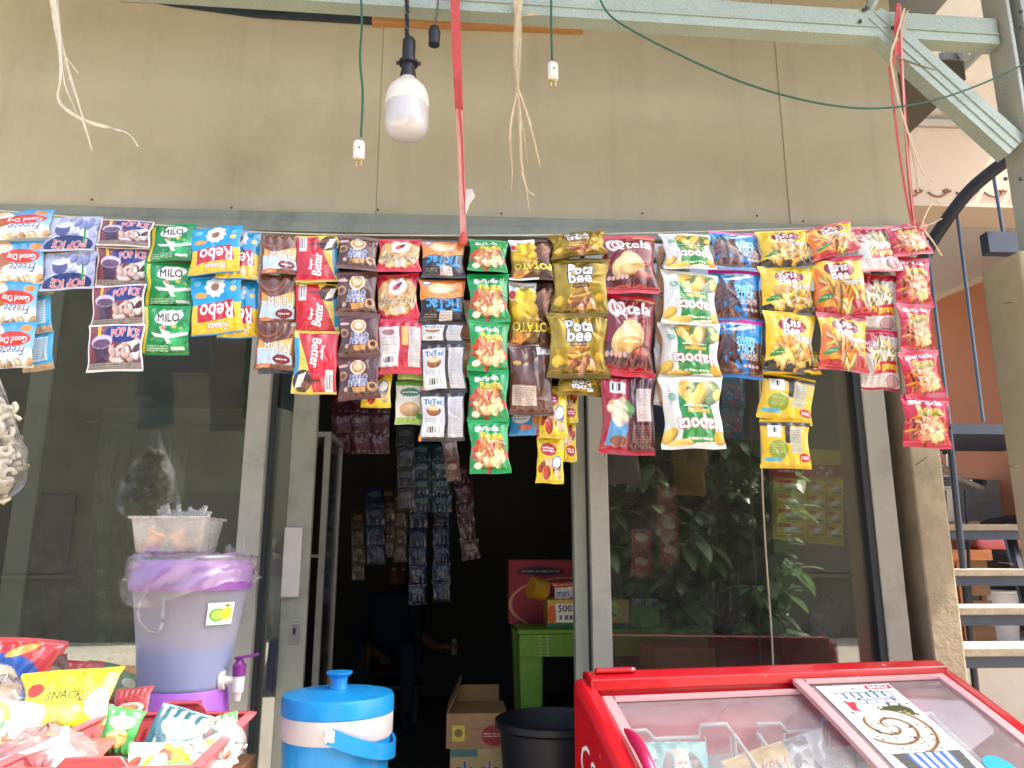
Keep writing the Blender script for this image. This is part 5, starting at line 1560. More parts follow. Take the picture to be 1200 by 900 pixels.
# lettering on the left cheek
cw = Cv(1.6, 160)
def decal(name, txt, w_, h_, col, origin, ux, uz, parent, bold=0.0, thick=0.0008):
    """flat lettering cut from film, laid on a surface"""
    v, tr_ = text_tris(txt)
    ux, uz = Vector(ux).normalized(), Vector(uz).normalized()
    m_ = MB().add([Vector(origin) + ux * (p[0] * w_) + uz * (p[1] * h_) for p in v], [tuple(int(i) for i in q) for q in tr_])
    return m_.build(name, col, parent)
white_ink = M('white ink', '#f0eeea', 0.5)
o = F(-0.0012, 0.40, 0.70)
pl0 = atplane(681, 900, F(-0.0015, 0, 0), fx)
decal('lettering', 'Ca', 0.11, 0.07, white_ink, pl0 + Vector((0, 0, -0.015)), fy, fz, cheek)
# poster on the right lid: cut sheet following the slope
def poster():
    Wp, a_ = 0.185, 0.62
    H = 320
    c = Cv(0.42, 760, seed=9)
    c.rect(0, 0, 1, 1, '#efeeea')
    c.blobs(0.5, 0.85, 0.46, 0.13, 16, 0.018, ['#3a3230', '#5a4a44'], 1.5)
    c.rect(0.62, 0.965, 0.98, 0.995, '#c82430').text('BARU', 0.8, 0.98, 0.26, 0.018, '#f4f0ec', None, 0, 1)
    # lettering too small to read: blocks with a dark blue edge
    for k in range(7):
        x = 0.16 + 0.105 * k
        c.rect(x - 0.012, 0.905 + 0.006 * (k % 2), x + 0.092, 0.95, '#2c5a8a').rect(x, 0.912, x + 0.07, 0.944, '#e8f2f4')
    for k in range(4):
        x = 0.36 + 0.12 * k
        c.rect(x - 0.012, 0.868, x + 0.1, 0.9, '#2c5a8a').rect(x, 0.874, x + 0.08, 0.895, '#e8f2f4')
    c.poly([(0.16, 0.885), (0.3, 0.885), (0.24, 0.84), (0.28, 0.82), (0.16, 0.83)], '#c42c38')
    c.ell(0.66, 0.80, 0.26, 0.05, '#3c4820', 0.2).lines(0.5, 0.78, 0.84, 0.82, 3, '#e0d848', 0.9)
    # swirl of cookies and cream
    dx, dy = (c.X - 0.42) * c.a, c.Y - 0.73
    rr, th = np.hypot(dx, dy * 1.5), np.arctan2(dy * 1.5, dx)
    m_ = ((c.X - 0.52) / 0.46) ** 2 + ((c.Y - 0.69) / 0.135) ** 2 <= 1
    c.paint(m_, '#eee6da')
    sp = np.sin(2 * th + 74 * rr)
    c.paint(m_ * np.clip((sp - 0.2) / 0.6, 0, 1), '#c4a484')
    c.paint(m_ * np.clip((sp - 0.8) / 0.18, 0, 1), '#5a3a28')
    for k in range(40):
        q_, t_ = math.sqrt(c.rng.rand()), c.rng.rand() * 6.28
        c.ell(0.52 + 0.4 * q_ * math.cos(t_), 0.69 + 0.115 * q_ * math.sin(t_), 0.016, 0.005, '#3a2c28', t_)
    c.poly([(0.1, 0.585), (0.94, 0.585), (0.72, 0.0), (0.3, 0.0)], '#50504e')
    for k in range(24):
        y = 0.56 - 0.022 * k
        c.lines(0.14 + 0.008 * k, y - 0.008, 0.9 - 0.008 * k, y, 1, '#2c2c2c', 0.7)
    c.poly([(0.26, 0.58), (0.8, 0.58), (0.7, 0.28), (0.36, 0.28)], '#3a68b8')
    for k in range(5):
        x = 0.3 + 0.105 * k
        c.poly([(x, 0.58), (x + 0.05, 0.58), (x * 0.75 + 0.165, 0.3), (x * 0.75 + 0.13, 0.3)], '#eef0f4')
    c.poly([(0.1, 0.40), (0.92, 0.43), (0.88, 0.27), (0.14, 0.25)], '#ecdc7c').text('COOKIES', 0.5, 0.368, 0.5, 0.04, '#a89030', None, 0, 2).text('& CREAM', 0.5, 0.305, 0.5, 0.04, '#a89030', None, 0, 2)
    c.poly([(0.3, 0.14), (0.82, 0.16), (0.76, 0.0), (0.34, 0.0)], '#c4303a')
    nx, ny = 84, 240
    d0, d1 = 0.085, FD - 0.05
    x0p, x1p = xm + 0.045, xm + 0.045 + 0.205
    P = np.zeros((ny + 1, nx + 1, 3))
    for j in range(ny + 1):
        v = j / ny
        for i in range(nx + 1):
            u = i / nx
            taper = 0.5 + (u - 0.5) * (1.0 if v > 0.5 else 0.72 + 0.56 * v)
            d = d1 + (d0 - d1) * v
            q = F(x0p + (x1p - x0p) * taper, d, lidz(d) + 0.0125)
            P[j, i] = q
    U, V = np.meshgrid(np.linspace(0, 1, nx + 1), np.linspace(0, 1, ny + 1))
    me = grid_mesh('poster', P - np.array(F(xm, 0.3, ZFZ)), sample(c.c, U, V), PAPER)
    o = link('poster', me)
    o.location = F(xm, 0.3, ZFZ)
    adopt(o, g2)
poster()
# cyan round sticker on the right lid
ps = atplane(1174, 902, F(0, 0.3, lidz(0.3)), (fz + fy * 0.35).normalized())
loc = ps - P0
sx_, sdp = loc.dot(fx), loc.dot(fy)
vv = []
for k in range(28):
    th = 2 * math.pi * k / 28
    d = sdp + 0.034 * math.sin(th)
    vv.append(F(sx_ + 0.034 * math.cos(th), d, lidz(d) + 0.0125))
MB().add(vv, [tuple(range(28))]).build('round_sticker', M('cyan sticker', '#1ca8d0', 0.4), g2)
# wire baskets (parts of the freezer)
def basket(x0, x1):
    b = bpy.data.objects.new('wire_basket', None)
    COL.objects.link(b)
    b.location = F((x0 + x1) / 2, 0.3, 0.6)
    adopt(b, fr)
    zt, zb_ = lz + 0.012, lz - 0.27
    d0, d1 = 0.085, FD - 0.09
    hk = [F(x0 + 0.02, d0, zt + 0.02), F(x0 + 0.08, d0, zt + 0.02), F(x0 + 0.10, d0, zt), F(x1 - 0.12, d0, zt), F(x1 - 0.115, d0, zt + 0.025), F(x1 - 0.05, d0, zt + 0.025), F(x1 - 0.03, d0, zt), F(x1 - 0.03, d0, zb_)]
    MB().tube(hk, 0.005, 6).build('basket_rim', wirew, b, smooth='all')
    MB().tube([F(x0 + 0.02, d1, zt - 0.25), F(x1 - 0.03, d1, zt - 0.25)], 0.005, 6).build('basket_rim', wirew, b)
    for xx in (x0 + 0.02, x1 - 0.03):
        MB().tube([F(xx, d0, zt), F(xx, d1, zt - 0.25)], 0.005, 6).build('basket_rim', wirew, b)
    for k in range(5):
        xx = x0 + 0.03 + (x1 - x0 - 0.07) * k / 4
        MB().tube([F(xx, d0, zt - 0.002), F(xx, d0, zb_), F(xx, d1, zb_), F(xx, d1, zt - 0.25)], 0.0025, 5).build('basket_wire', wirew, b)
basket(0.07, 0.40)
basket(0.41, 0.72)
basket(0.73, FW - 0.07)

# ice creams in the baskets
def lie(name, label, cat, ds, P, w_, rx, ry, rz, var=0, parent=None, group=None, flip=False):
    """packet lying or leaning: P = its middle"""
    d = DES[ds]
    me = packet_mesh(ds, flip, var, ny=70)
    o = link(name, me)
    s = w_ / d['a']
    o.scale = (s, s, s)
    R = Euler((rx, ry, rz)).to_matrix()
    o.rotation_euler = (rx, ry, rz)
    o.location = Vector(P) - R @ Vector((0, 0, -0.5 * s))
    tag(o, label, cat, group)
    return o
rzf = math.atan2(fx.y, fx.x)
lie('ice_cream_box', 'teal ice cream box in the wire basket by the red cheek', 'ice cream', 'ice_cream_teal', F(0.165, 0.17, 0.79), 0.205, -0.5, 0.05, rzf)
lie('ice_cream_pack', 'yellow ice cream stick pack with a silver end in the middle basket', 'ice cream', 'ice_cream_yellow', F(0.44, 0.175, 0.79), 0.26, -0.7, -0.22, rzf)
lie('ice_cream_pack', 'green ice cream pack half buried in the basket by the red cheek', 'ice cream', 'ice_cream_green', F(0.30, 0.33, 0.68), 0.17, -1.2, 0.1, rzf)
k = 0
for (x, d, z, r) in ((0.15, 0.31, 0.69, 0.3), (0.44, 0.33, 0.685, -0.3), (0.58, 0.37, 0.66, 0.5), (0.62, 0.23, 0.73, -0.1), (0.80, 0.23, 0.73, 0.3), (0.90, 0.34, 0.67, -0.4), (0.80, 0.40, 0.64, 0.1)):
    if x > FW - 0.15:
        continue
    lie('ice_cream_pack', 'frosty silver ice cream pack lying in the freezer baskets', 'ice cream', 'ice_cream_white', F(x, d, z), 0.2, -1.2, r, rzf + r, k % 2, group='frosty ice cream packs')
    k += 1
# frost bed the packs lie on
fb, ff = [], []
nx_, ny_ = 26, 16
rf_ = random.Random(2)
for j in range(ny_ + 1):
    for i in range(nx_ + 1):
        fb.append(F(0.06 + (FW - 0.12) * i / nx_, 0.055 + (FD - 0.12) * j / ny_, 0.755 - 0.31 * j / ny_ + 0.05 * math.sin(i * 0.7 + j) * 0.3 + rf_.uniform(-0.012, 0.012)))
for j in range(ny_):
    for i in range(nx_):
        a_ = j * (nx_ + 1) + i
        ff.append((a_, a_ + 1, a_ + nx_ + 2, a_ + nx_ + 1))
fo = MB().add(fb, ff).build('frost', frost, fr, smooth='all')

# ------------------------------------------------------------------ blue drinks cooler on a stool
cy_m = M('cyan cooler plastic', '#1c9ce4', 0.38, 0, 0.07, 9, 0.05, 70, coat=0.15, stain='#1680bc', stain_amt=0.5, stain_scale=14, streak=0.12)
wh_m = M('white cooler band', '#e6e4de', 0.4, 0, 0.05, 8, stain='#c0b8a8', stain_amt=0.5, stain_scale=16)
pc0 = at(396, 832, -0.42)
ck = mpp(pc0)
R = 65 * ck
zc = lambda py: at(396, py, -0.42).z
zbot = zc(835) - 0.30
jug = thing('drinks_cooler', 'bright blue round drinks cooler with a white band and lid knob', 'cooler', (pc0.x, pc0.y, zbot))
cxy = Vector((pc0.x, pc0.y, 0))
flute = lambda th, z: 1 - 0.012 * (1 if (math.cos(th * 14) > 0.93) else 0)
MB().lathe([(R * 0.80, zbot), (R * 0.86, zbot + 0.01), (R * 0.95, zc(858))], cxy, 112, fn=flute).build('body', cy_m, jug, smooth=True)
MB().lathe([(R * 0.955, zc(858) - 0.006), (R * 0.985, zc(858)), (R * 0.99, zc(834)), (R * 0.96, zc(832))], cxy, 64).build('band', wh_m, jug, smooth=True)
ldo = MB().lathe([(R * 0.98, zc(834) + 0.0006), (R * 1.0, zc(833) + 0.002), (R * 0.995, zc(816)), (R * 0.97, zc(812)), (R * 0.6, zc(812) + 0.008), (R * 0.3, zc(812) + 0.010), (0.001, zc(812) + 0.010)], cxy, 64).build('lid', cy_m, jug, smooth=True)
kz = zc(812) + 0.0105
MB().lathe([(R * 0.16, kz), (R * 0.14, kz + 0.012), (R * 0.15, kz + 0.025), (R * 0.23, kz + 0.034), (R * 0.235, kz + 0.038), (0.001, kz + 0.04)], cxy, 32).build('knob', cy_m, ldo, smooth=True)
# bail handle hanging over the right
hz = zc(848)
hp = []
for i in range(17):
    th = math.pi * i / 16
    hp.append(cxy + Vector((R * 0.22 + 0.99 * R * math.sin(th) - 0.18 * R, -R * 1.04 * math.cos(th), hz - 0.055 * math.sin(th))))
MB().ribbon(hp, 0.034, 0.007, (0, 0, 1)).build('handle', cy_m, jug, smooth=True)
MB().obox(cxy + Vector((R * 0.04, -R * 1.03, hz)), (0.012, 0, 0), (0, 0.005, 0), (0, 0, 0.014)).build('handle_pivot', wh_m, jug, bevel=0.003)
stool = thing('wooden_stool', 'plain wooden stool under the blue drinks cooler', 'stool', (pc0.x, pc0.y, 0))
wd = M('stool wood', '#8a6844', 0.6, 0, 0.25, 6, 0.2, 60, stretch=(1, 6, 6))
MB().box((pc0.x - 0.17, pc0.y - 0.17, zbot - 0.032), (pc0.x + 0.17, pc0.y + 0.17, zbot - 0.001)).build('seat', wd, stool, bevel=0.005)
for sx in (-1, 1):
    for sy in (-1, 1):
        MB().tube([(pc0.x + sx * 0.13, pc0.y + sy * 0.13, zbot - 0.032), (pc0.x + sx * 0.16, pc0.y + sy * 0.16, 0)], 0.018, 8).build('leg', wd, stool)

# ------------------------------------------------------------------ display table with dispenser, basket and bags
ZT = 0.80
tb = thing('display_table', 'low display table under the drink dispenser and red basket', 'table', (-1.1, -0.75, 0))
xt0, xt1 = -1.75, at(250, 838, -0.78).x
MB().box((xt0, -1.15, ZT - 0.03), (xt1, -0.42, ZT)).build('tabletop', wd, tb, bevel=0.004)
for x in (xt0 + 0.05, xt1 - 0.05):
    for y in (-1.1, -0.47):
        MB().box((x - 0.025, y - 0.025, 0), (x + 0.025, y + 0.025, ZT - 0.0305)).build('leg', wd, tb)
# dispenser
YD = -0.55
pd = at(218, 760, YD)
dk = mpp(pd)
dz = lambda py: at(218, py, YD).z
dxy = Vector((pd.x, pd.y, 0))
dsp = thing('drink_dispenser', 'translucent blue drink dispenser with a purple lid, base and tap', 'dispenser', (pd.x, pd.y, ZT))
purple = M('purple plastic', '#9a62b4', 0.4, 0, 0.08, 8, stain='#7c4894', stain_amt=0.5, stain_scale=12)
tub = bpy.data.materials.new('translucent tub')
tub.use_nodes = True
_n = tub.node_tree
_b = _n.nodes['Principled BSDF']
_b.inputs['Base Color'].default_value = (*lin('#f4f7ff'), 1)
_b.inputs['Roughness'].default_value = 0.3
_t = _n.nodes.new('ShaderNodeBsdfTranslucent')
_t.inputs[0].default_value = (*lin('#f0f4fc'), 1)
_tp = _n.nodes.new('ShaderNodeBsdfTransparent')
_tp.inputs[0].default_value = (*lin('#dfe6f4'), 1)
_m1 = _n.nodes.new('ShaderNodeMixShader'); _m1.inputs[0].default_value = 0.35
_m2 = _n.nodes.new('ShaderNodeMixShader'); _m2.inputs[0].default_value = 0.52
_n.links.new(_b.outputs[0], _m1.inputs[1]); _n.links.new(_t.outputs[0], _m1.inputs[2])
_n.links.new(_m1.outputs[0], _m2.inputs[1]); _n.links.new(_tp.outputs[0], _m2.inputs[2])
_n.links.new(_m2.outputs[0], _n.nodes['Material Output'].inputs[0])
r0, r1 = 48 * dk, 64 * dk
shell = MB().lathe([(r0, dz(806)), (r0 * 1.02, dz(800)), (r0 + (r1 - r0) * 0.45, dz(745)), (r1, dz(686)), (r1 * 1.04, dz(684))], dxy, 56).build('tub', tub, dsp, smooth='all')
MB().lathe([(r0 * 0.97, dz(804)), (r0 + (r1 - r0) * 0.40 - 0.004, dz(757)), (0.001, dz(757))], dxy, 48).build('drink', M('blue drink', '#2f70b8', 0.15, 0, 0.03, 4), dsp, smooth=True)
MB().lathe([(r0 * 1.22, ZT + 0.001), (r0 * 1.20, ZT + 0.02), (r0 * 1.06, dz(805) - 0.012), (r0 * 1.02, dz(805)), (r0 * 0.6, dz(805))], dxy, 48).build('base', M('lilac base', '#a868c8', 0.4, 0, 0.05, 8), dsp, smooth=True)
lidp = MB().lathe([(r1 * 1.06, dz(690)), (r1 * 1.08, dz(684)), (r1 * 1.06, dz(664)), (r1 * 0.98, dz(657)), (r1 * 0.5, dz(655)), (0.001, dz(655))], dxy, 56).build('lid', purple, dsp, smooth=True)
# tap on the right
ta = at(262, 797, YD - 0.02)
MB().tube([ta + Vector((-0.006, 0, 0)), ta + Vector((0.004, 0, 0))], [0.022, 0.02], 20).build('tap_flange', wh_m, dsp, smooth=True)
tc_ = ta + Vector((0.032, 0, 0.002))
MB().tube([ta, tc_], 0.009, 12).build('tap_stem', wh_m, dsp, smooth=True)
MB().lathe([(0.007, -0.045), (0.009, -0.03), (0.0125, -0.026), (0.0135, 0.006)], tc_, 20).build('tap_spout', wh_m, dsp, smooth=True)
MB().lathe([(0.0137, 0.0065), (0.0145, 0.03), (0.010, 0.034), (0.006, 0.042), (0.006, 0.048)], tc_, 20).build('tap_cap', M('purple tap', '#7c2c84', 0.4), dsp, smooth=True)
MB().obox(tc_ + Vector((0.016, -0.004, 0.048)), (0.026, 0.0, 0.004), (0, 0.006, 0), (0, 0, 0.003)).build('tap_lever', MATS['purple tap'], dsp, bevel=0.002)
# lemon sticker on the tub's right
th0 = math.radians(-38)
sc_ = Cv(1.0, 120, seed=2)
sc_.rect(0, 0, 1, 1, '#eef0e6').ell(0.36, 0.45, 0.3, 0.3, '#58b040').ell(0.36, 0.45, 0.22, 0.22, '#b4dc58').ell(0.72, 0.5, 0.22, 0.3, '#f0d040').ell(0.7, 0.86, 0.1, 0.06, '#3c8c34')
gp = np.zeros((25, 25, 3))
for j in range(25):
    py = 729 - 25 * j / 24
    z = dz(py)
    q = (z - dz(800)) / (dz(686) - dz(800))
    rad = r0 * 1.02 + (r1 - r0 * 1.02) * q ** 0.9 + 0.0035
    for i in range(25):
        th = th0 + (0.55 * (i / 24 - 0.5))
        gp[j, i] = (rad * math.cos(th), rad * math.sin(th), z - ZT)
U, V = np.meshgrid(np.linspace(0, 1, 25), np.linspace(0, 1, 25))
link('fruit_sticker', grid_mesh('fruit_sticker', gp, sample(sc_.c, U, V), PAPER), dsp)

# clear wrap crumpled over the lid
def crumple(parent_thing, name, c0, rx, ry, zfun, n=64, m=26, seed=1, amp=0.01, mat=None):
    rg = random.Random(seed)
    ph = [(rg.uniform(2, 9), rg.uniform(2, 9), rg.uniform(0, 6)) for _ in range(8)]
    v_, f_ = [], []
    for j in range(m + 1):
        q = j / m
        for i in range(n):
            th = 2 * math.pi * i / n
            r = zfun(q, th)
            k_ = sum(math.sin(a * th + b * q * 3 + c) for a, b, c in ph) / 5
            v_.append(Vector(c0) + Vector((rx * r[0] * math.cos(th) * (1 + amp * 8 * k_ * q), ry * r[0] * math.sin(th) * (1 + amp * 8 * k_ * q), r[1] + amp * k_ + rg.uniform(-amp, amp) * 0.45)))
    for j in range(m):
        for i in range(n):
            f_.append((j * n + i, j * n + (i + 1) % n, (j + 1) * n + (i + 1) % n, (j + 1) * n + i))
    return MB().add(v_, f_).build(name, mat or CLEAR, parent_thing, smooth='all')
wrap = thing('plastic_wrap', 'crumpled clear plastic wrap pulled over the purple dispenser lid', 'plastic wrap', (pd.x, pd.y, dz(660)))
def wz(q, th):
    if q < 0.6:
        return (0.05 + 1.08 * q / 0.6, dz(650) - 0.004 * q + 0.0)
    k_ = (q - 0.6) / 0.4
    drop = 0.055 + 0.05 * max(0, math.sin(th * 1.0 + 3.6)) ** 3
    return (1.13 + 0.06 * k_, dz(650) - k_ * drop - 0.004)
crumple(wrap, 'film', dxy, r1, r1, wz, seed=3, amp=0.008)
cl = MB()
# torn loop hanging on the left, tuft at the right
tuft = []
rt = random.Random(6)
for k in range(5):
    a_ = at(258 + 6 * k, 660, YD)
    b_ = at(262 + 7 * k + rt.uniform(-6, 6), 632 + rt.uniform(-6, 8), YD + rt.uniform(-0.03, 0.03))
    c_ = at(280 + rt.uniform(-4, 12), 664 + rt.uniform(-8, 8), YD + rt.uniform(-0.04, 0.02))
    o_ = len(tuft)
    tuft.append((a_, b_, c_))
cl.add([p for q in tuft for p in q], [(3 * i, 3 * i + 1, 3 * i + 2) for i in range(len(tuft))]).build('tuft', CLEAR, wrap)
loop = smoothpath([at(178, 690, YD - 0.1), at(164, 706, YD - 0.12), at(163, 726, YD - 0.12), at(176, 740, YD - 0.12), at(188, 738, YD - 0.12), at(191, 715, YD - 0.12), at(192, 692, YD - 0.11)], 5)
MB().ribbon(loop, 0.008, 0.0012, (0, 0, 1), 1.0).build('loop', CLEAR, wrap, smooth='all')

# tub of straws and sachets on the lid
zlid = dz(652) + 0.006
yc = YD
xa_, xb_ = at(165, 640, yc).x, at(247, 640, yc).x
tt = thing('clear_tub', 'small clear plastic tub of orange sachets standing on the dispenser lid', 'tub', ((xa_ + xb_) / 2, yc, zlid))
zt2 = at(200, 608, yc).z
def tubwall(x0, x1, y0, y1, z0, z1, fl):
    m_ = MB()
    a_ = [(x0, y0, z0), (x1, y0, z0), (x1, y1, z0), (x0, y1, z0)]
    b_ = [(x0 - fl, y0 - fl, z1), (x1 + fl, y0 - fl, z1), (x1 + fl, y1 + fl, z1), (x0 - fl, y1 + fl, z1)]
    m_.add(a_ + b_, [(0, 1, 2, 3), (0, 1, 5, 4), (1, 2, 6, 5), (2, 3, 7, 6), (3, 0, 4, 7)])
    return m_
milky = glass_mat('milky plastic', (0.86, 0.86, 0.84), 0.08, 0.15, dirt=0.25, dirt_col=(0.82, 0.8, 0.76))
tubwall(xa_ + 0.01, xb_ - 0.006, yc - 0.055, yc + 0.055, zlid, zt2, 0.012).build('shell', milky, tt, bevel=0.006)
ru = MB()
q_ = [(xa_ - 0.004, yc - 0.069, zt2), (xb_ + 0.008, yc - 0.069, zt2), (xb_ + 0.008, yc + 0.069, zt2), (xa_ - 0.004, yc + 0.069, zt2), (xa_ - 0.004, yc - 0.069, zt2)]
ru.tube(q_, 0.0035, 6).build('rim', milky, tt)
for k, (px, py, ds, s_, rr_) in enumerate(((180, 634, 'cookie_strip', 0.04, 0.4), (212, 636, 'cookie_strip', 0.045, -0.5), (226, 630, 'candy_yellow', 0.04, 0.3))):
    lie('sachet', 'orange sachet inside the clear tub on the dispenser', 'sachet', ds, at(px, py, yc - 0.02 + 0.02 * k), s_, 0.2, rr_, 0.1, k % 2, group='orange sachets in the clear tub')
scm = M('purple scoop', '#9c5cae', 0.4)
sco = MB().lathe([(0.004, -0.014), (0.014, -0.008), (0.016, 0.0), (0.012, 0.01), (0.003, 0.014)], at(178, 646, yc - 0.03), 14).build('scoop', scm, smooth='all')
tag(sco, 'small purple scoop in the clear tub on the dispenser', 'scoop')
stw = thing('straw_bundle', 'bundle of wrapped clear straws sticking out of the tub', 'straws', at(215, 632, yc))
rg = random.Random(9)
for k in range(14):
    b_ = at(198 + 2.6 * k, 630, yc + 0.03 - 0.004 * k)
    t_ = at(186 + 4.6 * k, 598 + rg.uniform(-7, 5), yc + 0.03 - 0.004 * k)
    MB().ribbon([b_, b_.lerp(t_, 0.5) + Vector((0.002, -0.003, 0)), t_], 0.011, 0.003, (1, 0, 0), rg.uniform(-.6, .6)).build('straw', milky, stw, smooth='all')

# red basket with packets
YB0, YB1 = -0.78, -1.12
zr0 = at(270, 838, YB0).z
bk = thing('plastic_basket', 'dusty red plastic basket with raised back handle full of packets', 'basket', ((at(200, 838, YB0).x), -0.95, ZT))
rose = M('rose red plastic', '#b2484c', 0.5, 0, 0.06, 10)
bx0, bx1 = at(128, 838, YB0).x, at(291, 838, YB0).x
ins = 0.035
yb0, yb1 = YB0, -1.13
# four walls with flared rims, slots in the back wall
def bwall(A, B, A2, B2, th, name, hump=None):
    """A,B top corners, A2,B2 bottom corners"""
    A, B, A2, B2 = map(Vector, (A, B, A2, B2))
    nrm = (B - A).cross(A2 - A).normalized() * th
    if hump:
        (u0, u1, h) = hump
        e = 0.06
        up = Vector((0, 0, h))
        top = [A, A.lerp(B, u0 - e), A.lerp(B, u0) + up, A.lerp(B, u1) + up, A.lerp(B, u1 + e), B]
    else:
        top = [A, B]
    return MB().prism([A2] + top + [B2], nrm).build(name, rose, bk, bevel=0.003)
tops = [Vector((bx0, yb0, zr0)), Vector((bx1, yb0, zr0)), Vector((bx1 + 0.012, yb1, zr0 - 0.01)), Vector((bx0 - 0.012, yb1, zr0 - 0.01))]
bots = [Vector((bx0 + ins, yb0 - ins, ZT + 0.002)), Vector((bx1 - ins, yb0 - ins, ZT + 0.002)), Vector((bx1 - ins, yb1 + ins, ZT + 0.002)), Vector((bx0 + ins, yb1 + ins, ZT + 0.002))]
bwall(tops[0], tops[1], bots[0], bots[1], 0.004, 'wall', (0.38, 0.66, 0.02))
bwall(tops[1] + Vector((0.001, -0.005, 0)), tops[2], bots[1], bots[2], 0.004, 'wall')
bwall(tops[2], tops[3], bots[2], bots[3], 0.004, 'wall', (0.36, 0.64, 0.02))
bwall(tops[3], tops[0] + Vector((-0.001, -0.005, 0)), bots[3], bots[0], 0.004, 'wall')
MB().prism([b + Vector((0, 0, 0.001)) for b in bots], (0, 0, 0.003)).build('bottom', rose, bk)
for i in range(4):
    A, B = tops[i], tops[(i + 1) % 4]
    out = Vector(((0, 1, 0), (1, 0, 0), (0, -1, 0), (-1, 0, 0))[i])
    segs = ((0, 1),) if i % 2 else ((0, 0.33), (0.71, 1.0))
    for (u0, u1) in segs:
        a_, b_ = A.lerp(B, u0), A.lerp(B, u1)
        MB().obox((a_ + b_) / 2 + out * 0.006 + Vector((0, 0, 0.0025)), (b_ - a_) / 2 + (b_ - a_).normalized() * 0.006, out * 0.009, (0, 0, 0.003)).build('rim', rose, bk, bevel=0.002)
a_, b_ = tops[0].lerp(tops[1], 0.40), tops[0].lerp(tops[1], 0.64)
MB().obox((a_ + b_) / 2 + Vector((0, 0.006, 0.022)), (b_ - a_) / 2, (0, 0.009, 0), (0, 0, 0.003)).build('rim', rose, bk, bevel=0.002)
for k in range(15):                         # ribs of the slotted back wall
    u = 0.06 + 0.88 * k / 14
    p_ = tops[0].lerp(tops[1], u) + Vector((0, -0.012, -0.022))
    MB().obox(p_, (0.0022, 0, 0), (0, 0.0018, 0), (0, 0.004, 0.012)).build('rib', M('basket shade', '#8c363a', 0.5), bk)
lie('snack_bag', 'white patterned snack bag filling the front of the red basket', 'snack bag', 'snack_bag_white', at(208, 906, -0.99), 0.19, -1.1, 0.05, 0.1)
lie('snack_bag', 'white and orange bag leaning on the right wall of the red basket', 'snack bag', 'snack_bag_white', at(252, 882, -0.95), 0.085, -0.5, -0.4, -0.2, 1)
lie('snack_bag', 'small green packet in the back right corner of the red basket', 'snack bag', 'snack_bag_green', at(265, 858, -0.86), 0.05, -0.3, -0.3, 0.2)
lie('snack_bag', 'small green packet at the left end of the red basket', 'snack bag', 'snack_bag_green', at(140, 858, -0.86), 0.065, -0.3, 0.2, 0.1, 1)
lie('snack_bag', 'dark green packet lying flat at the back of the red basket', 'snack bag', 'sachet_teal', at(205, 866, -0.87), 0.10, -0.7, 0.3, 0.1)
# clear bag over the basket's corner
cbg = thing('clear_bag', 'crumpled clear plastic bag lying in the red basket', 'plastic bag', at(255, 880, -0.93))
crumple(cbg, 'film', at(258, 862, -0.95), 0.045, 0.03, lambda q, th: (math.sin(math.pi * min(0.98, 0.05 + 0.95 * q)) , 0.03 - 0.085 * q), 40, 16, 5, 0.006)

# bags on the table to the left of the basket
lie('snack_bag', 'red and blue chip bag standing at the far left of the table', 'snack bag', 'chip_bag_redblue', at(4, 800, -0.62), 0.20, -0.1, 0.1, 0.3)
lie('snack_bag', 'bright yellow snack bag lying between chip bag and red basket', 'snack bag', 'snack_bag_yellow', at(78, 822, -0.78), 0.185, -0.55, -0.06, 0.1)
lie('snack_bag', 'brown packet leaning beside the red and blue chip bag', 'snack bag', 'sachet_brown', at(57, 800, -0.60), 0.085, -0.2, -0.3, 0)
lie('snack_bag', 'dull red packet standing behind the yellow snack bag', 'snack bag', 'snack_bag_red', at(90, 798, -0.56), 0.10, -0.2, 0.05, 0)
lie('snack_bag', 'green packet standing upright behind the yellow snack bag', 'snack bag', 'snack_bag_green', at(114, 800, -0.54), 0.07, -0.2, 0.15, 0)
lie('snack_bag', 'narrow red packet leaning towards the dispenser', 'snack bag', 'sachet_red', at(134, 806, -0.56), 0.05, -0.2, 0.35, 0)
lie('snack_bag', 'small green packet leaning on the dispenser base', 'snack bag', 'sachet_green', at(148, 806, -0.58), 0.05, -0.3, 0.4, 0)
lie('snack_bag', 'pale red packet wrapped in clear film next to the dispenser base', 'snack bag', 'snack_bag_red', at(154, 824, -0.70), 0.075, -0.5, -0.1, 0, 1)
lie('snack_bag', 'rose red bag lying in front of the yellow snack bag', 'snack bag', 'snack_bag_red', at(52, 898, -0.96), 0.18, -1.15, 0.05, 0.2, 2)
lie('snack_bag', 'orange and white bag at the table edge below the chip bag', 'snack bag', 'snack_bag_white', at(2, 850, -0.85), 0.13, -0.7, 0.2, 0.3, 2)
cb2 = thing('clear_bag', 'crumpled clear plastic bag lying over the rose red bag', 'plastic bag', at(50, 880, -0.95))
crumple(cb2, 'film', at(52, 888, -0.97), 0.085, 0.06, lambda q, th: (math.sin(math.pi * min(0.98, 0.03 + 0.97 * q)), 0.05 - 0.1 * q), 48, 20, 8, 0.008)
cb3 = thing('clear_bag', 'clear plastic bag of crackers lying at the foot of the chip bag', 'plastic bag', at(10, 820, -0.75))
crumple(cb3, 'film', at(6, 818, -0.76), 0.05, 0.04, lambda q, th: (math.sin(math.pi * min(0.98, 0.03 + 0.97 * q)), 0.04 - 0.08 * q), 40, 16, 12, 0.007)
stk = MB().tube([at(-10, 898, -1.05), at(40, 880, -1.05), at(78, 864, -1.03)], [0.006, 0.006, 0.0075], 8).build('white_stick', M('white stick', '#e2ded6', 0.5), smooth='all')
tag(stk, 'white plastic stick lying across the bags beside the basket', 'stick')
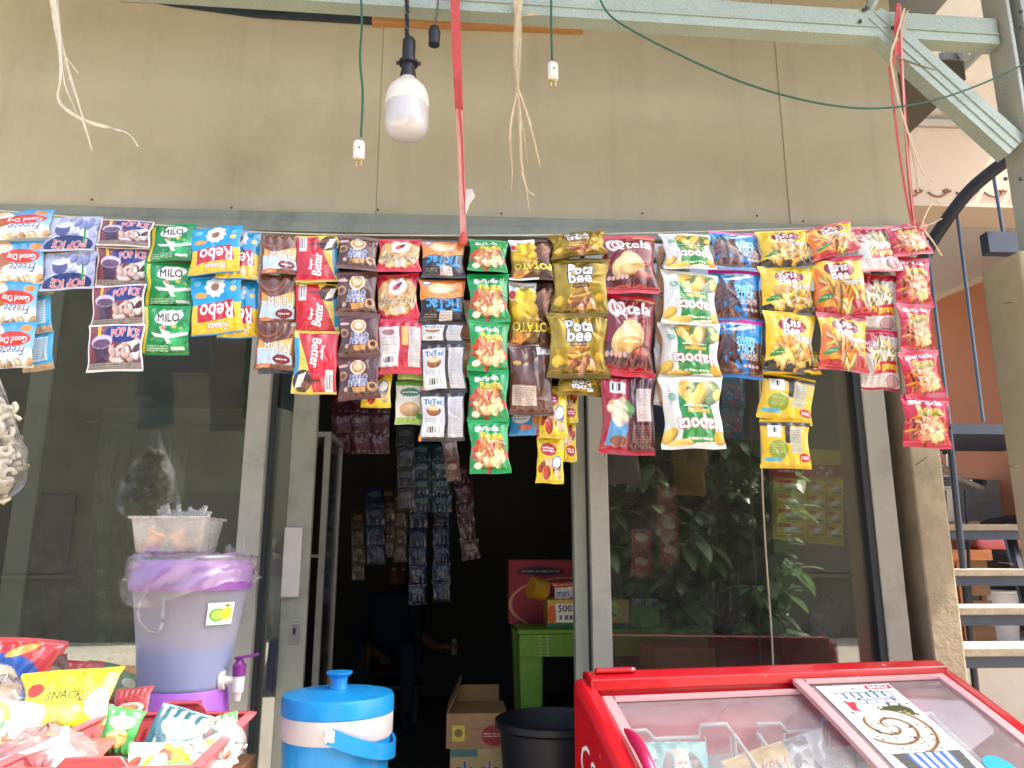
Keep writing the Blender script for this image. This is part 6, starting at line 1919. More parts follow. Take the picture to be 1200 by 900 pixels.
btl = MB().lathe([(0.018, -0.06), (0.024, -0.05), (0.025, -0.015), (0.02, 0.0), (0.008, 0.014), (0.006, 0.03), (0.008, 0.032), (0.006, 0.04)], at(73, 882, -1.0), 20).build('squeeze_bottle', M('bottle white', '#e4e0d8', 0.4), smooth=True)
tag(btl, 'small white squeeze bottle in front of the yellow snack bag', 'bottle')
# ------------------------------------------------------------------ inside the shop
def printed_box(name, label, cat, p0, p1, m, arts=(), lid_open=False, group=None):
    """carton from corner p0 to p1; arts = (canvas, x0, z0, x1, z1) printed on its front as fractions"""
    x0, y0, z0 = p0
    x1, y1, z1 = p1
    t = thing(name, label, cat, ((x0 + x1) / 2, (y0 + y1) / 2, z0), group)
    MB().box(p0, p1).build('carton_body', m, t, bevel=0.003)
    for (cv, u0, v0, u1, v1) in arts:
        w_, h_ = (x1 - x0) * (u1 - u0), (z1 - z0) * (v1 - v0)
        o = link('printed_panel', card('printed_panel', cv.c, w_, h_, PAPER, ny=70))
        o.location = (x0 + (x1 - x0) * (u0 + u1) / 2, y0 - 0.0018, z0 + (z1 - z0) * v0)
        adopt(o, t)
    return t

kraft = M('kraft card', '#a07c50', 0.8, 0, 0.12, 6, 0.1, 60)
# green table
YG = 0.72
zg = at(640, 738, YG).z
gx0, gx1 = at(606, 745, YG).x, at(832, 745, YG).x
grn = M('green plastic weave', '#6a9a2c', 0.5, 0, 0.15, 60, 0.6, 220)
gt = thing('green_table', 'lime green plastic table with woven pattern inside the shop', 'table', ((gx0 + gx1) / 2, YG + 0.25, 0.2))
MB().box((gx0, YG, zg - 0.018), (gx1, YG + 0.52, zg)).build('tabletop', grn, gt, bevel=0.006)
MB().box((gx0 + 0.01, YG + 0.004, zg - 0.10), (gx1 - 0.01, YG + 0.014, zg - 0.0185)).build('apron', grn, gt)
for x in (gx0 + 0.005, gx1 - 0.105):
    for y in (YG + 0.015, YG + 0.42):
        MB().prism([(x, y, zg - 0.019), (x + 0.10, y, zg - 0.019), (x + 0.085, y, 0.2), (x + 0.025, y, 0.2)], (0, 0.09, 0)).build('leg', grn, gt, bevel=0.01)
for k in range(2):
    for j in range(7):
        xx = gx0 + 0.085 + 0.028 * k
        zz = zg - 0.022 - 0.012 * j
        MB().box((xx, YG + 0.0015, zz - 0.005), (xx + 0.012, YG + 0.0035, zz)).build('weave_slot', M('pale slot', '#a8b48c', 0.6), gt)
# noodle carton with number label
c1 = Cv(3.4, 130, seed=3)
c1.rect(0, 0, 1, 1, '#d8b050').rect(0, 0, 1, 0.2, '#2c6a4c').ell(0.05, 0.5, 0.06, 0.3, '#d86a2c').rect(0.1, 0.22, 0.44, 0.86, '#f0eee6').text('50038', 0.27, 0.7, 0.28, 0.22, '#1c1c1c', None, 0, 3).bar(0.12, 0.26, 0.42, 0.5).ell(0.82, 0.62, 0.06, 0.2, '#8c7a30').rect(0.9, 0.4, 0.98, 0.64, '#e8dcc0').lines(0.91, 0.42, 0.97, 0.62, 3, '#3a3020', 0.9).blobs(0.65, 0.5, 0.12, 0.25, 10, 0.05, ['#d86a2c', '#e8c858', '#c84828'], 1.4).mottle(0.1)
pA, pB = at(642, 726, YG + 0.03), at(737, 726, YG + 0.03)
zct = at(640, 703, YG + 0.03).z
printed_box('noodle_carton', 'yellow carton with a white number label on the green table', 'carton', (pA.x, YG + 0.03, zg + 0.001), (pB.x, YG + 0.24, zct), M('yellow card', '#c8a050', 0.7), [(c1, 0, 0, 1, 1)])
lie('biscuit_pack', 'orange and white biscuit pack standing in the yellow carton', 'biscuit pack', 'biscuit_pack', at(664, 694, YG + 0.10), 0.12, -0.2, -0.05, 0)
p = at(631, 690, YG + 0.12)
o = MB().tube([p + Vector((-0.035, 0, 0.006)), p + Vector((0.03, 0, -0.008))], 0.042, 24).build('round_tin', M('yellow tin', '#c8962c', 0.5, 0, 0.1, 20), smooth=True)
tag(o, 'yellow round tin tipped on its side beside the biscuit pack', 'tin')
o.rotation_euler = (0, 0, 0.4)
c2 = Cv(1.3, 160, seed=5)
c2.rect(0, 0, 1, 1, '#8a2430').rect(0.03, 0.03, 0.97, 0.97, '#9a2c38').ring(0.7, 0.3, 0.7, 0.42, 0.05, '#c89060').ell(0.8, 0.2, 0.2, 0.12, '#d8a840').ell(0.4, 0.82, 0.3, 0.07, '#2c1c34').lines(0.16, 0.78, 0.64, 0.86, 1, '#b88a90').mottle(0.15)
pA, pB = at(596, 735, YG + 0.30), at(690, 735, YG + 0.30)
printed_box('red_carton', 'large dark red biscuit carton at the back of the green table', 'carton', (pA.x, YG + 0.29, zg + 0.001), (pB.x, YG + 0.5, at(640, 656, YG + 0.30).z), M('red card', '#7a2830', 0.7), [(c2, 0, 0, 1, 1)])
pA, pB = at(740, 730, YG + 0.05), at(772, 730, YG + 0.05)
gtr = M('green tray', '#5c9a2c', 0.5)
t = thing('green_tray', 'small green tray of pale packets on the green table', 'tray', ((pA.x + pB.x) / 2, YG + 0.1, zg))
tubwall(pA.x, pB.x, YG + 0.05, YG + 0.17, zg + 0.002, at(750, 712, YG + 0.05).z, 0.006).build('shell', gtr, t, solid=0.002)
for k, px in enumerate((748, 764)):
    lie('white_packet', 'pale packet standing in the small green tray', 'packet', 'ice_cream_white', at(px, 706, YG + 0.10), 0.06, -0.2, 0.1, 0.3, k, group='pale packets in the green tray')
# brown cartons on the floor
YC = 0.62
c3 = Cv(1.25, 140, seed=7)
c3.rect(0, 0, 1, 1, '#a8825a').rect(0.1, 0.2, 0.3, 0.66, '#d8c84c').ell(0.2, 0.44, 0.07, 0.12, '#8a6a3c').ell(0.78, 0.36, 0.2, 0.3, '#9a2c38').lines(0.62, 0.3, 0.94, 0.44, 2, '#e8d8c8', 0.9).lines(0.34, 0.5, 0.56, 0.6, 1, '#6a5030').mottle(0.12)
c4 = Cv(1.25, 140, seed=8)
c4.rect(0, 0, 1, 1, '#b8a070').rect(0, 0.84, 0.5, 0.98, '#4c7a78').text('ale ale', 0.5, 0.62, 0.8, 0.26, '#2c5a80', '#e0d8b8', 3, 3).ell(0.4, 0.2, 0.3, 0.14, '#d8a84c').mottle(0.12)
xA, xB = at(523, 860, YC).x, at(588, 860, YC).x
z1, z2, z3 = 0.2, at(560, 877, YC).z, at(560, 836, YC).z
printed_box('drink_carton', 'pale drink carton on the shop floor under the open carton', 'carton', (xA + 0.015, YC + 0.005, 0.201), (xB + 0.012, YC + 0.26, z2), M('pale card', '#b09a70', 0.8), [(c4, 0, 0.5, 1, 1)])
t = printed_box('open_carton', 'brown carton with its flaps open, stacked beside the black tub', 'carton', (xA, YC, z2 + 0.001), (xB + 0.02, YC + 0.25, z3), kraft, [(c3, 0, 0, 1, 1)])
MB().prism([(xA, YC, z3), (xA, YC + 0.25, z3), (xA + 0.05, YC + 0.26, z3 + 0.10), (xA + 0.04, YC + 0.01, z3 + 0.075)], (0.003, 0, 0)).build('flap', kraft, t)
MB().prism([(xA + 0.03, YC + 0.252, z3), (xB, YC + 0.252, z3), (xB, YC + 0.26, z3 + 0.06), (xA + 0.05, YC + 0.26, z3 + 0.06)], (0, 0.003, 0)).build('flap', kraft, t)
# black tub
pt_ = at(648, 850, 0.42)
tk = mpp(pt_)
zrim = at(648, 842, 0.42).z
bt = thing('black_tub', 'big round black plastic tub on the shop floor', 'tub', (pt_.x, 0.42, 0.2))
Rt = 68 * tk
MB().lathe([(Rt * 0.72, 0.201), (Rt * 0.92, zrim - 0.03), (Rt * 0.94, zrim - 0.028), (Rt, zrim - 0.02), (Rt, zrim), (Rt * 0.95, zrim + 0.004), (Rt * 0.93, zrim - 0.006), (Rt * 0.86, zrim - 0.12), (0.001, zrim - 0.12)], (pt_.x, 0.42, 0), 56).build('bowl', black_pl, bt, smooth=True)
o = MB().lathe([(0.055, -0.004), (0.06, 0.0), (0.055, 0.02), (0.02, 0.035), (0.001, 0.036)], (pt_.x + 0.03, 0.40, zrim - 0.115), 24).build('food_cover', milky, smooth=True)
tag(o, 'clear plastic dome cover lying inside the black tub', 'cover')

# pale storage panel behind the left window, cream drum behind the door edge
YP = 0.16
ppan = M('pale cupboard paint', '#aeb3a2', 0.6, 0, 0.06, 4)
cb = thing('cupboard', 'pale grey-green cupboard standing behind the left window', 'cupboard', (at(200, 700, YP).x, YP, 0.2))
cx0, cx1 = at(106, 600, YP).x, at(322, 600, YP).x
zct = at(200, 478, YP).z
MB().box((cx0, YP, 0.2), (cx1, YP + 0.4, zct)).build('case', ppan, cb, bevel=0.006)
MB().box((cx0 + 0.01, YP - 0.012, 0.25), ((cx0 + cx1) / 2 - 0.002, YP - 0.001, zct - 0.02)).build('door', ppan, cb, bevel=0.003)
MB().box(((cx0 + cx1) / 2 + 0.002, YP - 0.012, 0.25), (cx1 - 0.01, YP - 0.001, zct - 0.02)).build('door', ppan, cb, bevel=0.003)
pd2 = at(318, 520, 0.55)
o = MB().lathe([(0.085, -0.16), (0.095, -0.14), (0.095, 0.1), (0.085, 0.125), (0.05, 0.135), (0.001, 0.136)], (pd2.x - 0.02, 0.55, pd2.z), 32).build('cream_drum', M('cream plastic', '#b9b492', 0.5, 0, 0.05), smooth=True)
tag(o, 'cream plastic drum on a shelf behind the sliding door', 'drum')
sh = thing('wall_shelf', 'grey metal shelf carrying the cream drum behind the sliding door', 'shelf', (pd2.x - 0.02, 0.55, 0.2))
MB().box((pd2.x - 0.16, 0.43, pd2.z - 0.175), (pd2.x + 0.09, 0.68, pd2.z - 0.161)).build('board', alu, sh)
for (x, y) in ((pd2.x - 0.15, 0.44), (pd2.x + 0.08, 0.44), (pd2.x - 0.15, 0.67), (pd2.x + 0.08, 0.67)):
    MB().box((x - 0.008, y - 0.008, 0.2), (x + 0.008, y + 0.008, pd2.z - 0.176)).build('leg', alu, sh)
# glass showcase frame inside the doorway
sc0, sc1 = at(356, 600, 0.5).x, at(383, 600, 0.5).x
sg = thing('glass_showcase', 'narrow aluminium showcase standing just inside the doorway', 'showcase', ((sc0 + sc1) / 2 - 0.15, 0.6, 0.2))
zs1, zs0 = at(370, 512, 0.5).z, at(370, 650, 0.5).z
MB().box((sc1 - 0.022, 0.5, 0.2), (sc1, 0.522, zs1)).build('post', alu_pale, sg)
MB().box((sc1 - 0.022, 0.78, 0.2), (sc1, 0.80, zs1)).build('post', alu_pale, sg)
MB().box((sc0 - 0.25, 0.5, zs1 + 0.001), (sc1, 0.8, zs1 + 0.02)).build('top', alu_pale, sg)
MB().box((sc0 - 0.25, 0.505, zs0 - 0.01), (sc1 - 0.023, 0.79, zs0)).build('shelf', alu_pale, sg)
MB().box((sc1 - 0.012, 0.523, 0.25), (sc1 - 0.008, 0.779, zs1 - 0.001)).build('pane', GLASS, sg)

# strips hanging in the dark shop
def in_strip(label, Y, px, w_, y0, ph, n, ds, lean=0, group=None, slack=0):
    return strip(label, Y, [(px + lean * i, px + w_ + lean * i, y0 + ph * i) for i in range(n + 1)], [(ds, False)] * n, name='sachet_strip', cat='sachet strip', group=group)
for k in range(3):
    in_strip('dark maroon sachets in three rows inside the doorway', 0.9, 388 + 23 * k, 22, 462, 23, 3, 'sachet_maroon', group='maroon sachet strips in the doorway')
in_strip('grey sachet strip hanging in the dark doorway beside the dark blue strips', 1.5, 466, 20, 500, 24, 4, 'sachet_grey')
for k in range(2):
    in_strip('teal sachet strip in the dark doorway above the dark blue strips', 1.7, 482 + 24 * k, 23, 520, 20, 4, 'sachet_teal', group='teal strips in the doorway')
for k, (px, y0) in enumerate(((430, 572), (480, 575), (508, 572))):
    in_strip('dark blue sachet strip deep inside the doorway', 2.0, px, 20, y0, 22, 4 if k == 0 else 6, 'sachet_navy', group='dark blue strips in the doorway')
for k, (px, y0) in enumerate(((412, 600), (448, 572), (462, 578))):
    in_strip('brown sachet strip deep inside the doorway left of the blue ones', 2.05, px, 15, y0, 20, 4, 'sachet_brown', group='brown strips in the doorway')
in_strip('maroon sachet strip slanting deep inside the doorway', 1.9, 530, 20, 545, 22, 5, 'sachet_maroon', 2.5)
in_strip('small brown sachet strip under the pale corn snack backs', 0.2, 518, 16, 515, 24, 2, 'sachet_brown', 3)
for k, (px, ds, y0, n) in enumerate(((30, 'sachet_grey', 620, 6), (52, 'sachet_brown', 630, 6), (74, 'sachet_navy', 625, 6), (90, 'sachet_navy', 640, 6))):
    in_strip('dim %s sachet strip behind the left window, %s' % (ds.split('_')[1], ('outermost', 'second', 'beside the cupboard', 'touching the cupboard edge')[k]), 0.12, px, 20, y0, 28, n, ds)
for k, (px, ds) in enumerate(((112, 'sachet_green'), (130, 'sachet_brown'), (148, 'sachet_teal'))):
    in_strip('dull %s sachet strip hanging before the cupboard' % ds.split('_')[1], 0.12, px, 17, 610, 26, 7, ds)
# clear bags hanging in front of the cupboard
for k in range(6):
    p = at(132 + 15 * k, 500 + 6 * (k % 3), 0.10)
    o = MB().ribbon(smoothpath([p, p + Vector((0.006, 0.006, -0.07)), p + Vector((-0.004, -0.006, -0.15)), p + Vector((0.006 * k, 0.0, -0.24))], 4), [0.012 + 0.03 * min(1, i / 6) for i in range(13)], 0.010, (1, 0, 0), 0.6).build('clear_bag', CLEAR, smooth='all')
    tag(o, 'long clear plastic bag hanging before the cupboard', 'plastic bag', 'clear bags behind the left window')
rail = MB().tube([at(100, 494, 0.10), at(290, 498, 0.10)], 0.004, 6).build('hanging_rail', alu)
tag(rail, 'thin rail behind the left window holding clear bags', 'rail')

# right window: medicine card, soap sachets, cord, stick with bag, red packets on a shelf
p = at(948, 600, 0.03)
mk = mpp(p)
cardt = thing('medicine_card', 'yellow card of small medicine packs hanging inside the right window', 'sachet card', at(948, 545, 0.03))
for (x0, x1, nm) in ((908, 945, 0), (946, 967, 1), (968, 988, 2)):
    for r in range(4):
        y0 = 560 + 17 * r + (x0 - 908) * 0.06
        a_, b_ = at((x0 + x1) / 2, y0, 0.03), at((x0 + x1) / 2, y0 + 16.5, 0.03)
        o = link('medicine_pack', packet_mesh('medicine', False, r % 3, 40))
        h = (a_ - b_).length
        o.scale = ((x1 - x0) * mpp(a_) / 1.5, h, h)
        o.location = a_
        adopt(o, cardt)
MB().prism([at(906, 632, 0.036), at(906, 545, 0.036), at(940, 543, 0.036), at(940, 526, 0.036), at(985, 528, 0.036), at(989, 640, 0.036)], (0, 0.002, 0)).build('backing_card', M('yellow backing', '#c8b428', 0.5), cardt)
cvh = Cv(5, 60, seed=4)
cvh.rect(0, 0, 1, 1, '#a82c30').blobs(0.55, 0.5, 0.4, 0.4, 14, 0.03, ['#5a2c24', '#e8d0c0', '#3a4a60', '#d8a080'], 1.4).lines(0.06, 0.3, 0.3, 0.7, 1, '#f0e0d0', 0.9)
o = link('header_print', card('header_print', cvh.c, 82 * mk, 14 * mk, PAPER, ny=24))
o.location = at(947, 559, 0.024)
adopt(o, cardt)
in_strip('dim blue washing powder sachets inside the right window', 0.3, 846, 26, 440, 36, 2, 'soap_blue')
cd = MB().tube(smoothpath([at(890, 436, -0.05), at(893, 560, -0.05), at(897, 640, -0.05), at(904, 740, -0.05), at(906, 786, -0.05)], 5), 0.0028, 6).build('hanging_string', M('off white cord', '#b4ac94', 0.7), smooth='all')
tag(cd, 'long off-white string hanging down in front of the right window', 'string')
st_ = thing('umbrella', 'folded dark umbrella leaning in the corner behind the right window', 'umbrella', at(905, 790, 0.3))
MB().tube([at(905, 800, 0.3), at(930, 755, 0.3), at(968, 714, 0.3)], [0.006, 0.02, 0.014], 8).build('folded_canopy', M('umbrella cloth', '#4c2428', 0.8), st_, smooth='all')
MB().tube([at(968, 714, 0.3), at(985, 704, 0.3)], 0.006, 8).build('handle', wh_m, st_, smooth='all')
cb4 = thing('clear_bag', 'white crumpled bag hung on the umbrella behind the right window', 'plastic bag', at(975, 720, 0.26))
crumple(cb4, 'film', at(968, 722, 0.24), 0.06, 0.03, lambda q, th: (math.sin(math.pi * min(0.98, 0.04 + 0.96 * q)), 0.07 - 0.17 * q), 36, 14, 15, 0.008, milky)
for k, (px, py, ds) in enumerate(((780, 570, 'sachet_red'), (783, 606, 'sachet_red'), (750, 620, 'sachet_red'))):
    in_strip('short strip of red sachets deep behind the right window', 0.7, px - 10, 22, py, 28, 2, ds, group='red sachet strips behind the right window')
p0_, p1_ = at(760, 790, 0.55), at(828, 755, 0.55)
printed_box('brown_carton', 'plain brown carton on the floor behind the right window', 'carton', (p0_.x, 0.45, 0.201), (p1_.x, 0.68, p1_.z), kraft)

# ------------------------------------------------------------------ shopkeeper sitting in the dark
def person():
    B = at(446, 800, 2.7)
    x, y = B.x, 3.2
    fl0 = 0.2
    t = thing('person', 'person in dark clothes sitting in the dim doorway, one forearm reaching forward', 'person', (x, y, fl0))
    seat = fl0 + 0.25
    hand = at(527, 757, 2.78)
    J = {'pel': (x, y, seat + 0.10), 'wai': (x + 0.01, y - 0.01, seat + 0.26), 'che': (x + 0.03, y - 0.04, seat + 0.44), 'nec': (x + 0.04, y - 0.05, seat + 0.56), 'hd0': (x + 0.05, y - 0.06, seat + 0.64), 'hd1': (x + 0.06, y - 0.07, seat + 0.72), 'hd2': (x + 0.06, y - 0.06, seat + 0.79),
         'shr': (x + 0.19, y - 0.08, seat + 0.50), 'elr': (x + 0.20, y - 0.20, seat + 0.30), 'wrr': (hand.x - 0.06, hand.y + 0.02, hand.z - 0.015), 'har': (hand.x - 0.01, hand.y, hand.z),
         'shl': (x - 0.15, y - 0.03, seat + 0.50), 'ell': (x - 0.2, y - 0.1, seat + 0.24), 'wrl': (x - 0.06, y - 0.3, seat + 0.19), 'hal': (x - 0.02, y - 0.36, seat + 0.18),
         'hpr': (x + 0.1, y - 0.02, seat + 0.08), 'knr': (x + 0.16, y - 0.36, seat + 0.24), 'anr': (x + 0.16, y - 0.40, fl0 + 0.08), 'ftr': (x + 0.17, y - 0.57, fl0 + 0.04),
         'hpl': (x - 0.1, y - 0.02, seat + 0.08), 'knl': (x - 0.14, y - 0.36, seat + 0.24), 'anl': (x - 0.12, y - 0.38, fl0 + 0.08), 'ftl': (x - 0.12, y - 0.55, fl0 + 0.04)}
    Rr = {'pel': .14, 'wai': .125, 'che': .14, 'nec': .055, 'hd0': .07, 'hd1': .092, 'hd2': .075, 'shr': .07, 'elr': .045, 'wrr': .03, 'har': .032, 'shl': .07, 'ell': .045, 'wrl': .03, 'hal': .032, 'hpr': .09, 'knr': .065, 'anr': .042, 'ftr': .035, 'hpl': .09, 'knl': .065, 'anl': .042, 'ftl': .035}
    names = list(J)
    E = [('pel', 'wai'), ('wai', 'che'), ('che', 'nec'), ('nec', 'hd0'), ('hd0', 'hd1'), ('hd1', 'hd2'), ('che', 'shr'), ('shr', 'elr'), ('elr', 'wrr'), ('wrr', 'har'), ('che', 'shl'), ('shl', 'ell'), ('ell', 'wrl'), ('wrl', 'hal'), ('pel', 'hpr'), ('hpr', 'knr'), ('knr', 'anr'), ('anr', 'ftr'), ('pel', 'hpl'), ('hpl', 'knl'), ('knl', 'anl'), ('anl', 'ftl')]
    V_ = [Vector(J[n]) for n in names]
    Rl = [Rr[n] for n in names]
    El = [(names.index(a), names.index(b)) for a, b in E]
    for hn, sgn, side in (('har', 1, 1), ('hal', 1, -1)):
        b = names.index(hn)
        H = V_[b]
        fwd = (H - V_[names.index('wrr' if hn == 'har' else 'wrl')]).normalized()
        sd_ = fwd.cross(Vector((0, 0, 1))).normalized()
        for k in range(4):
            off = sd_ * (0.024 - 0.016 * k)
            L = (0.045, 0.055, 0.052, 0.04)[k]
            a = H + fwd * 0.03 + off
            m1 = a + fwd * L * 0.6 + Vector((0, 0, -0.006))
            m2 = m1 + fwd * L * 0.35 + Vector((0, 0, -0.026))
            i0 = len(V_)
            V_ += [a, m1, m2]
            Rl += [.0095, .009, .008]
            El += [(b, i0), (i0, i0 + 1), (i0 + 1, i0 + 2)]
        a = H + sd_ * 0.034 * side
        i0 = len(V_)
        V_ += [a, a + fwd * 0.035 + Vector((0, 0, -0.02))]
        Rl += [.011, .009]
        El += [(b, i0), (i0, i0 + 1)]
    me = bpy.data.meshes.new('body')
    me.from_pydata([v - t.location for v in V_], El, [])
    o = link('body', me, t)
    sk = o.modifiers.new('skin', 'SKIN')
    sk.use_smooth_shade = True
    lay = me.skin_vertices[0] if me.skin_vertices else None
    if lay is None:
        bm = bmesh.new(); bm.from_mesh(me); bm.verts.layers.skin.verify(); bm.to_mesh(me); bm.free()
        lay = me.skin_vertices[0]
    for i, r in enumerate(Rl):
        lay.data[i].radius = (r, r)
        lay.data[i].use_root = (i == 0)
    sb = o.modifiers.new('sub', 'SUBSURF')
    sb.levels = sb.render_levels = 2
    dg = bpy.context.evaluated_depsgraph_get()
    me2 = bpy.data.meshes.new_from_object(o.evaluated_get(dg))
    o.modifiers.clear()
    o.data = me2
    me2.materials.clear()
    skin = M('skin', '#6a4634', 0.5, 0, 0.06, 20)
    shirt = M('dark shirt', '#1e2434', 0.85, 0, 0.15, 20)
    trous = M('dark trousers', '#24262c', 0.85, 0, 0.15, 20)
    hair = M('black hair', '#14110f', 0.5)
    for m_ in (shirt, trous, skin, hair):
        me2.materials.append(m_)
    hd = Vector(J['hd1']) - t.location
    wr = [Vector(J[n]) - t.location for n in ('har', 'hal', 'wrr', 'wrl')]
    er = Vector(J['elr']) - t.location
    wri = Vector(J['wrr']) - t.location
    for f in me2.polygons:
        c = f.center
        if c.z > hd.z - 0.11 and abs(c.x - hd.x) < 0.13:
            f.material_index = 3 if (c.z > hd.z + 0.045 or c.y > hd.y + 0.02) else 2
        elif any((c - q).length < 0.1 for q in wr):
            f.material_index = 2
        elif (c - er).dot((wri - er).normalized()) > 0.06 and (c - er.lerp(wri, 0.5)).length < 0.22 and c.x > er.x + 0.04:
            f.material_index = 2
        elif c.z < seat + 0.17 - t.location.z and c.z < 0.62:
            f.material_index = 1
        else:
            f.material_index = 0
    me2.polygons.foreach_set('use_smooth', [True] * len(me2.polygons))
    # face
    hw_ = Vector(J['hd1'])
    for sx in (-1, 1):
        MB().lathe([(0.001, -0.011), (0.008, -0.007), (0.011, 0), (0.008, 0.007), (0.001, 0.011)], hw_ + Vector((sx * 0.033, -0.082, 0.0)), 10).build('eye', M('eye white', '#c8c0b4', 0.3), t, smooth='all')
        MB().lathe([(0.004, -0.022), (0.012, -0.012), (0.013, 0.006), (0.006, 0.022)], hw_ + Vector((sx * 0.094, 0.0, -0.005)), 8).build('ear', skin, t, smooth='all')
    MB().tube([hw_ + Vector((0, -0.088, 0.008)), hw_ + Vector((0, -0.108, -0.022)), hw_ + Vector((0, -0.09, -0.03))], [0.007, 0.012, 0.008], 8).build('nose', skin, t, smooth='all')
    MB().tube([hw_ + Vector((-0.022, -0.078, -0.052)), hw_ + Vector((0, -0.088, -0.054)), hw_ + Vector((0.022, -0.078, -0.052))], [0.003, 0.006, 0.003], 8).build('mouth', M('lips', '#74443a', 0.5), t, smooth='all')
    ch = thing('plastic_chair', 'low dark plastic chair under the seated person', 'chair', (x, y, fl0))
    dk_ = M('dark chair', '#30343c', 0.5)
    MB().box((x - 0.22, y - 0.24, seat - 0.05), (x + 0.22, y + 0.2, seat - 0.02)).build('seat', dk_, ch, bevel=0.01)
    MB().box((x - 0.21, y + 0.17, seat - 0.018), (x + 0.21, y + 0.2, seat + 0.4)).build('backrest', dk_, ch, bevel=0.01)
    for sx in (-0.19, 0.19):
        for sy in (-0.2, 0.17):
            MB().box((x + sx - 0.02, y + sy - 0.02, fl0), (x + sx + 0.02, y + sy + 0.02, seat - 0.051)).build('leg', dk_, ch)
    tag(MB().lathe([(0.018, -0.05), (0.02, -0.045), (0.02, 0.02), (0.012, 0.03), (0.012, 0.045)], hand + Vector((0.03, -0.02, 0.0)), 16).build('small_jar', M('pale jar', '#7c7c7a', 0.3), smooth=True), 'small grey jar held by the seated person', 'jar')
person()

# ------------------------------------------------------------------ right of the shop: stairs, neighbour's porch, motorbike
nb = thing('porch_house', 'orange neighbouring house with a cream plaster porch beam and ornaments', 'building', at(1120, 560, 4.0) * 1.0)
nb.location.z = 0
org = M('orange wall', '#c4825e', 0.8, 0, 0.06, 3, 0.1, 50)
crm = M('cream plaster', '#d8c4ac', 0.75, 0, 0.06, 4, 0.1, 50, stain='#b09a84', stain_amt=0.4, stain_scale=4)
soff = M('grey soffit', '#c2bbb2', 0.8, 0, 0.06, 4)
orn = M('brown ornament', '#9a6c50', 0.7)
Pa = at(1150, 331, 3.2)
Pb = atz(1090, 356, Pa.z)
wd_ = (Pa - Pb); wd_.z = 0
wd_.normalize()
nrm = Vector((wd_.y, -wd_.x, 0))
if nrm.y > 0:
    nrm = -nrm
def NW(s, z, o=0.0):
    return Vector((Pa.x, Pa.y, 0)) + wd_ * s + nrm * o + Vector((0, 0, z))
def wallrun(z0, z1, o0, o1, name, m, s0=-2.6, s1=2.4):
    return MB().prism([NW(s0, z0, o0), NW(s0, z1, o0), NW(s0, z1, o1), NW(s0, z0, o1)], wd_ * (s1 - s0)).build(name, m, nb, bevel=0.004)
wallrun(0, Pa.z, -0.15, 0.0, 'wall', org)
wallrun(Pa.z + 0.001, Pa.z + 0.06, -0.15, 0.03, 'cornice', crm)
wallrun(Pa.z + 0.061, Pa.z + 0.26, -0.15, 0.015, 'frieze', crm)
wallrun(Pa.z + 0.261, Pa.z + 0.30, -0.15, 0.07, 'cornice', crm)
wallrun(Pa.z + 0.301, Pa.z + 0.9, -0.15, 0.0, 'upper_wall', crm)
def swag(P, ux, s, nm='ornament'):
    m_ = MB()
    q = []
    for i in range(9):
        u = i / 8 - 0.5
        q.append(P + ux * (u * s) + Vector((0, 0, s * 0.9 * (u * u) - 0.1 * s)))
    m_.tube(q, 0.05 * s, 6)
    for k in (-1, 0, 1):
        m_.tube([P + ux * (0.5 * s) + Vector((0, 0, 0.12 * s)), P + ux * (0.5 * s + 0.14 * s * k) + Vector((0, 0, 0.32 * s - 0.1 * s * abs(k))), P + ux * (0.5 * s + 0.22 * s * k) + Vector((0, 0, 0.22 * s))], [0.04 * s, 0.085 * s, 0.04 * s], 6)
    return m_.build(nm, orn, nb, smooth='all')
for k in range(6):
    swag(NW(-1.4 + 0.3 * k, Pa.z + 0.15, 0.02), wd_, 0.26)
# porch beam parallel to our front
YPB = 1.9
zb0, zb1 = at(1120, 240, YPB).z, at(1120, 150, YPB).z
xb0, xb1 = at(1040, 200, YPB).x, at(1040, 200, YPB).x + 1.5
MB().box((xb0, YPB, zb0), (xb1, YPB + 0.28, zb1)).build('porch_beam', crm, nb, bevel=0.006)
MB().box((xb0, YPB - 0.02, zb1 + 0.001), (xb1, YPB + 0.28, zb1 + 0.05)).build('beam_moulding', soff, nb, bevel=0.006)
MB().box((xb0, YPB - 0.012, zb0 - 0.018), (xb1, YPB + 0.28, zb0 - 0.001)).build('beam_moulding', crm, nb, bevel=0.004)
for k in range(7):
    p = at(1066 + 33 * k, 228, YPB - 0.004)
    swag(Vector((p.x, YPB - 0.004, p.z)), Vector((1, 0, 0)), 0.125)
# porch ceiling behind the beam, eaves soffit before it
MB().box((xb0, YPB + 0.281, zb0 + 0.02), (xb1, 4.6, zb0 + 0.05)).build('porch_ceiling', soff, nb)
MB().prism([(xb0, YPB + 0.25, zb1 + 0.051), (xb0, YPB + 0.25, zb1 + 0.1), (xb0, YPB - 1.3, zb1 + 0.55), (xb0, YPB - 1.3, zb1 + 0.51)], (0.9, 0, 0)).build('eaves_soffit', M('white soffit', '#e6e1da', 0.8), nb)
for (px, py, qx, qy) in ((1066, 142, 1150, 58), (1108, 44, 1132, 68)):
    a_, b_ = at(px, py, YPB - 0.5), at(qx, qy, YPB - 0.8)
    MB().tube([a_, b_], 0.022, 6).build('eaves_strut', M('grey strut', '#8c8880', 0.7), nb)
pf = at(1115, 66, YPB - 0.7)
MB().obox(pf, (0.06, 0, 0), (0, 0.02, 0.01), (0, 0.0, 0.022)).build('lamp_box', M('grey box', '#74726c', 0.6), nb, bevel=0.004)
MB().box((xb1 - 0.3, YPB, 0), (xb1, YPB + 0.28, zb0 - 0.02)).build('porch_pillar', crm, nb)

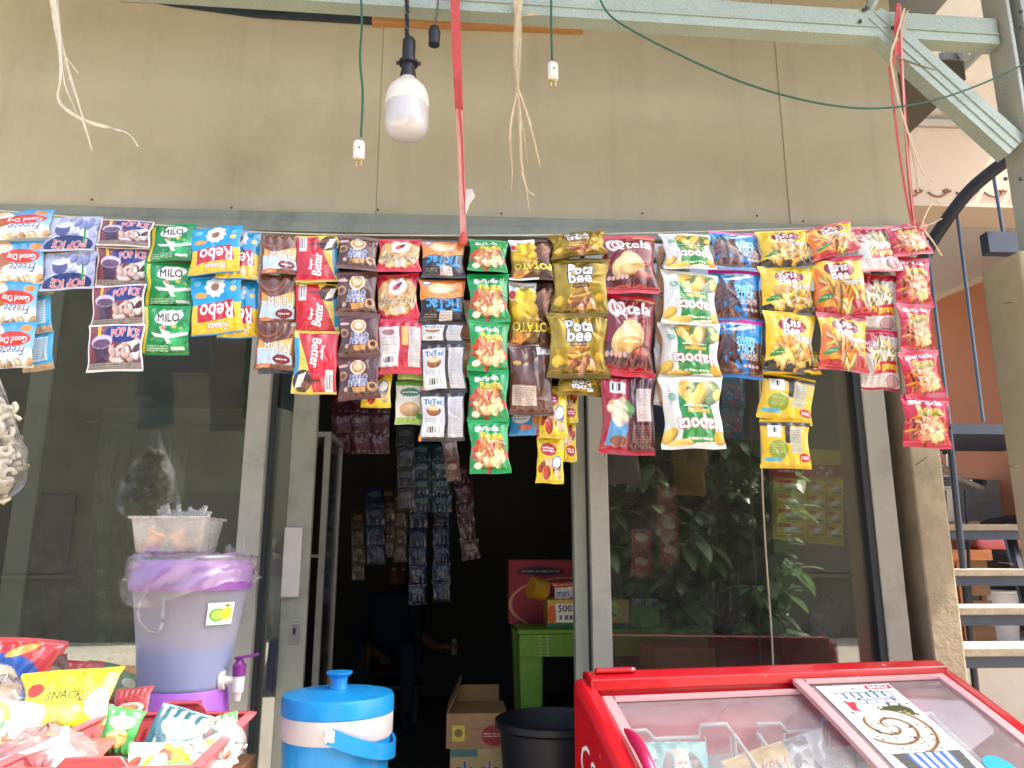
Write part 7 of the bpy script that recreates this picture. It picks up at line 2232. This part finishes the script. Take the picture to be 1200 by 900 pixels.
# stairs
stt = thing('steel_staircase', 'dark steel staircase with pale treads and a curved handrail', 'staircase', (at(1128, 620, 1.0).x, 1.2, 0))
dsteel = M('dark painted steel', '#3a4250', 0.45, 0.2, 0.15, 10)
rust = M('worn dark rail', '#1e1e24', 0.7, 0.0, 0.25, 40, 0.4, 90)
trd = M('pale tread', '#8e8272', 0.8, 0, 0.25, 12, 0.5, 50, stain='#5c5446', stain_amt=0.7, stain_scale=9)
tr_px = [(1088, 1168, 614, 628, 1.35), (1088, 1172, 667, 684, 1.10), (1090, 1178, 712, 733, 0.85), (1092, 1182, 760, 780, 0.62)]
for (xa, xb2, ya, yb2, Y) in tr_px:
    A, B = at(xa, ya, Y), at(xb2, yb2, Y)
    A = Vector((A.x - 0.1, Y, A.z)); 
    x1_ = B.x + 0.5
    MB().box((A.x, Y, A.z - 0.032), (x1_, Y + 0.25, A.z)).build('tread', trd, stt, bevel=0.004)
    MB().box((A.x, Y + 0.012, A.z - 0.075), (x1_, Y + 0.03, A.z - 0.033)).build('tread_angle', dsteel, stt)
A = at(1164, 640, 1.45); Bq = at(1186, 800, 0.6)
MB().tube([(Bq.x + 0.06, 0.35, 0.0), (A.x + 0.16, 1.55, A.z + 0.1)], 0.03, 8).build('stringer', dsteel, stt)
A2 = at(1084, 640, 1.45)
for (px, y0, y1) in ((1107, 575, 775), (1131, 575, 775)):
    a_, b_ = at(px, y0, 1.62), at(px - 3, y1, 1.62)
    MB().tube([a_, Vector((b_.x, 1.62, 0))], 0.009, 8).build('baluster', dsteel, stt)
hr = smoothpath([at(1078, 312, 1.3), at(1092, 284, 1.3), at(1112, 254, 1.25), at(1134, 226, 1.2), at(1156, 206, 1.15), at(1180, 188, 1.1), at(1215, 165, 1.05)], 5)
MB().tube(hr, 0.034, 12).build('handrail', rust, stt, smooth='all')
for (x0_, y0_, x1_, y1_) in ((1086, 282, 1113, 500), (1121, 246, 1152, 494), (1164, 205, 1180, 300)):
    MB().tube([at(x0_, y0_, 1.25), at(x1_, y1_, 1.25)], 0.009, 8).build('baluster', M('blue grey bar', '#5a6a80', 0.4, 0.3), stt)
a_, b_ = at(1112, 497, 1.25), at(1180, 494, 1.25)
MB().box((a_.x, 1.24, a_.z - 0.05), (b_.x, 1.27, a_.z)).build('landing_edge', dsteel, stt)
MB().box((a_.x + 0.02, 1.271, a_.z - 0.03), (b_.x + 0.5, 2.0, a_.z - 0.002)).build('landing', dsteel, stt)
MB().tube([at(1112, 504, 1.25), Vector((at(1115, 610, 1.25).x, 1.25, 0.0))], 0.016, 8).build('post', dsteel, stt)
MB().tube(smoothpath([at(1080, 526, 1.7), at(1098, 542, 1.75), at(1120, 558, 1.85), at(1150, 572, 2.0)], 4), 0.018, 8).build('lower_handrail', M('worn chrome', '#a8b0b4', 0.3, 0.7, 0.3, 40), stt, smooth='all')
bx = at(1160, 286, 1.1)
MB().box((bx.x - 0.02, 1.08, bx.z - 0.05), (bx.x + 0.2, 1.14, bx.z + 0.06)).build('bracket_plate', dsteel, stt)

ZTR = 0.72
ter = MB().box((1.35, 1.85, 0.0), (6.5, 6.0, ZTR)).build('terrace', M('terrace concrete', '#cfc8bc', 0.85, 0, 0.1, 5, 0.3, 50))
tag(ter, 'raised pale concrete terrace behind the stairs', kind='structure')
# low wall and planks, motorbike, trestle bench in the yard
lw = MB().box((at(1085, 566, 3.3).x - 0.3, 3.3, ZTR), (at(1085, 566, 3.3).x + 2.2, 3.42, at(1120, 562, 3.3).z)).build('yard_wall', M('grey block wall', '#8a8a84', 0.85, 0, 0.2, 8, 0.3, 40))
tag(lw, 'low grey block wall in the yard behind the stairs', 'wall')
bnch = thing('trestle_bench', 'orange wooden trestle bench standing behind the stairs', 'bench', (at(1120, 700, 1.95).x, 1.95, ZTR))
ow = M('orange wood', '#c07a48', 0.6, 0, 0.2, 6, 0.2, 60, stretch=(1, 7, 7))
zb_ = at(1120, 644, 1.95).z
bx0_, bx1_ = at(1075, 650, 1.95).x, at(1163, 650, 1.95).x
MB().box((bx0_, 1.95, zb_ - 0.06), (bx1_, 2.3, zb_)).build('top', ow, bnch, bevel=0.004)
for (s_, e_) in (((0.1, 0.55)), ((0.55, 0.1))):
    MB().obox(Vector((bx0_ + (bx1_ - bx0_) * (s_ + e_) / 2, 2.05 + 0.06 * (s_ > 0.3), (zb_ + ZTR) / 2 - 0.03)), Vector(((bx1_ - bx0_) * (e_ - s_) / 2, 0, (zb_ - ZTR) / 2 - 0.03)), (0, 0.02, 0), Vector((0.03, 0, 0))).build('leg', ow, bnch)
MB().obox(Vector((bx1_ - 0.05, 2.2, (zb_ + ZTR) / 2 - 0.03)), (0.03, 0, 0), (0, 0.03, 0), (0, 0, (zb_ - ZTR) / 2 - 0.031)).build('leg', ow, bnch)

def motorbike():
    P = at(1150, 600, 2.75)
    x, y = P.x, 2.75
    t = thing('motorbike', 'parked dark motorbike with chrome handlebar behind the stairs', 'motorbike', (x, y, 0))
    dk = M('motorbike paint', '#23262c', 0.3, 0, 0.1, 10, coat=0.5)
    chm = M('chrome', '#c8ccd0', 0.15, 0.95)
    rub = M('tyre rubber', '#1a1a1a', 0.85)
    redp = M('red fairing', '#b83838', 0.3, 0, 0.05, coat=0.5)
    for wx in (-0.55, 0.62):
        c = Vector((x + wx, y, 0.29))
        w_ = MB()
        n = 40
        pts = [c + Vector((0.25 * math.cos(2 * math.pi * i / n), 0, 0.25 * math.sin(2 * math.pi * i / n))) for i in range(n + 1)]
        wo = w_.tube(pts, 0.04, 10, False).build('wheel', rub, t, smooth='all')
        r_ = MB().tube([p.lerp(c, 0.16) for p in pts], 0.012, 8, False).build('rim', chm, smooth='all')
        adopt(r_, wo)
        sp = MB()
        for k in range(6):
            th = k * math.pi / 3
            sp.tube([c, c + Vector((0.21 * math.cos(th), 0, 0.21 * math.sin(th)))], 0.01, 6)
        so = sp.build('spokes', chm)
        adopt(so, wo)
    MB().tube([(x - 0.55, y - 0.07, 0.29), (x - 0.38, y - 0.07, 0.85)], 0.02, 8).build('fork', chm, t)
    MB().tube([(x - 0.55, y + 0.07, 0.29), (x - 0.38, y + 0.07, 0.85)], 0.02, 8).build('fork', chm, t)
    MB().prism([(x - 0.42, y - 0.1, 0.45), (x - 0.46, y - 0.1, 0.92), (x - 0.3, y - 0.1, 0.98), (x - 0.2, y - 0.1, 0.62), (x + 0.2, y - 0.1, 0.5), (x + 0.5, y - 0.1, 0.66), (x + 0.75, y - 0.1, 0.74), (x + 0.6, y - 0.1, 0.5), (x + 0.3, y - 0.1, 0.32), (x - 0.2, y - 0.1, 0.3)], (0, 0.2, 0)).build('body', dk, t, smooth=True, bevel=0.03, seg=3)
    MB().tube(smoothpath([(x - 0.05, y, 0.66), (x + 0.2, y, 0.70), (x + 0.5, y, 0.74), (x + 0.72, y, 0.80)], 4), [0.07, 0.1, 0.11, 0.11, 0.11, 0.11, 0.11, 0.11, 0.1, 0.1, 0.09, 0.07, 0.05][:13], 12).build('seat', rub, t, smooth='all')
    MB().tube(smoothpath([(x - 0.28, y - 0.36, 1.0), (x - 0.34, y - 0.18, 1.05), (x - 0.38, y, 0.99), (x - 0.34, y + 0.18, 1.05), (x - 0.28, y + 0.36, 1.0)], 5), 0.016, 8).build('handlebar', chm, t, smooth='all')
    for s_ in (-1, 1):
        MB().tube([(x - 0.28, y + s_ * 0.30, 1.01), (x - 0.24, y + s_ * 0.42, 0.99)], 0.022, 8).build('grip', rub, t)
        mo = MB().tube([(x - 0.33, y + s_ * 0.2, 1.05), (x - 0.36, y + s_ * 0.26, 1.2)], 0.006, 6).build('mirror_stalk', chm, t)
        m2 = MB().obox((x - 0.36, y + s_ * 0.28, 1.23), (0.012, 0, 0), (0, 0.06, 0), (0, 0, 0.035)).build('mirror', rub, bevel=0.01)
        adopt(m2, mo)
    MB().lathe([(0.001, -0.08), (0.05, -0.07), (0.075, -0.02), (0.075, 0.03), (0.05, 0.07), (0.001, 0.08)], (x - 0.48, y, 0.88), 18).build('headlight', M('headlight glass', '#d8dce0', 0.1), t, smooth='all')
    MB().tube([(x + 0.1, y - 0.14, 0.28), (x + 0.8, y - 0.16, 0.36)], [0.03, 0.045], 12).build('exhaust', chm, t, smooth=True)
    MB().obox((x - 0.55, y, 0.57), (0.14, 0, 0.02), (0, 0.05, 0), (0, 0, 0.012)).build('mudguard', redp, t, bevel=0.008)
    return t
_mb = motorbike()
_mb.location.z = ZTR + 0.001
pl = MB().obox(at(1100, 610, 2.6), (0.16, 0, 0.0), (0, 0.12, 0), (0, 0, 0.03)).build('red_basin', M('red basin', '#c05a5c', 0.4), bevel=0.02)
pl.location.z = at(1120, 644, 1.95).z + 0.001
pl.location.y = 2.12
tag(pl, 'low red basin on the orange trestle bench', 'basin')
sk_ = MB().lathe([(0.10, 0.0), (0.12, 0.03), (0.11, 0.09), (0.06, 0.13), (0.001, 0.14)], (at(1150, 640, 2.1).x, 2.12, at(1120, 644, 1.95).z + 0.001), 20).build('grey_sack', M('grey sack', '#8a8278', 0.9, 0, 0.2, 20, 0.4, 40), smooth='all')
tag(sk_, 'rounded grey sack lying on the orange trestle bench', 'sack')

for k, (px, py, Y, s_, colr, nm, lb) in enumerate(((1098, 590, 2.45, 0.11, '#b8b4aa', 'paint_bucket', 'pale paint bucket standing on a crate behind the stairs'), (1160, 700, 2.5, 0.16, '#d8d6d0', 'white_bucket', 'white bucket on the terrace under the trestle bench'))):
    P_ = at(px, py, Y)
    zb2 = ZTR + 0.001 if k else at(1098, 612, Y).z
    o = MB().lathe([(s_ * 0.8, 0), (s_, s_ * 1.9), (s_ * 1.06, s_ * 1.92), (s_ * 1.06, s_ * 2.0), (s_ * 0.94, s_ * 2.0), (s_ * 0.75, 0.02), (0.001, 0.02)], (P_.x, Y, zb2), 24).build(nm, M('bucket %d' % k, colr, 0.5, 0, 0.1, 12), smooth=True)
    tag(o, lb, 'bucket')
P_ = at(1098, 640, 2.45)
cr = thing('wooden_crate', 'slatted wooden crate on the terrace carrying a paint bucket', 'crate', (P_.x, 2.45, ZTR))
zc_ = at(1098, 612, 2.45).z - 0.001
nsl = 5
hs = (zc_ - ZTR) / nsl
for k in range(nsl):
    z0_ = ZTR + 0.002 + hs * k
    for sy in (-0.17, 0.155):
        MB().box((P_.x - 0.2, 2.45 + sy, z0_), (P_.x + 0.2, 2.45 + sy + 0.015, z0_ + hs * 0.8)).build('slat', wd, cr)
MB().box((P_.x - 0.2, 2.296, zc_ - 0.02), (P_.x + 0.2, 2.604, zc_)).build('lid_board', wd, cr)
for sx in (-0.18, 0.15):
    for sy in (-0.154, 0.124):
        MB().box((P_.x + sx, 2.45 + sy, ZTR + 0.001), (P_.x + sx + 0.03, 2.45 + sy + 0.03, zc_ - 0.021)).build('corner_post', wd, cr)
